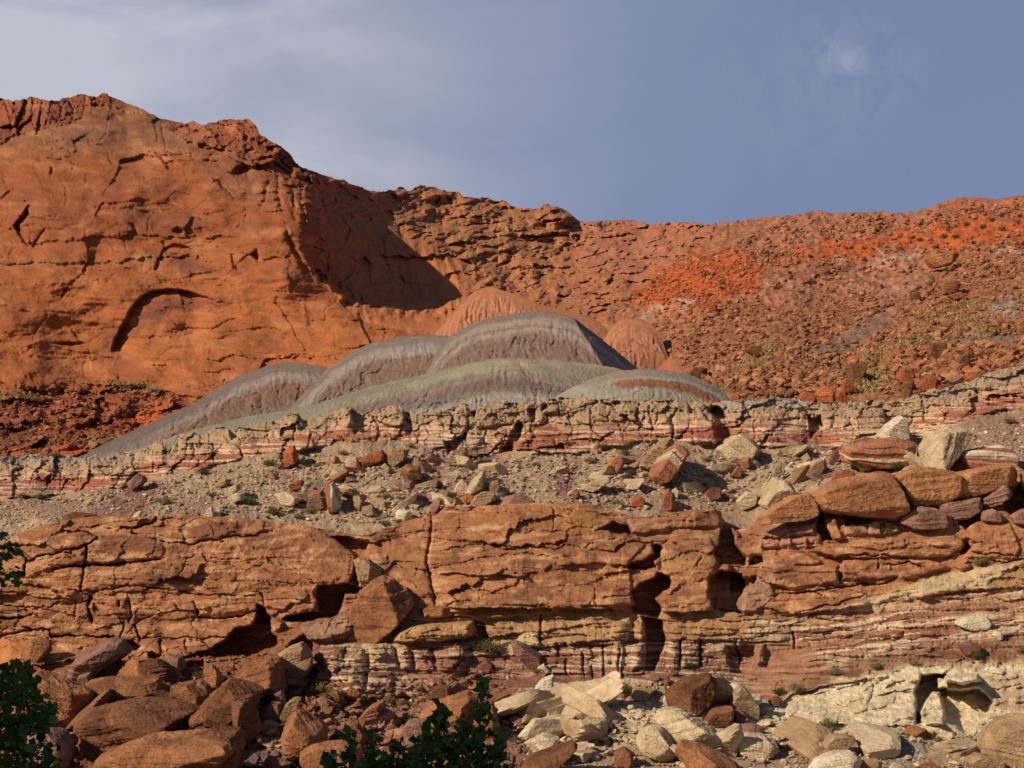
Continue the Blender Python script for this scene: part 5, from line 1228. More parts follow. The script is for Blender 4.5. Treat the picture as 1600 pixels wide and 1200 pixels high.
BL([(356,1062),(384,1042),(424,1026),(438,1030),(441,1054),(445,1072),(428,1079),(396,1066),(380,1070)], 'red', 'long brown block sloping down left in the middle of the pile', depth=.8, lift=.8, facets=[(-.3,.45,.85,.7),(.2,-.7,.7,.85)])
BL([(438,1022),(452,1012),(472,1004),(482,1016),(487,1028),(478,1042),(442,1055),(437,1040)], 'tan', 'squarish tan faced block above the long sloping brown block', depth=.8, lift=.8)
BL([(446,1046),(478,1030),(488,1026),(486,1042),(470,1058),(448,1060)], 'mauve', 'pinkish slab under the squarish tan faced block', depth=.7, lift=.6)
BL([(304,1112),(312,1100),(336,1084),(358,1062),(388,1070),(408,1080),(406,1090),(394,1096),(366,1099),(342,1116),(318,1121)], 'dark', 'big dark wedge with a ribbed face pointing down left', depth=.9, lift=1.2, facets=[(-.25,.45,.85,.7),(.45,-.35,.8,.72)], strata=.4)
BL([(340,1100),(392,1092),(404,1084),(402,1100),(360,1126),(336,1136),(322,1122)], 'dark', 'shaded block under the big dark wedge', depth=.7, lift=.8)
BL([(321,1062),(325,1050),(332,1040),(341,1048),(349,1062),(336,1079)], 'red', 'small leaf shaped upright stone by a green shrub', depth=.5, lift=.5, sharp=30)
BL([(306,1072),(316,1062),(326,1068),(336,1082),(326,1090),(308,1082)], 'mauve', 'little pink stone left of the leaf shaped stone', depth=.8, lift=.4)
BL([(270,1072),(296,1070),(322,1084),(318,1098),(288,1106),(266,1096)], 'red', 'red block between the long slab and the big dark wedge', depth=.8, lift=.5)
BL([(363,1099),(372,1096),(388,1096),(400,1112),(406,1132),(390,1152),(378,1153),(368,1131)], 'dark', 'upright dark brown block with a pale left edge', depth=.9, lift=.9, facets=[(-.75,.15,.6,.6),(.55,.0,.8,.62)], sharp=34)
BL([(445,1136),(454,1120),(466,1110),(480,1118),(504,1132),(511,1146),(500,1166),(472,1176),(448,1168),(443,1150)], 'red', 'large round pale red boulder with a dark notch on top', depth=.9, sharp=10, lift=1.0, facets=[(-.3,.1,.95,.85),(.6,.5,.6,.75),(0,-.5,.85,.9)])
BL([(439,1115),(448,1100),(460,1090),(470,1092),(466,1106),(448,1126)], 'tan', 'yellowish grey slab above the large round boulder', depth=.8, lift=.5)
BL([(405,1132),(418,1126),(433,1130),(432,1146),(412,1140)], 'tan', 'small tan stone left of the large round boulder', depth=.8, lift=.4, sharp=12)
BL([(408,1114),(424,1098),(438,1098),(440,1112),(436,1124),(412,1122)], 'maroon', 'dull purple stone in the hollow above the round boulder', depth=.7, lift=.4)
BL([(424,1078),(442,1078),(448,1098),(440,1102),(430,1092)], 'mauve', 'narrow pink upright stone under the long sloping block', depth=.8, lift=.4)
BL([(472,1178),(484,1168),(502,1162),(536,1159),(560,1166),(566,1190),(548,1206),(482,1200)], 'red', 'flat red boulder below the round boulder at the bottom edge', depth=.7, lift=.8, sharp=16)
BL([(525,1140),(546,1128),(560,1132),(574,1148),(566,1160),(536,1160)], 'red', 'red block just right of the large round boulder', depth=.7, lift=.5)
BL([(562,1119),(580,1102),(600,1094),(602,1098),(596,1110),(582,1127),(566,1126)], 'red', 'pointed tilted red stone above the middle sapling', depth=.7, lift=.6, sharp=32)
BL([(556,1138),(564,1124),(572,1124),(568,1144)], 'red', 'small upright red stone under the pointed tilted stone', depth=.9, lift=.4)
BL([(411,1192),(420,1182),(432,1186),(438,1204),(414,1206)], 'maroon', 'small dark stone at the bottom edge left of the flat red boulder', depth=.8, lift=.5)
BL([(654,1128),(664,1110),(685,1096),(728,1082),(744,1092),(738,1112),(724,1134),(700,1140),(663,1140)], 'red', 'large block with a shaded right side behind the middle sapling', depth=.9, lift=1.1, facets=[(-.45,.3,.85,.6),(.85,-.05,.5,.7),(-.1,-.3,.95,.8)])
BL([(738,1140),(748,1100),(770,1096),(780,1130),(768,1150)], 'red', 'upright red slab right of the large shaded block', depth=.6, lift=.6)
BL([(676,1074),(690,1070),(702,1072),(704,1086),(690,1092),(676,1086)], 'dark', 'brown stone above the large shaded block', depth=.8, lift=.4)
BL([(620,1150),(640,1126),(668,1124),(672,1150),(640,1166)], 'mauve', 'pinkish slab left of the large shaded block', depth=.6, lift=.4)
BL([(744,1046),(752,1036),(760,1031),(770,1038),(764,1048),(748,1050)], 'maroon', 'small maroon block on the rubble under the cream beds', depth=.8, lift=.4)
BL([(36,1004),(60,996),(78,1000),(80,1016),(60,1030),(36,1026)], 'red', 'squat block set in the foot of the brown cliff at far left', depth=.4, lift=.3)
BL([(70,1022),(94,1020),(96,1032),(74,1036)], 'tan', 'small rounded stone under the cliff foot at far left', depth=.8, lift=.4, sharp=10)
BL([(124,1056),(140,1052),(146,1066),(134,1074),(122,1068)], 'tan', 'small tan stone left of the long flat topped slab', depth=.8, lift=.4)
BL([(178,1088),(196,1082),(212,1084),(208,1092),(184,1094)], 'tan', 'flat tan chip on top of the largest dark boulder', depth=.8, lift=.6)
BL([(218,1092),(234,1082),(246,1084),(240,1094),(222,1096)], 'tan', 'second tan chip right on top of the largest dark boulder', depth=.8, lift=.6)
BL([(252,1030),(262,1022),(284,1026),(290,1040),(276,1046),(258,1044)], 'mauve', 'pale pink slab in the shade under the cliff', depth=.7, lift=.3)
# --- centre and right boulders
rp = 'pale and brown boulders at the foot on the right'
def BR(P, k, lab, **kw): return B(P, near, K[k], lab, group=rp, **kw)
BR([(800,1003),(808,1002),(825,1009),(843,1022),(843,1031),(823,1037),(804,1020)], 'mauve', 'pointed pinkish block sticking out below the cream beds in the middle', depth=.8, lift=.9, facets=[(-.5,-.1,.85,.7),(.4,.5,.8,.7)], sharp=32)
BR([(836,1072),(846,1062),(863,1055),(872,1065),(862,1076),(847,1082),(840,1079)], 'white', 'white angular stone below the pointed pinkish block', depth=.9, lift=.7)
BR([(840,1043),(850,1037),(858,1046),(852,1052)], 'white', 'tiny white stone by a shrub under the pointed block', depth=.9, lift=.4)
BR([(787,1102),(790,1098),(797,1098),(810,1108),(820,1119),(800,1119)], 'white', 'bright white slab tilted right of the middle sapling', depth=.7, lift=.6)
BR([(796,1122),(808,1118),(822,1122),(818,1130),(800,1130)], 'mauve', 'pink flat stone under the bright white tilted slab', depth=.8, lift=.5)
BR([(815,1197),(827,1182),(860,1170),(892,1159),(899,1166),(886,1180),(852,1206),(820,1208)], 'dark', 'reddish slab pointing up right at the bottom edge', depth=.8, lift=1.2, facets=[(-.35,.55,.75,.6),(.4,-.5,.8,.75)], sharp=34)
BR([(912,1098),(916,1084),(922,1078),(932,1086),(930,1100)], 'white', 'squared white stone left of the tan round stone', depth=.8, lift=.5)
BR([(924,1092),(930,1078),(946,1072),(960,1084),(958,1096),(940,1100)], 'tan', 'tan round stone beside a squared white stone', depth=.9, lift=.6, sharp=9)
BR([(1042,1084),(1057,1069),(1080,1060),(1106,1054),(1115,1066),(1116,1076),(1106,1094),(1084,1112),(1050,1108)], 'dark', 'big brown block with a shaded right half among pale boulders', depth=.9, lift=1.2, facets=[(-.6,.15,.75,.6),(.35,.1,.92,.6),(.3,-.6,.7,.8)])
BR([(1036,1096),(1042,1080),(1050,1086),(1052,1108),(1044,1106)], 'white', 'narrow white stone against the left of the big brown block', depth=.8, lift=.6)
BR([(1106,1058),(1124,1053),(1131,1062),(1122,1074),(1112,1070)], 'mauve', 'mauve stone behind the big brown block', depth=.8, lift=.6)
BR([(1102,1121),(1115,1108),(1142,1104),(1147,1110),(1138,1130),(1120,1132)], 'dark', 'egg shaped brown boulder below the big brown block', depth=.9, lift=1.0, sharp=12)
BR([(1148,1112),(1156,1106),(1166,1118),(1160,1130),(1148,1130)], 'maroon', 'shaded dark stone just right of the egg shaped boulder', depth=.8, lift=.5)
BR([(1129,1086),(1136,1074),(1147,1068),(1167,1072),(1170,1083),(1151,1094),(1140,1088)], 'white', 'white block leaning behind the egg shaped boulder', depth=.8, lift=.7)
BR([(1141,1104),(1156,1090),(1175,1085),(1190,1086),(1187,1096),(1160,1111)], 'cream', 'cream slab with thin layers right of the white leaning block', depth=.8, lift=.8, strata=.9)
BR([(1027,1124),(1032,1114),(1044,1109),(1066,1110),(1106,1132),(1126,1154),(1116,1166),(1052,1157),(1043,1139)], 'cream', 'largest cream slab in front of the big brown block', depth=.8, lift=1.2, strata=.6, facets=[(-.2,.5,.85,.65),(.3,-.4,.85,.75),(.7,.1,.6,1)])
BR([(995,1156),(1000,1144),(1012,1136),(1030,1136),(1046,1152),(1055,1172),(1037,1184),(1004,1170)], 'cream', 'rounded cream boulder left of the largest cream slab', depth=.9, lift=1.0, sharp=11, strata=.5)
BR([(1059,1176),(1063,1164),(1070,1159),(1090,1162),(1133,1180),(1168,1206),(1085,1210)], 'red', 'reddish slab under the largest cream slab at the bottom edge', depth=.8, lift=1.5, facets=[(-.4,.4,.8,.6),(.5,.5,.7,.7)], strata=.4, sharp=34)
BR([(1153,1154),(1165,1146),(1194,1149),(1206,1158),(1214,1168),(1190,1180),(1176,1181),(1156,1173)], 'cream', 'lumpy pair of cream blocks grown together low right of centre', depth=.9, lift=.9, rough=.06, sharp=12, strata=.5)
BR([(1138,1138),(1150,1133),(1178,1131),(1194,1137),(1192,1146),(1156,1147)], 'mauve', 'flat pink topped stone above the lumpy cream pair', depth=.8, lift=.8)
BR([(1118,1170),(1134,1164),(1152,1166),(1150,1174),(1126,1176)], 'tan', 'small layered tan stone left of the lumpy cream pair', depth=.8, lift=.6, strata=.6)
BR([(1200,1096),(1212,1088),(1221,1092),(1208,1102)], 'maroon', 'small dark drum shaped stone at the tip of the white ledge', depth=1.0, lift=.5)
BR([(1289,1166),(1293,1156),(1301,1148),(1323,1148),(1334,1152),(1330,1160),(1298,1179)], 'tan', 'tan stone with a dark underside below the white ledge', depth=.8, lift=.8)
BR([(1262,1206),(1278,1186),(1300,1178),(1326,1174),(1342,1186),(1330,1208)], 'white', 'broad white boulder at the bottom edge right of centre', depth=.8, lift=1.0)
BR([(1340,1204),(1348,1190),(1370,1186),(1378,1206)], 'tan', 'brown boulder beside the broad white one at the bottom edge', depth=.8, lift=.8)
BR([(1537,1168),(1544,1150),(1566,1130),(1600,1119),(1650,1124),(1660,1170),(1620,1188),(1566,1190)], 'tan', 'huge smooth tan boulder at the right edge bottom', depth=.8, lift=1.3, sharp=12)
BR([(1492,974),(1498,968),(1510,964),(1539,964),(1546,973),(1539,981),(1514,982)], 'white', 'oval white boulder resting on the striped wall at right', depth=1.0, lift=1.0, sharp=9)
BR([(1551,992),(1556,986),(1564,988),(1567,995),(1560,999)], 'white', 'small white stone right below the oval white boulder', depth=.9, lift=.8, sharp=10)
BR([(1498,1010),(1514,1004),(1530,1008),(1530,1018),(1508,1022)], 'maroon', 'dark maroon block on the slope below the small white stone', depth=.8, lift=.6)
BR([(1510,1188),(1530,1178),(1560,1184),(1570,1204),(1520,1208)], 'tan', 'tan boulder at the bottom edge left of the huge smooth one', depth=.8, lift=.8)
BR([(894,1136),(920,1122),(946,1124),(948,1146),(912,1152)], 'cream', 'cream ledge block left of the rounded cream boulder', depth=.7, lift=.5, sharp=14)
BR([(822,1160),(850,1146),(872,1152),(868,1166),(836,1172)], 'white', 'white slab above the reddish slab at the bottom', depth=.7, lift=.6)
BR([(960,1176),(976,1168),(990,1178),(984,1196),(964,1196)], 'dark', 'small brown upright stone by a shrub at the bottom', depth=.8, lift=.6)
# --- blocks on the scree
sg = 'fallen blocks on the grey scree'
def BS(P, k, lab, sh=None, **kw): return B(P, sh or mid, K[k], lab, group=sg, **kw)
BS([(1014,733),(1030,716),(1053,695),(1066,700),(1075,710),(1070,718),(1053,732),(1050,744),(1034,751),(1022,745)], 'striped', 'big red and white striped block like a fallen drum on the scree', depth=1.0, lift=1.0, bed=(-.72,-.3,-.62), facets=[(-.6,.55,.6,.75),(.5,-.2,.85,.72),(0,.1,1,.85)], strata=.8)
BS([(998,722),(1020,698),(1046,682),(1054,694),(1030,716),(1014,732)], 'tan', 'tan layered slope of rock just left of the striped drum', depth=.6, lift=.4, strata=.8)
BS([(1119,702),(1136,690),(1155,678),(1172,686),(1185,698),(1168,722),(1147,725)], 'creamstriped', 'tilted white slab with red stripes on the scree right of centre', depth=.8, lift=.8, bed=(.55,-.2,.8), strata=.8)
BS([(1166,700),(1182,694),(1190,704),(1178,716)], 'cream', 'small cream piece broken off the tilted white slab', depth=.8, lift=.5)
BS([(1140,742),(1152,728),(1162,736),(1154,746)], 'red', 'red round stone below the tilted white slab', depth=.9, lift=.5, sharp=11)
BS([(1154,732),(1158,716),(1172,713),(1174,726),(1160,734)], 'red', 'upright red stone touching the tilted white slab', depth=.9, lift=.5)
BS([(1368,677),(1384,664),(1404,649),(1413,658),(1418,668),(1418,688),(1376,686)], 'white', 'white pointed boulder standing behind the long striped block', depth=.8, lift=.5, facets=[(-.4,.3,.9,.75),(.85,-.1,.4,.8)])
BS([(1316,704),(1322,696),(1350,690),(1393,684),(1425,692),(1422,710),(1415,725),(1377,728),(1340,724),(1319,716)], 'striped', 'long red and white striped block lying on the scree at right', depth=.8, lift=1.0, bed=(.02,-.4,.9), strata=.6, facets=[(-.1,.55,.8,.72),(-.05,-.15,1,.8),(.9,-.1,.4,1)])
BS([(1439,701),(1446,688),(1452,677),(1478,668),(1500,667),(1513,676),(1494,706),(1473,732),(1441,729)], 'creamstriped', 'tall leaning cream block with a red side at right', depth=.9, lift=1.0, bed=(-.8,-.3,.3), facets=[(-.75,.1,.6,.7),(.35,.1,.9,.7),(.9,-.3,.3,.9)], strata=.4)
BS([(1497,712),(1510,703),(1530,702),(1564,696),(1582,704),(1589,714),(1577,725),(1540,732),(1513,732)], 'veined', 'red boulder with white veins behind the right capping block', depth=.9, lift=.8, sharp=12)
BS([(1480,722),(1492,712),(1508,716),(1512,732),(1486,736)], 'dark', 'brown stone between the leaning cream block and the veined boulder', depth=.8, lift=.6)
BS([(1300,744),(1306,736),(1313,733),(1332,736),(1336,746),(1320,756),(1302,752)], 'veined', 'red and white stone peeping over the biggest capping block', depth=.9, lift=.6)
BS([(1199,767),(1203,755),(1207,746),(1218,748),(1231,753),(1241,766),(1231,780),(1210,790),(1196,792),(1186,781)], 'creamstriped', 'cream banded boulder with a dark front near the capping row', depth=.9, lift=.7, bed=(-.5,-.3,.8), facets=[(-.3,.75,.5,.62),(.1,-.45,.9,.7)])
BS([(1292,722),(1302,706),(1316,695),(1314,710),(1302,722)], 'maroon', 'thin dark slab standing left of the long striped block', depth=.7, lift=.5)
BS([(1326,690),(1350,682),(1368,686),(1340,694)], 'mauve', 'flat pinkish slab on the ledge left of the white pointed boulder', depth=.7, lift=.4)
BS([(1484,724),(1500,716),(1508,722),(1500,732)], 'tan', 'tan chip under the veined boulder', depth=.8, lift=.8)
BS([(1252,742),(1270,722),(1282,716),(1290,728),(1276,742)], 'tan', 'tan slab left of the thin dark standing slab', depth=.7, lift=.5)
BS([(1340,730),(1348,722),(1360,724),(1362,732),(1346,736)], 'cream', 'layered cream chip under the long striped block', depth=.8, lift=.6, strata=.6)
BS([(945,731),(954,720),(964,713),(972,716),(977,723),(964,737),(952,736)], 'striped', 'small striped block beside a shrub left of the striped drum', depth=.8, lift=.7, bed=(-.7,-.3,.6))
BS([(920,744),(928,738),(944,736),(946,742),(930,748)], 'white', 'white flat stone above the low striped slab', depth=.8, lift=.5)
BS([(906,762),(924,752),(948,745),(954,752),(940,760),(926,767)], 'creamstriped', 'low striped slab lying left of the striped drum', depth=.7, lift=.7, bed=(.1,-.5,.8), strata=.6)
BS([(985,790),(988,778),(996,776),(1008,780),(1004,791)], 'rust', 'rust red stone lying alone on the scree at its lower edge', depth=.9, lift=.6)
BS([(1033,786),(1036,774),(1042,766),(1053,772),(1057,793),(1040,794)], 'striped', 'upright red and white stone at the lower edge of the scree', depth=.8, lift=.6, bed=(.7,-.3,.5))
BS([(1050,766),(1056,762),(1062,768),(1058,776),(1050,774)], 'white', 'small white stone behind the upright red and white stone', depth=.8, lift=.5)
BS([(1102,770),(1112,762),(1126,762),(1128,776),(1112,782)], 'maroon', 'maroon stone on the scree above the brown cliff', depth=.8, lift=.5)
BS([(1150,782),(1166,768),(1184,772),(1180,786),(1160,794)], 'cream', 'cream slab left of the banded boulder', depth=.7, lift=.5)
BS([(776,788),(790,776),(812,771),(834,782),(838,788),(806,790)], 'mauve', 'long red mauve slab resting on the lip of the brown cliff', depth=.7, lift=.6)
BS([(892,772),(896,766),(904,768),(906,774),(898,778)], 'red', 'small red stone in the maroon wash of the scree', depth=.8, lift=.4)
BS([(511,757),(522,754),(532,770),(533,794),(516,798),(510,772)], 'veined', 'red and white pillar like stone standing on the scree at left', depth=.8, lift=.7, bed=(.9,-.3,.1), facets=[(-.7,.1,.7,.7),(.8,0,.5,.7)])
BS([(530,760),(540,756),(556,764),(562,772),(543,774)], 'cream', 'cream slab behind the red and white pillar like stone', depth=.7, lift=.5)
BS([(552,776),(562,774),(572,790),(562,796),(554,790)], 'tan', 'tan stone right of the red and white pillar', depth=.8, lift=.5)
BS([(566,792),(582,788),(590,800),(578,806),(566,802)], 'tan', 'rounded tan stone below the cream slab', depth=.8, lift=.5, sharp=11)
BS([(624,734),(637,725),(656,730),(659,745),(640,751)], 'red', 'angular brown block at the head of the dark gully', depth=.9, lift=.7, facets=[(-.3,.6,.7,.65),(.3,-.2,.95,.7)])
BS([(640,722),(646,712),(656,714),(657,724),(648,728)], 'tan', 'pitted tan stone perched above the angular brown block', depth=.9, lift=.7)
BS([(564,716),(580,708),(598,703),(604,717),(586,722),(570,729)], 'rust', 'red slab under the ledge left of the gully', depth=.8, lift=.6)
BS([(602,702),(618,700),(640,702),(634,716),(616,728),(606,720)], 'tan', 'tan slab right of the red slab under the ledge', depth=.7, lift=.6)
BS([(540,720),(548,712),(558,714),(564,728),(552,732),(542,730)], 'cream', 'cream round stone left of the red slab', depth=.8, lift=.5, sharp=10)
BS([(594,730),(602,724),(612,732),(606,738)], 'cream', 'small cream stone below the tan slab', depth=.8, lift=.5)
BS([(443,708),(450,698),(460,696),(467,716),(458,724),(446,728)], 'rust', 'red knob of rock below the ledge at left', depth=.9, lift=.6)
BS([(420,712),(432,706),(440,712),(436,718),(424,718)], 'cream', 'cream stone left of the red knob', depth=.8, lift=.5)
BS([(430,772),(448,769),(472,780),(458,790),(440,786)], 'cream', 'pale flat slab on the scree left of the red pillar', depth=.6, lift=.5)
BS([(480,787),(484,778),(490,774),(508,778),(512,793),(484,794)], 'mauve', 'pink and cream block just left of the red pillar', depth=.8, lift=.5)
BS([(450,758),(466,750),(476,752),(470,762),(456,764)], 'rust', 'dark red flake on the scree above the pale flat slab', depth=.7, lift=.4)
BS([(666,802),(674,788),(684,778),(693,781),(686,794),(677,805)], 'mauve', 'narrow pink stone leaning on the lip of the cliff', depth=.8, lift=.6)
BS([(679,808),(690,797),(700,791),(713,796),(710,804),(692,810)], 'striped', 'rounded red striped stone on the lip beside the narrow pink one', depth=.8, lift=.6, sharp=12)
BS([(709,766),(714,756),(722,749),(732,758),(728,772),(716,772)], 'cream', 'cream stone at the left of the stacked pale blocks', depth=.8, lift=.6)
BS([(726,766),(738,750),(748,744),(754,736),(758,742),(758,760),(740,772)], 'cream', 'tall cream block of the stacked pale blocks with a shaded side', depth=.8, lift=.6, facets=[(-.5,.3,.8,.7),(.9,0,.4,.8)])
BS([(764,760),(768,752),(778,750),(782,764),(774,774),(766,770)], 'tan', 'upright grey tan stone right of the tall cream block', depth=.8, lift=.5)
BS([(736,784),(744,774),(756,768),(772,770),(774,780),(752,790)], 'tan', 'broad tan block under the tall cream block', depth=.8, lift=.7)
BS([(722,776),(734,772),(744,776),(736,784),(724,784)], 'rust', 'small red block under the cream stone', depth=.8, lift=.6)
BS([(618,800),(624,796),(640,798),(644,808),(630,814),(620,810)], 'white', 'white round stone near the lip left of the pink stone', depth=.8, lift=.5, sharp=11)
BS([(205,752),(210,746),(216,740),(226,744),(230,752),(212,763),(202,760)], 'mauve', 'square pink and cream block below the ledge at left', depth=.8, lift=.7, facets=[(-.4,.4,.8,.7),(.4,-.6,.7,.9)])
BS([(98,806),(116,800),(134,802),(150,804),(150,814),(120,818),(100,814)], 'dark', 'brown slab lying on the lip of the cliff at left', depth=.7, lift=.7)
BS([(352,770),(362,760),(374,756),(376,764),(360,776)], 'cream', 'cream stone on the scree above the leftmost shrubs', depth=.8, lift=.5)
BS([(356,778),(368,770),(382,770),(380,780),(362,786)], 'cream', 'pair piece of cream stone just below the cream stone', depth=.8, lift=.5)
BS([(318,806),(326,794),(332,792),(336,804),(326,808)], 'white', 'pointed white stone on the lip of the cliff at left', depth=.8, lift=.5)
BS([(336,804),(342,794),(346,796),(344,806)], 'white', 'narrow white stone right of the pointed white stone', depth=.8, lift=.5)
BS([(206,808),(214,800),(224,797),(220,806),(210,812)], 'white', 'small white flake on the lip at far left', depth=.8, lift=.5)
BS([(340,754),(352,748),(362,750),(356,758),(344,760)], 'tan', 'tan flake high on the left scree', depth=.7, lift=.4)
# --- largest red boulders of the rubble slope, row above the ledge
dg = 'red boulders fallen onto the striped ledge'
def BD(P, lab, k='rust', **kw): return B(P, far if P[0][1] < 600 else mid, K[k], lab, group=dg, **kw)
def BF(P, lab, k='rust', **kw): return B(P, far, K[k], lab, group=dg, lift=kw.pop('lift', 1.5), **kw)
for P, lab, k in (([(1247,624),(1250,616),(1257,612),(1271,615),(1277,627),(1263,632)], 'red boulder at the left of the row on the ledge top', 'rust'),
  ([(1272,616),(1280,608),(1288,603),(1300,609),(1309,624),(1296,629),(1282,626)], 'largest rounded red boulder of the row on the ledge top', 'rust'),
  ([(1305,618),(1310,611),(1316,612),(1326,622),(1318,629),(1308,628)], 'red boulder at the right of the row on the ledge top', 'rust'),
  ([(1277,628),(1284,622),(1292,624),(1290,632),(1280,632)], 'small pink stone at the foot of the largest rounded red boulder', 'mauve'),
  ([(1315,594),(1322,591),(1332,592),(1335,611),(1317,613)], 'squared upright orange boulder above the row on the ledge', 'rust'),
  ([(1321,574),(1332,567),(1345,570),(1352,577),(1348,591),(1325,594)], 'big brown boulder with a dark right side above the orange one', 'dark'),
  ([(1322,566),(1330,557),(1340,558),(1342,568),(1328,570)], 'red stone on top of the big brown boulder', 'rust'),
  ([(1399,589),(1404,580),(1412,576),(1426,582),(1432,590),(1428,597),(1404,596)], 'rounded bright red boulder near the top of the right group', 'rust'),
  ([(1402,606),(1414,596),(1426,592),(1427,602),(1410,612)], 'flat brown slab below the rounded bright red boulder', 'dark'),
  ([(1406,621),(1408,612),(1413,607),(1425,608),(1426,624),(1410,629)], 'dark brown boulder at the lower left of the right group', 'dark'),
  ([(1422,618),(1428,611),(1438,609),(1443,622),(1434,627),(1425,626)], 'brown round boulder second in the lower row of the right group', 'dark'),
  ([(1441,618),(1450,609),(1462,606),(1461,619),(1446,624)], 'tan boulder third in the lower row of the right group', 'tan'),
  ([(1462,612),(1468,602),(1478,604),(1480,616),(1468,622)], 'dark boulder fourth in the lower row of the right group', 'dark'),
  ([(1432,602),(1440,592),(1456,590),(1466,600),(1458,608),(1438,610)], 'wide brown boulder in the middle of the right group', 'rust'),
  ([(1472,604),(1480,599),(1492,602),(1494,609),(1480,614)], 'brown boulder at the right end of the right group', 'dark'),
  ([(1476,594),(1486,587),(1500,586),(1506,592),(1492,600)], 'pinkish boulder upper right in the right group', 'mauve'),
  ([(1440,586),(1444,582),(1452,583),(1452,590),(1443,591)], 'small pale cream stone in the right group', 'cream'),
  ([(1494,566),(1500,556),(1512,552),(1516,566),(1504,574)], 'brown boulder on the slope above the right end of the ledge', 'dark'),
  ([(1508,592),(1520,584),(1532,588),(1536,598),(1518,602)], 'low red boulder on the right end of the ledge', 'rust'),
  ([(1572,580),(1580,573),(1586,578),(1584,584),(1574,584)], 'orange stone on the grey top of the ledge at far right', 'rust'),
  ([(1450,550),(1456,536),(1476,536),(1482,548),(1470,558),(1454,558)], 'large dark boulder on the slope above the right group', 'dark'),
  ([(1492,564),(1500,552),(1494,570)], 'thin stone near the large dark boulder', 'dark'),
  ([(1444,406),(1462,397),(1494,394),(1498,400),(1484,412),(1456,418)], 'long brown slab high on the right slope', 'rubble'),
  ([(1470,438),(1488,436),(1500,444),(1492,456),(1472,458)], 'brown block lower on the right slope by pale grass', 'rubble'),
  ([(1480,462),(1500,456),(1512,462),(1490,468)], 'flat tan slab below the brown block', 'rust'),
  ([(1422,458),(1436,456),(1440,468),(1424,470)], 'square brown block left of the flat tan slab', 'dark'),
  ([(1164,548),(1172,540),(1188,540),(1192,552),(1178,556)], 'dark brown boulder at the foot of the rubble beside the red dome', 'dark'),
  ([(1078,582),(1086,574),(1104,576),(1106,588),(1086,590)], 'brown boulder behind the small banded hill', 'dark'),
  ([(1136,622),(1146,614),(1156,618),(1154,630),(1140,630)], 'red boulder just right of the small banded hill', 'rust'),
  ([(1106,480),(1114,474),(1122,478),(1116,486),(1108,486)], 'flat red boulder under the bright orange patch', 'rust')):
    if len(P) < 4: continue
    BF(P, lab, k) if P[0][1] < 622 and not (1240 < P[0][0] < 1330 and P[0][1] > 612) else BF(P, lab, k, lift=2.0)

# --- scattered stones: shared shapes, every stone an object of its own
def protos(n, mat, seed, sub, aspects):
    out = []
    for i in range(n):
        v, f = free_rock(seed + i, aspects[i % len(aspects)], sub)
        me_o = mesh_np('stone', v, f, mat, smooth=False)
        out.append(me_o.data); bpy.data.objects.remove(me_o)
    return out
ASP = [(1, .8, .6), (1, .9, .8), (1.2, .7, .45), (1, 1, .65), (1.3, .8, .6)]
RUBm = protos(8, K['rubble'], 50, 2, ASP); RUSm = protos(5, K['rust'], 70, 2, ASP); DKm = protos(5, K['dark'], 80, 2, ASP)
PEB = protos(6, K['pebble'], 90, 2, ASP); CRM = protos(5, K['cream'], 100, 2, ASP); REDs = protos(6, K['red'], 110, 3, ASP); MAUs = protos(4, K['mauve'], 120, 3, ASP); CRMs = protos(5, K['cream'], 130, 3, ASP)
gs = np.random.default_rng(99)
HOLLOW = [[(100,1120),(128,1116),(150,1170),(172,1182),(150,1215),(96,1215)], [(236,1150),(270,1122),(310,1108),(345,1120),(352,1142),(300,1158),(256,1160)], [(370,1160),(440,1165),(470,1178),(480,1215),(370,1215)]]
BARE = [[(1330,410),(1400,395),(1480,400),(1440,450),(1380,470),(1300,450)], [(1180,420),(1260,415),(1300,450),(1240,490),(1190,470)], [(1270,545),(1320,520),(1370,490),(1400,485),(1380,515),(1330,550),(1290,560)], [(1460,535),(1500,520),(1540,516),(1590,526),(1600,545),(1540,532),(1490,540)], [(1000,480),(1060,465),(1090,470),(1050,500),(980,510)], [(1245,385),(1330,372),(1420,360),(1500,345),(1620,340),(1620,372),(1500,385),(1420,388),(1330,400),(1245,408)]]
def inside(P, n, g=gs):
    out = []
    while len(out) < n:
        q = inside_(P, n, g); ok = np.ones(len(q), bool)
        for Hh_ in HOLLOW: ok &= poly_sd(Hh_, q[:, 0], q[:, 1]) < 0
        for Bb_ in BARE: ok &= (poly_sd(Bb_, q[:, 0], q[:, 1]) < 0) | (g.random(len(q)) < .3)
        ok &= (q[:, 1] > 640) | (fbm(q[:, 0] / 46, q[:, 1] / 26, 3, 999) > -.28) | (g.random(len(q)) < .3)
        out += list(q[ok])
    return np.array(out[:n])
def inside_(P, n, g=gs):
    P = np.asarray(P, float); out = []
    while len(out) < n:
        q = np.stack([g.uniform(P[:, 0].min(), P[:, 0].max(), n * 2), g.uniform(P[:, 1].min(), P[:, 1].max(), n * 2)], 1)
        out += list(q[poly_sd(P, q[:, 0], q[:, 1]) > 0])
    return np.array(out[:n])
def scatter(P, n, meshes, sheet, smin, smax, name, label, cat, group, power=2.2, sink=.18):
    pts = inside(P, n)
    for u, v in pts:
        r = gs.random(); px = smin * (smax / smin) ** (r ** power)
        Y = float(sheet.at(u, v)[0]); p = to3d(u, v, Y); d = px * Y / F
        o = bpy.data.objects.new(name, meshes[gs.integers(len(meshes))])
        COL.objects.link(o)
        o.location = (p[0], p[1], p[2] + d * .12); o.scale = (d, d, d)
        o.rotation_euler = (gs.uniform(-.5, .5), gs.uniform(-.5, .5), gs.uniform(0, 6.28))
        props(o, label, cat, group)
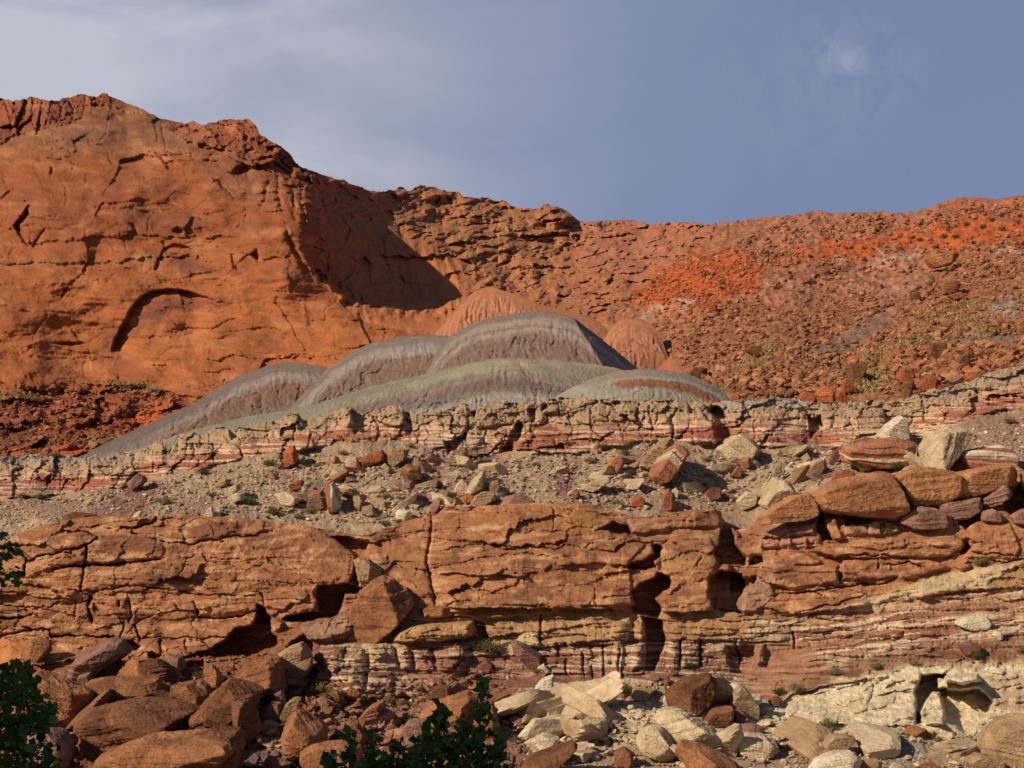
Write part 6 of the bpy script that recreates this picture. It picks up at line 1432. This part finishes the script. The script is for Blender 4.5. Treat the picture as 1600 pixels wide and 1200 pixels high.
def merged(name, label, P, n, sheet, mats, smin, smax, sub, seed, power=2.5, shapes=8, cat='rubble', skip=None):
    """loose stones nobody could count, as one object"""
    V_, F_, base_ = [], [], 0
    pts = inside(P, n, np.random.default_rng(seed)); g = np.random.default_rng(seed + 1)
    if skip is not None:
        pts = pts[(poly_sd(skip, pts[:, 0], pts[:, 1]) < 0) | (g.random(n) < .42)]; n = len(pts)
    pr = [free_rock(seed + 7 * i, ASP[i % 5], sub, 30, .04) for i in range(shapes)]
    Y = sheet.at(pts[:, 0], pts[:, 1]); C = to3d(pts[:, 0], pts[:, 1], Y)
    for i in range(n):
        v, f = pr[g.integers(shapes)]
        d = smin * (smax / smin) ** (g.random() ** power) * Y[i] / F
        a, b, c = g.uniform(-.6, .6), g.uniform(-.6, .6), g.uniform(0, 6.28)
        M = np.array(Matrix.Rotation(c, 3, 'Z') @ Matrix.Rotation(b, 3, 'Y') @ Matrix.Rotation(a, 3, 'X'))
        V_.append((v * d) @ M.T + C[i] + np.array([0, -.1 * d, .2 * d])); F_.append(f + base_); base_ += len(v)
    o = mesh_np(name, np.concatenate(V_), np.concatenate(F_), mats, smooth=False)
    return props(o, label, cat, None, 'stuff')
Q1 = [(1090,590),(1180,570),(1320,590),(1320,618),(1240,622),(1150,622)]
Q2 = [(1200,540),(1400,520),(1600,500),(1600,560),(1500,590),(1400,600),(1330,590)]
Q3 = [(1040,540),(1120,480),(1260,470),(1300,540),(1200,560),(1090,580)]
Q4 = [(1220,410),(1600,370),(1600,500),(1400,520),(1280,480)]
Q5 = [(1120,392),(1230,340),(1420,340),(1600,315),(1600,336),(1420,365),(1250,390),(1200,420)]
Q6 = [(1380,560),(1500,545),(1600,555),(1560,580),(1490,600),(1420,610)]
scatter(Q1, 26, RUBm + RUSm, far, 9, 19, 'stone', 'red stone on the lowest rubble just above the striped ledge', 'stone', 'stones low on the rubble slope')
scatter(Q6, 30, RUBm + RUSm + DKm, far, 11, 24, 'stone', 'red brown stone among the crowded boulders above the right end of the ledge', 'stone', 'stones among the right boulder group')
scatter(Q2, 30, RUBm + DKm, far, 9, 18, 'stone', 'red brown stone on the lower right rubble among pale grass', 'stone', 'stones on the grassy rubble')
scatter(Q3, 16, RUBm, far, 8, 15, 'stone', 'red stone on the rubble between the red dome and the orange patch', 'stone', 'stones beside the red dome')
scatter(Q4, 14, RUBm + DKm, far, 8, 15, 'stone', 'brown stone on the upper right rubble below the orange band', 'stone', 'stones below the orange band')
scatter(Q5, 8, RUBm, far, 8, 14, 'stone', 'tan red stone along the top of the rubble near the skyline', 'stone', 'stones near the skyline')
ORP = [(990,468),(1030,425),(1080,398),(1150,396),(1200,412),(1196,440),(1140,468),(1070,490),(1010,492)]
RUBP = [(960,490),(1030,430),(1120,392),(1230,340),(1420,338),(1620,312),(1620,575),(1500,600),(1400,615),(1250,625),(1130,620),(1080,590),(1030,545)]
merged('rubble', 'red rubble covering the steep slope at upper right', RUBP, 7000, far, K['rubble_fill'], 3.2, 12, 1, 700, 2.4, skip=ORP)
merged('rubble', 'bright orange earth crumbs on the orange patch', ORP, 700, far, K['orange_fill'], 3, 9, 1, 705, 2.4)
merged('rubble', 'crowded red blocks along the foot of the rubble slope', Q1 + [], 360, far, K['rubble_fill'], 8, 21, 2, 708, 1.5)
merged('rubble', 'crowded red brown blocks above the right end of the striped ledge', Q6, 420, far, K['rust_fill'], 9, 25, 2, 709, 1.5)
merged('rubble', 'medium red blocks over the lower right rubble', Q2, 460, far, K['rubble_fill'], 7, 18, 2, 711, 1.5)
merged('rubble', 'dark red broken rock at the foot of the orange cliff', [(-20,600),(130,596),(270,615),(300,640),(180,690),(60,715),(-20,715)], 900, far, K['rust_fill'], 3, 12, 1, 720)
SCR = [(-20,785),(130,775),(330,735),(470,712),(640,705),(800,715),(1000,700),(1200,708),(1420,700),(1500,670),(1620,650),(1620,720),(1500,730),(1280,760),(1180,800),(1000,800),(800,785),(600,820),(440,812),(200,800),(0,830)]
SCR2 = [(400,720),(640,712),(800,720),(1000,704),(1280,712),(1290,750),(1180,800),(1000,795),(800,780),(600,815),(440,800),(330,790)]
scatter(SCR2, 42, PEB + CRM, mid, 8, 17, 'stone', 'pale stone lying loose on the grey scree', 'stone', 'pale stones on the scree', 2.0)
scatter([(560,770),(640,720),(720,740),(760,790),(640,812),(580,826)], 22, PEB + CRM + MAUs, mid, 8, 18, 'stone', 'pale stone in the dark gully of the scree above the cliff notch', 'stone', 'stones in the scree gully', 2.0)
scatter([(1100,740),(1200,712),(1300,712),(1290,748),(1200,790),(1130,790)], 22, PEB + CRM + MAUs, mid, 8, 18, 'stone', 'pale stone heaped on the scree left of the capping blocks', 'stone', 'stones left of the capping blocks', 2.0)
merged('gravel', 'small pale stones and gravel over the scree', SCR, 8500, mid, K['pebble_fill'], 1.8, 10, 1, 740, 3.4, cat='gravel')
FT = [(-20,1060),(200,1050),(420,1050),(520,1080),(700,1060),(760,1040),(800,1090),(790,1200),(-20,1215)]
FTR = [(800,1110),(1000,1100),(1200,1110),(1300,1150),(1500,1150),(1620,1110),(1620,1215),(800,1215)]
scatter([(400,1050),(500,1080),(640,1080),(760,1040),(800,1090),(790,1170),(560,1180),(440,1110)], 26, REDs + MAUs, near, 11, 26, 'stone', 'small red stone on the rubble below the striped pillars', 'stone', 'stones below the striped pillars', 1.8)
scatter([(0,1060),(300,1040),(420,1080),(420,1200),(0,1210)], 26, REDs, near, 16, 44, 'stone', 'small red stone wedged between the left fallen boulders', 'stone', 'stones between the left boulders', 1.8)
scatter(FTR, 34, CRMs + REDs[:2] + MAUs[:1], near, 12, 32, 'stone', 'pale stone lying between the right foreground boulders', 'stone', 'stones between the right boulders', 1.8)
scatter([(980,1060),(1050,1048),(1110,1054),(1050,1080),(1000,1096),(900,1090)], 12, MAUs, near, 12, 26, 'stone', 'mauve stone on the bench below the maroon beds', 'stone', 'mauve stones below the maroon beds', 1.8)
scatter([(700,1040),(840,1020),(860,1060),(780,1060)], 8, CRMs + MAUs, near, 8, 14, 'stone', 'stone chip below the pointed pinkish block', 'stone', 'chips below the pointed block', 1.8)
merged('rubble', 'small red broken stone between the left boulders', FT, 3600, near, K['red_fill'], 3, 18, 1, 760, 3.0)
merged('rubble', 'small pale broken stone between the right boulders', FTR, 1500, near, K['cream_fill'], 3, 16, 1, 780, 3.0)
merged('rubble', 'thin line of broken stone under the overhang of the brown cliff', [(240,1024),(400,1012),(470,1040),(480,1070),(430,1066),(300,1044)], 260, near, K['red_fill'], 3, 9, 1, 790)

SLb = [free_rock(400 + i, (1.5, .9, .42), 4, 70, .035) for i in range(6)]
def slabs(P, n, mats, sheet, smin, smax, label, group, tilt=.7):
    me = []
    for i, (v, f) in enumerate(SLb):
        o = mesh_np('broken_rock', v, f, mats[i % len(mats)], smooth=False); me.append(o.data); bpy.data.objects.remove(o)
    for u, v in inside(P, n):
        px_ = smin * (smax / smin) ** (gs.random() ** 1.6); Y = float(sheet.at(u, v)[0]); p = to3d(u, v, Y); d = px_ * Y / F
        o = bpy.data.objects.new('broken_rock', me[gs.integers(len(me))]); COL.objects.link(o)
        o.location = (p[0], p[1] + d * .1, p[2] + d * .12); o.scale = (d, d, d); o.rotation_euler = (gs.uniform(-tilt, tilt), gs.uniform(-tilt, tilt), gs.uniform(0, 6.28))
        props(o, label, 'rock', group)
slabs([(640,715),(720,712),(780,730),(780,785),(690,790),(600,810),(540,790),(600,740)], 48, [K['cream'], K['tan'], K['mauve'], K['creamstriped']], mid, 14, 36, 'flat broken slab tilted in the dark middle gully of the scree', 'slabs in the scree gully')
slabs([(1180,705),(1300,700),(1440,715),(1430,735),(1290,748),(1190,785),(1130,790),(1120,740)], 48, [K['cream'], K['creamstriped'], K['tan'], K['mauve']], mid, 15, 44, 'flat broken slab heaped above the capping blocks at right', 'slabs above the capping blocks')
slabs([(400,730),(560,720),(560,790),(430,800)], 18, [K['cream'], K['tan'], K['striped']], mid, 13, 32, 'flat broken slab on the left scree above the lip', 'slabs on the left scree')
slabs([(860,735),(1000,720),(1120,735),(1120,785),(960,790)], 20, [K['cream'], K['tan'], K['mauve']], mid, 13, 34, 'flat broken slab around the fallen striped drum', 'slabs round the striped drum')
slabs([(20,1060),(200,1040),(420,1070),(420,1190),(60,1200)], 40, [K['red'], K['dark'], K['red'], K['mauve']], near, 26, 64, 'flat red slab filling the pile of fallen blocks at lower left', 'slabs in the left pile')
slabs([(440,1060),(640,1100),(760,1060),(780,1160),(600,1180),(480,1160)], 22, [K['red'], K['mauve'], K['dark']], near, 18, 46, 'flat red slab on the rubble below the striped pillars', 'slabs below the striped pillars')
slabs([(800,1100),(1000,1080),(1240,1130),(1480,1160),(1540,1200),(820,1200)], 30, [K['cream'], K['cream'], K['tan'], K['cream']], near, 36, 104, 'flat cream slab at the foot of the white ledge', 'slabs at the foot of the white ledge', .5)
# ------------------------------------------------------------------ plants
def leaf_mat(name, c0, c1, trans=.25, vary=.2, rough=.75):
    m = bpy.data.materials.new(name); m.use_nodes = True
    t = m.node_tree; t.nodes.clear(); l = t.links.new
    o = N(t, 'ShaderNodeOutputMaterial'); b = N(t, 'ShaderNodeBsdfPrincipled'); b.inputs['Roughness'].default_value = rough; b.inputs['Specular IOR Level'].default_value = .2
    g = N(t, 'ShaderNodeNewGeometry'); oi = N(t, 'ShaderNodeObjectInfo')
    r = ramp(t, [(0, tuple(c0)), (1, tuple(c1))]); l(g.outputs['Random Per Island'], r.inputs[0])
    vr = N(t, 'ShaderNodeMapRange'); vr.inputs[3].default_value, vr.inputs[4].default_value = 1 - vary, 1 + vary; l(oi.outputs['Random'], vr.inputs[0])
    mv = N(t, 'ShaderNodeMix', data_type='RGBA', blend_type='MULTIPLY'); mv.inputs[0].default_value = 1; l(r.outputs[0], mv.inputs[6]); l(vr.outputs[0], mv.inputs[7])
    l(mv.outputs[2], b.inputs['Base Color'])
    tr = N(t, 'ShaderNodeBsdfTranslucent'); l(mv.outputs[2], tr.inputs['Color'])
    ms = N(t, 'ShaderNodeMixShader'); ms.inputs[0].default_value = trans
    l(b.outputs[0], ms.inputs[1]); l(tr.outputs[0], ms.inputs[2]); l(ms.outputs[0], o.inputs[0])
    return m
def bark_mat(name, c):
    return rock_mat(name, (c * .7, c * 1.2), 6, bump=.4, vary=.05)
M_green = leaf_mat('desert shrub leaf', (.055, .085, .018), (.15, .19, .05))
M_olive = leaf_mat('dry shrub leaf', (.14, .13, .06), (.28, .25, .13))
M_yellow = leaf_mat('yellow shrub leaf', (.17, .16, .035), (.32, .29, .09))
M_cotton = leaf_mat('cottonwood leaf', (.04, .08, .014), (.12, .19, .04), .15, .05, .6)
M_grass = leaf_mat('dry grass', (.22, .18, .08), (.38, .32, .15))
M_twig = bark_mat('twig bark', np.array([.10, .075, .05])); M_bark = bark_mat('cottonwood bark', np.array([.13, .11, .085]))
def tube(pts, r0, r1, n=6):
    pts = np.asarray(pts, float); k = len(pts); V_ = []
    for i, p in enumerate(pts):
        d = pts[min(i + 1, k - 1)] - pts[max(i - 1, 0)]; d /= np.linalg.norm(d) + 1e-9
        a = np.cross(d, [0.31, .9, .2]); a /= np.linalg.norm(a); b = np.cross(d, a)
        r = r0 + (r1 - r0) * i / (k - 1)
        for j in range(n):
            t = 2 * math.pi * j / n
            V_.append(p + r * (math.cos(t) * a + math.sin(t) * b))
    F_ = [[i * n + j, i * n + (j + 1) % n, (i + 1) * n + (j + 1) % n, (i + 1) * n + j] for i in range(k - 1) for j in range(n)]
    return np.array(V_), np.array(F_)
def join(parts):
    V_, F_, b = [], [], 0
    for v, f in parts: V_.append(v); F_.append(f + b); b += len(v)
    return np.concatenate(V_), np.concatenate(F_)
def leaves(C, size, g, kite=True, up=0.0, narrow=.45):
    """flat leaf faces at points C, random facing"""
    n = len(C)
    d = g.normal(size=(n, 3)); d[:, 2] += up; d /= np.linalg.norm(d, axis=1)[:, None]
    e = g.normal(size=(n, 3)); e -= (e * d).sum(1)[:, None] * d; e /= np.linalg.norm(e, axis=1)[:, None]
    s = (size * g.uniform(.5, 1.4, n))[:, None]
    a = C; b = C + s * (d * .38 - e * narrow); c = C + s * d; f = C + s * (d * .38 + e * narrow)
    V_ = np.stack([a, b, c, f], 1).reshape(-1, 3)
    return V_, np.arange(4 * n).reshape(n, 4)
gp = np.random.default_rng(314)
def shrub_proto(seed, mat):
    """a low desert bush one metre across: wiry stems and small leaves"""
    g = np.random.default_rng(seed)
    stems, tips = [], []
    for i in range(26):
        a = g.uniform(0, 6.28); t = g.uniform(.15, 1.25) ; L_ = g.uniform(.35, .58)
        d = np.array([math.cos(a) * math.sin(t), math.sin(a) * math.sin(t), math.cos(t) * .95 + .1])
        q = np.array([[0, 0, -.1], d * L_ * .5 + g.normal(size=3) * .03, d * L_])
        stems.append(tube(q, .012, .005, 4)); tips += [q[1] * .5 + q[2] * .5, q[2], q[2]]
    tips = np.array(tips)
    C = tips[g.integers(len(tips), size=1100)] + g.normal(size=(1100, 3)) * .075
    C[:, 2] = np.maximum(C[:, 2], -.02)
    lv = leaves(C, np.full(len(C), .07), g, up=.5, narrow=.3)
    a = mesh_np('foliage', *lv, mat, smooth=False); b = mesh_np('stem', *join(stems), M_twig)
    me = (a.data, b.data); bpy.data.objects.remove(a); bpy.data.objects.remove(b)
    return me
PRO = {'g': [shrub_proto(i, M_green) for i in (1, 2, 3)], 'o': [shrub_proto(i, M_olive) for i in (4, 5)], 'y': [shrub_proto(i, M_yellow) for i in (6, 7)]}
CN = {'g': 'green', 'o': 'dry olive', 'y': 'yellow green'}
def shrub(x, y, w, k, sheet, where, group):
    Y = float(sheet.at(x, y)[0]); p = to3d(x, y, Y); s = w * Y / F * 1.15
    o = bpy.data.objects.new('shrub', None); COL.objects.link(o); o.empty_display_size = .1
    o.location = p; o.scale = (s, s, s * gp.uniform(.75, 1.0)); o.rotation_euler = (0, 0, gp.uniform(0, 6.28))
    fm_, st_ = PRO[k][gp.integers(len(PRO[k]))]
    for nm, me in (('foliage', fm_), ('stem', st_)):
        c = bpy.data.objects.new(nm, me); COL.objects.link(c); c.parent = o
    props(o, f'{CN[k]} shrub {where}', 'shrub', group)
SH_M = [(316,742,18,'g','alone on the scree just below the left part of the striped ledge'),(421,731,20,'g','on the scree left of the red knob of rock'),(65,781,18,'g','at the foot of the striped ledge at far left'),(36,779,12,'g','leftmost at the foot of the striped ledge'),(332,778,16,'g','beside the cream stones on the left scree'),
 (391,790,18,'g','near the lip left of the pale flat slab'),(256,789,20,'y','on the bare left scree above the lip'),(427,805,18,'g','on the lip under the pale flat slab'),(527,802,18,'g','right below the red and white pillar stone'),(574,803,18,'o','by the rounded tan stone near the lip'),(624,818,14,'g','by the white round stone on the lip'),
 (602,822,14,'g','at the head of the notch in the brown cliff'),(564,738,14,'g','below the red slab under the ledge'),(537,712,14,'o','dark at the scree top left of the red slab'),(467,811,14,'o','on the lip left of the red pillar'),(488,802,20,'y','under the pink and cream block on the lip'),(548,777,10,'g','behind the tan stone right of the pillar'),(642,700,12,'o','at the ledge foot above the pitted tan stone'),
 (565,675,11,'g','inside the dark notch of the striped ledge'),(629,785,14,'o','in the middle of the dark scree gully'),(603,780,14,'o','left of the dark scree gully'),(941,704,17,'g','bright at the ledge foot right of the overhang'),(977,712,15,'g','touching the small striped block'),(987,743,15,'g','on the scree between the striped drum and the low striped slab'),
 (922,725,16,'o','dark on the scree under the ledge left of the small striped block'),(838,729,12,'o','on the rounded scree hump'),(1121,743,14,'g','left of the red round stone'),(1105,722,14,'o','at the foot of the ledge left of the tilted white slab'),(1100,760,12,'o','above the maroon stone'),(965,792,18,'o','on the lip left of the rust red stone'),(1158,784,11,'g','by the cream slab left of the banded boulder'),
 (1243,709,17,'o','above the tan slab left of the thin dark slab'),(1245,746,15,'g','among pale stones left of the capping row'),(1579,663,18,'o','on the pink scree at far right'),(90,716,15,'g','on the grey top of the striped ledge at far left')]
for x, y, w, k, wh in SH_M: shrub(x, y, w, k, mid, wh, 'desert shrubs on the scree')
SH_N = [(1401,733,20,'g','tucked behind the capping row beside the joint'),(1337,837,24,'y','on the ledge under the biggest capping block'),(1385,834,18,'g','on the ledge right of the yellow green one under the capping blocks'),(660,1082,18,'g','right above the large shaded block'),(631,1104,18,'g','on the rubble below the striped pillars'),(610,1098,18,'y','left of the green one below the striped pillars'),
 (640,1132,24,'g','left of the large shaded block'),(740,1054,9,'y','tiny on the rubble above the large shaded block'),(841,1052,22,'y','between the pointed pinkish block and the white angular stone'),(757,1024,36,'o','widest at the foot of the cream beds'),(778,1023,22,'o','left of the pointed pinkish block'),(935,1101,20,'g','in front of the tan round stone'),
 (809,1162,20,'o','on pale rubble right of the saplings'),(498,1082,24,'y','upper of the pair below the hollow'),(520,1098,30,'g','lower and larger of the pair below the hollow'),(572,1098,18,'o','behind the pointed tilted stone'),(310,1060,17,'g','in the shade beside the leaf shaped stone'),(1077,1046,20,'g','on the bench under the maroon wall'),
 (977,1089,24,'g','on the bench left of the big brown block'),(944,1101,14,'y','at the left of the bench by the tan round stone'),(1219,1087,20,'g','at the left tip of the white ledge'),(1246,1082,22,'o','on the upper edge of the white ledge'),(1118,1098,22,'o','in the gap right of the big brown block'),(956,1159,19,'o','left of the rounded cream boulder'),
 (974,1182,13,'o','by the small brown upright stone at the bottom'),(1274,1160,42,'g','biggest in the right foreground below the white ledge'),(1292,1139,22,'o','right behind the biggest one in the right foreground'),(1307,1056,18,'o','on the top edge of the white ledge under the striped wall'),(1370,1048,18,'o','further right on the top edge of the white ledge'),
 (1429,1041,13,'y','small above the cavity of the white ledge'),(1526,1031,20,'g','dark in a crack of the maroon beds at right'),(1595,1020,16,'y','at the right edge by the maroon beds'),(1562,1128,14,'g','at the top of the huge smooth tan boulder'),(1534,886,26,'o','low and wide on the slab at right'),(1468,1160,14,'o','in the shade below the white ledge cavity')]
for x, y, w, k, wh in SH_N: shrub(x, y, w, k, near, wh, 'desert shrubs among the lower rocks')
SH_F = [(1536,358,11),(1567,361,12),(1428,374,12),(1437,377,10),(1476,373,12),(1493,373,12),(1511,353,11),(1551,347,11),(1330,390,9),(1350,390,9),(1521,382,9),(1455,447,11),(1453,462,10),(1486,512,11),(1520,508,11),(1129,446,10),(1110,463,10),(999,463,9),(1021,444,9),(1128,452,8),(1565,340,9),(1590,350,9)]
for x, y, w in SH_F: shrub(x, y, w, 'g', far, 'dotting the orange band and rubble of the far right slope' if x > 1250 else 'dotting the orange patch beside the slickrock', 'tiny shrubs on the far slope' if x > 1250 else 'tiny shrubs on the orange patch')

def grass(P_list, n, sheet, label, size):
    C = []
    for P in P_list:
        q = inside(P, n, gp); w = fbm(q[:, 0] / 22, q[:, 1] / 11, 3, 900)
        q = q[w > .05]
        Y = sheet.at(q[:, 0], q[:, 1]); p = to3d(q[:, 0], q[:, 1], Y)
        for _ in range(7): C.append(p + gp.normal(size=p.shape) * np.array([.35, .35, .08]) * Y[:, None] / 160)
    C = np.concatenate(C)
    V_, F_ = leaves(C, np.full(len(C), size), gp, up=1.6, narrow=.22)
    props(mesh_np('grass', V_, F_, M_grass, smooth=False), label, 'grass', None, 'stuff')
grass([[(1110,600),(1200,540),(1240,560),(1130,625)], [(1330,600),(1400,555),(1420,580),(1350,620)], [(1420,490),(1540,470),(1560,530),(1440,540)], [(1340,560),(1420,530),(1440,560),(1360,590)]], 420, far, 'dry pale grass in tufts between the stones of the rubble slope', .5)
grass([[(-20,612),(60,614),(60,625),(-20,626)], [(160,598),(200,598),(262,606),(255,614),(200,612)]], 140, far, 'dry pale grass on the ledges at the foot of the orange cliff', .45)

# cottonwood at the left edge: crown of leaves on limbs, trunk outside the frame
def px(u, v, Y): return to3d(u, v, Y)
def fill(P, n, Y0, dY, edge=14):
    q = inside(P, n * 3, gp); d = poly_sd(P, q[:, 0], q[:, 1])
    keep = gp.random(len(q)) < np.clip(.25 + d / edge * .75, 0, 1); q = q[keep][:n]
    return to3d(q[:, 0], q[:, 1], Y0 + gp.uniform(-dY, dY, len(q)))
def stem_pts(u0, v0, u1, v1, Y0, Y1, k=6, wig=6):
    t = np.linspace(0, 1, k)
    u = u0 + (u1 - u0) * t + np.r_[0, gp.normal(size=k - 2) * wig, 0]; v = v0 + (v1 - v0) * t + np.r_[0, gp.normal(size=k - 2) * wig * .5, 0]
    return np.concatenate([to3d(u[i:i + 1], v[i:i + 1], Y0 + (Y1 - Y0) * t[i]) for i in range(k)])
tr = bpy.data.objects.new('cottonwood_tree', None); COL.objects.link(tr)
props(tr, 'dark leafy cottonwood reaching in at the left edge', 'tree')
LOW = [(-420,1060),(-200,1000),(-60,1040),(0,1036),(22,1033),(44,1046),(50,1062),(60,1076),(64,1090),(86,1098),(90,1112),(76,1120),(80,1140),(58,1150),(66,1165),(84,1186),(92,1215),(60,1300),(-60,1330),(-420,1330)]
UPP = [(-420,740),(-200,760),(-60,812),(0,828),(12,834),(10,846),(24,852),(29,858),(16,868),(8,880),(30,890),(33,900),(16,906),(4,914),(-30,930),(-200,960),(-420,960)]
TOP = [(-520,480),(-330,430),(-170,520),(-110,640),(-130,760),(-240,900),(-420,1000),(-560,900)]
Lf = [fill(LOW, 8500, 12.5, .9), fill(UPP, 1900, 12.8, .8), fill(TOP, 2600, 12.8, 1.4)]
for u, v in ((58,1085),(82,1104),(72,1114),(64,1140),(70,1168),(22,856),(26,896),(20,1040),(40,1050),(85,1190),(52,1068)):
    Lf.append(to3d(u + gp.normal(size=16) * 5, v + gp.normal(size=16) * 5, 12.4 + gp.uniform(-.2, .2, 16)))
C = np.concatenate(Lf)
cr = mesh_np('crown', *leaves(C, np.full(len(C), .074), gp, up=-.5, narrow=.46), M_cotton, smooth=False, parent=tr)
tb0 = px(-260, 1480, 12.8)[None][0]
tk = np.array([[tb0[0], 12.8, -.2], [tb0[0] + .1, 12.8, 1.2], [tb0[0] + .05, 12.9, 2.6], [tb0[0] - .1, 12.8, 4.6], [tb0[0] - .05, 12.8, 6.0]])
mesh_np('trunk', *tube(tk, .17, .04, 10), M_bark, parent=tr)
for u1, v1, zb in ((60,1090,.9), (40,1180,.6), (10,870,2.0), (20,1045,1.2), (-150,620,3.0), (-380,700,2.6), (-330,1060,1.1), (-60,900,1.9)):
    e = to3d(u1, v1, 12.5); s0 = np.array([tb0[0] + .08, 12.82, zb]); t = np.linspace(0, 1, 6)[:, None]
    q = s0 + (e - s0) * t; q[1:-1] += gp.normal(size=(4, 3)) * .06; q[:, 2] += .22 * np.sin(t[:, 0] * 3.14)
    mesh_np('limb', *tube(q, .045, .008, 6), M_bark, parent=tr)
# clump of cottonwood saplings at the bottom: each stem a sapling of its own
SAP = [(753,1056,17,'tallest', 'second from the right'), (690,1097,22,'bushy', 'left of the tallest one'), (722,1122,18,'half hidden', 'between the bushy and the tallest one'), (660,1132,18,'slim', 'just left of the bushy one'), (622,1152,20,'low', 'in the middle of the clump'),
       (586,1150,17,'thin', 'left of the middle of the clump'), (548,1143,13,'sparse', 'standing free at the left of the clump'), (512,1176,12,'shortest', 'at the far left end of the clump'), (778,1142,11,'narrow', 'at the far right end of the clump'), (640,1168,22,'short bushy', 'at the front of the clump')]
for i, (u, v, w, adj, wh) in enumerate(SAP):
    Y0 = 12.0 + gp.uniform(-.35, .35)
    o = bpy.data.objects.new('cottonwood_sapling', None); COL.objects.link(o)
    props(o, f'{adj} dark green sapling {wh} at the bottom edge', 'sapling', 'cottonwood saplings at the bottom edge')
    bz = float(ground_z(np.array((u - 800) / F * Y0), np.array(Y0)))
    vb = 1420
    base_p = to3d(u + gp.normal() * 4, v, Y0); top_p = to3d(u, v + 3, Y0)
    k = 7; t = np.linspace(0, 1, k)[:, None]
    q = np.array([base_p[0], base_p[1], bz - .05]) * (1 - t) + top_p * t; q[1:-1, :2] += gp.normal(size=(k - 2, 2)) * .015
    mesh_np('stem', *tube(q, .018, .004, 6), M_bark, parent=o)
    n = int((1260 - v) * 3.0) + 70
    tt = gp.random(n) ** .8; vv = v + tt * (1290 - v)
    spread = w * (.25 + .75 * np.minimum(1, tt * 3.2)) * (1 + .9 * np.clip((vv - 1165) / 60, 0, 1)) 
    uu = u + gp.normal(size=n) * spread * .55 + 3 * np.sin(vv / 17 + i)
    keep = fbm(uu / 16, vv / 16, 2, 950 + i) > -.22
    Cq = to3d(uu[keep], vv[keep], Y0 + gp.normal(size=keep.sum()) * .12)
    tw = []
    for j in range(10):
        a = q[2 + gp.integers(k - 3)]; b = Cq[gp.integers(len(Cq))]
        tw.append(tube(np.array([a, (a + b) / 2 + [0, 0, .02], b]), .006, .002, 4))
    mesh_np('twig', *join(tw), M_bark, parent=o)
    mesh_np('foliage', *leaves(Cq, np.full(len(Cq), .072), gp, up=-.5, narrow=.47), M_cotton, smooth=False, parent=o)

# added out-of-view crag keeps the river bank and its trees in the shade
sd = np.array([-math.sin(SUN_AZ), -math.cos(SUN_AZ)]); td = np.array([-sd[1] * -1, sd[0]]) * -1
td = np.array([-math.cos(SUN_AZ), math.sin(SUN_AZ)])
nt_, nh = 60, 50
T, Hh = np.meshgrid(np.linspace(-3, 30, nt_), np.linspace(0, 1, nh))
topz = 29.5 - 7 * sstep(24, 30, T) - 7 * sstep(3, -3, T) + .7 * fbm(T / 3, T * 0, 3, 980)
depth_ = 45 + 10 * (1 - Hh) * -1 * .6 + 1.6 * fbm(T / 4, Hh * 5, 4, 981)
PX = sd[0] * depth_ + td[0] * T; PY = sd[1] * depth_ + td[1] * T; PZ = -1 + (topz + 1) * Hh
front = np.stack([PX, PY, PZ], -1)
d2 = 62 + 0 * T; backp = np.stack([sd[0] * d2 + td[0] * T, sd[1] * d2 + td[1] * T, -1 + (topz * .8 + 1) * Hh], -1)[::-1]
W = np.concatenate([front, backp]); idx = np.arange(W.shape[0] * W.shape[1]).reshape(W.shape[:2])
q = np.stack([idx[:-1, :-1], idx[1:, :-1], idx[1:, 1:], idx[:-1, 1:]], -1).reshape(-1, 4)
props(mesh_np('shade_crag', W.reshape(-1, 3), q, m_sand, np.tile(C8(170,108,72), (W.shape[0] * W.shape[1], 1))), 'sandstone crag added unseen behind the viewer to shade the trees', 'shade_crag', None, 'structure')
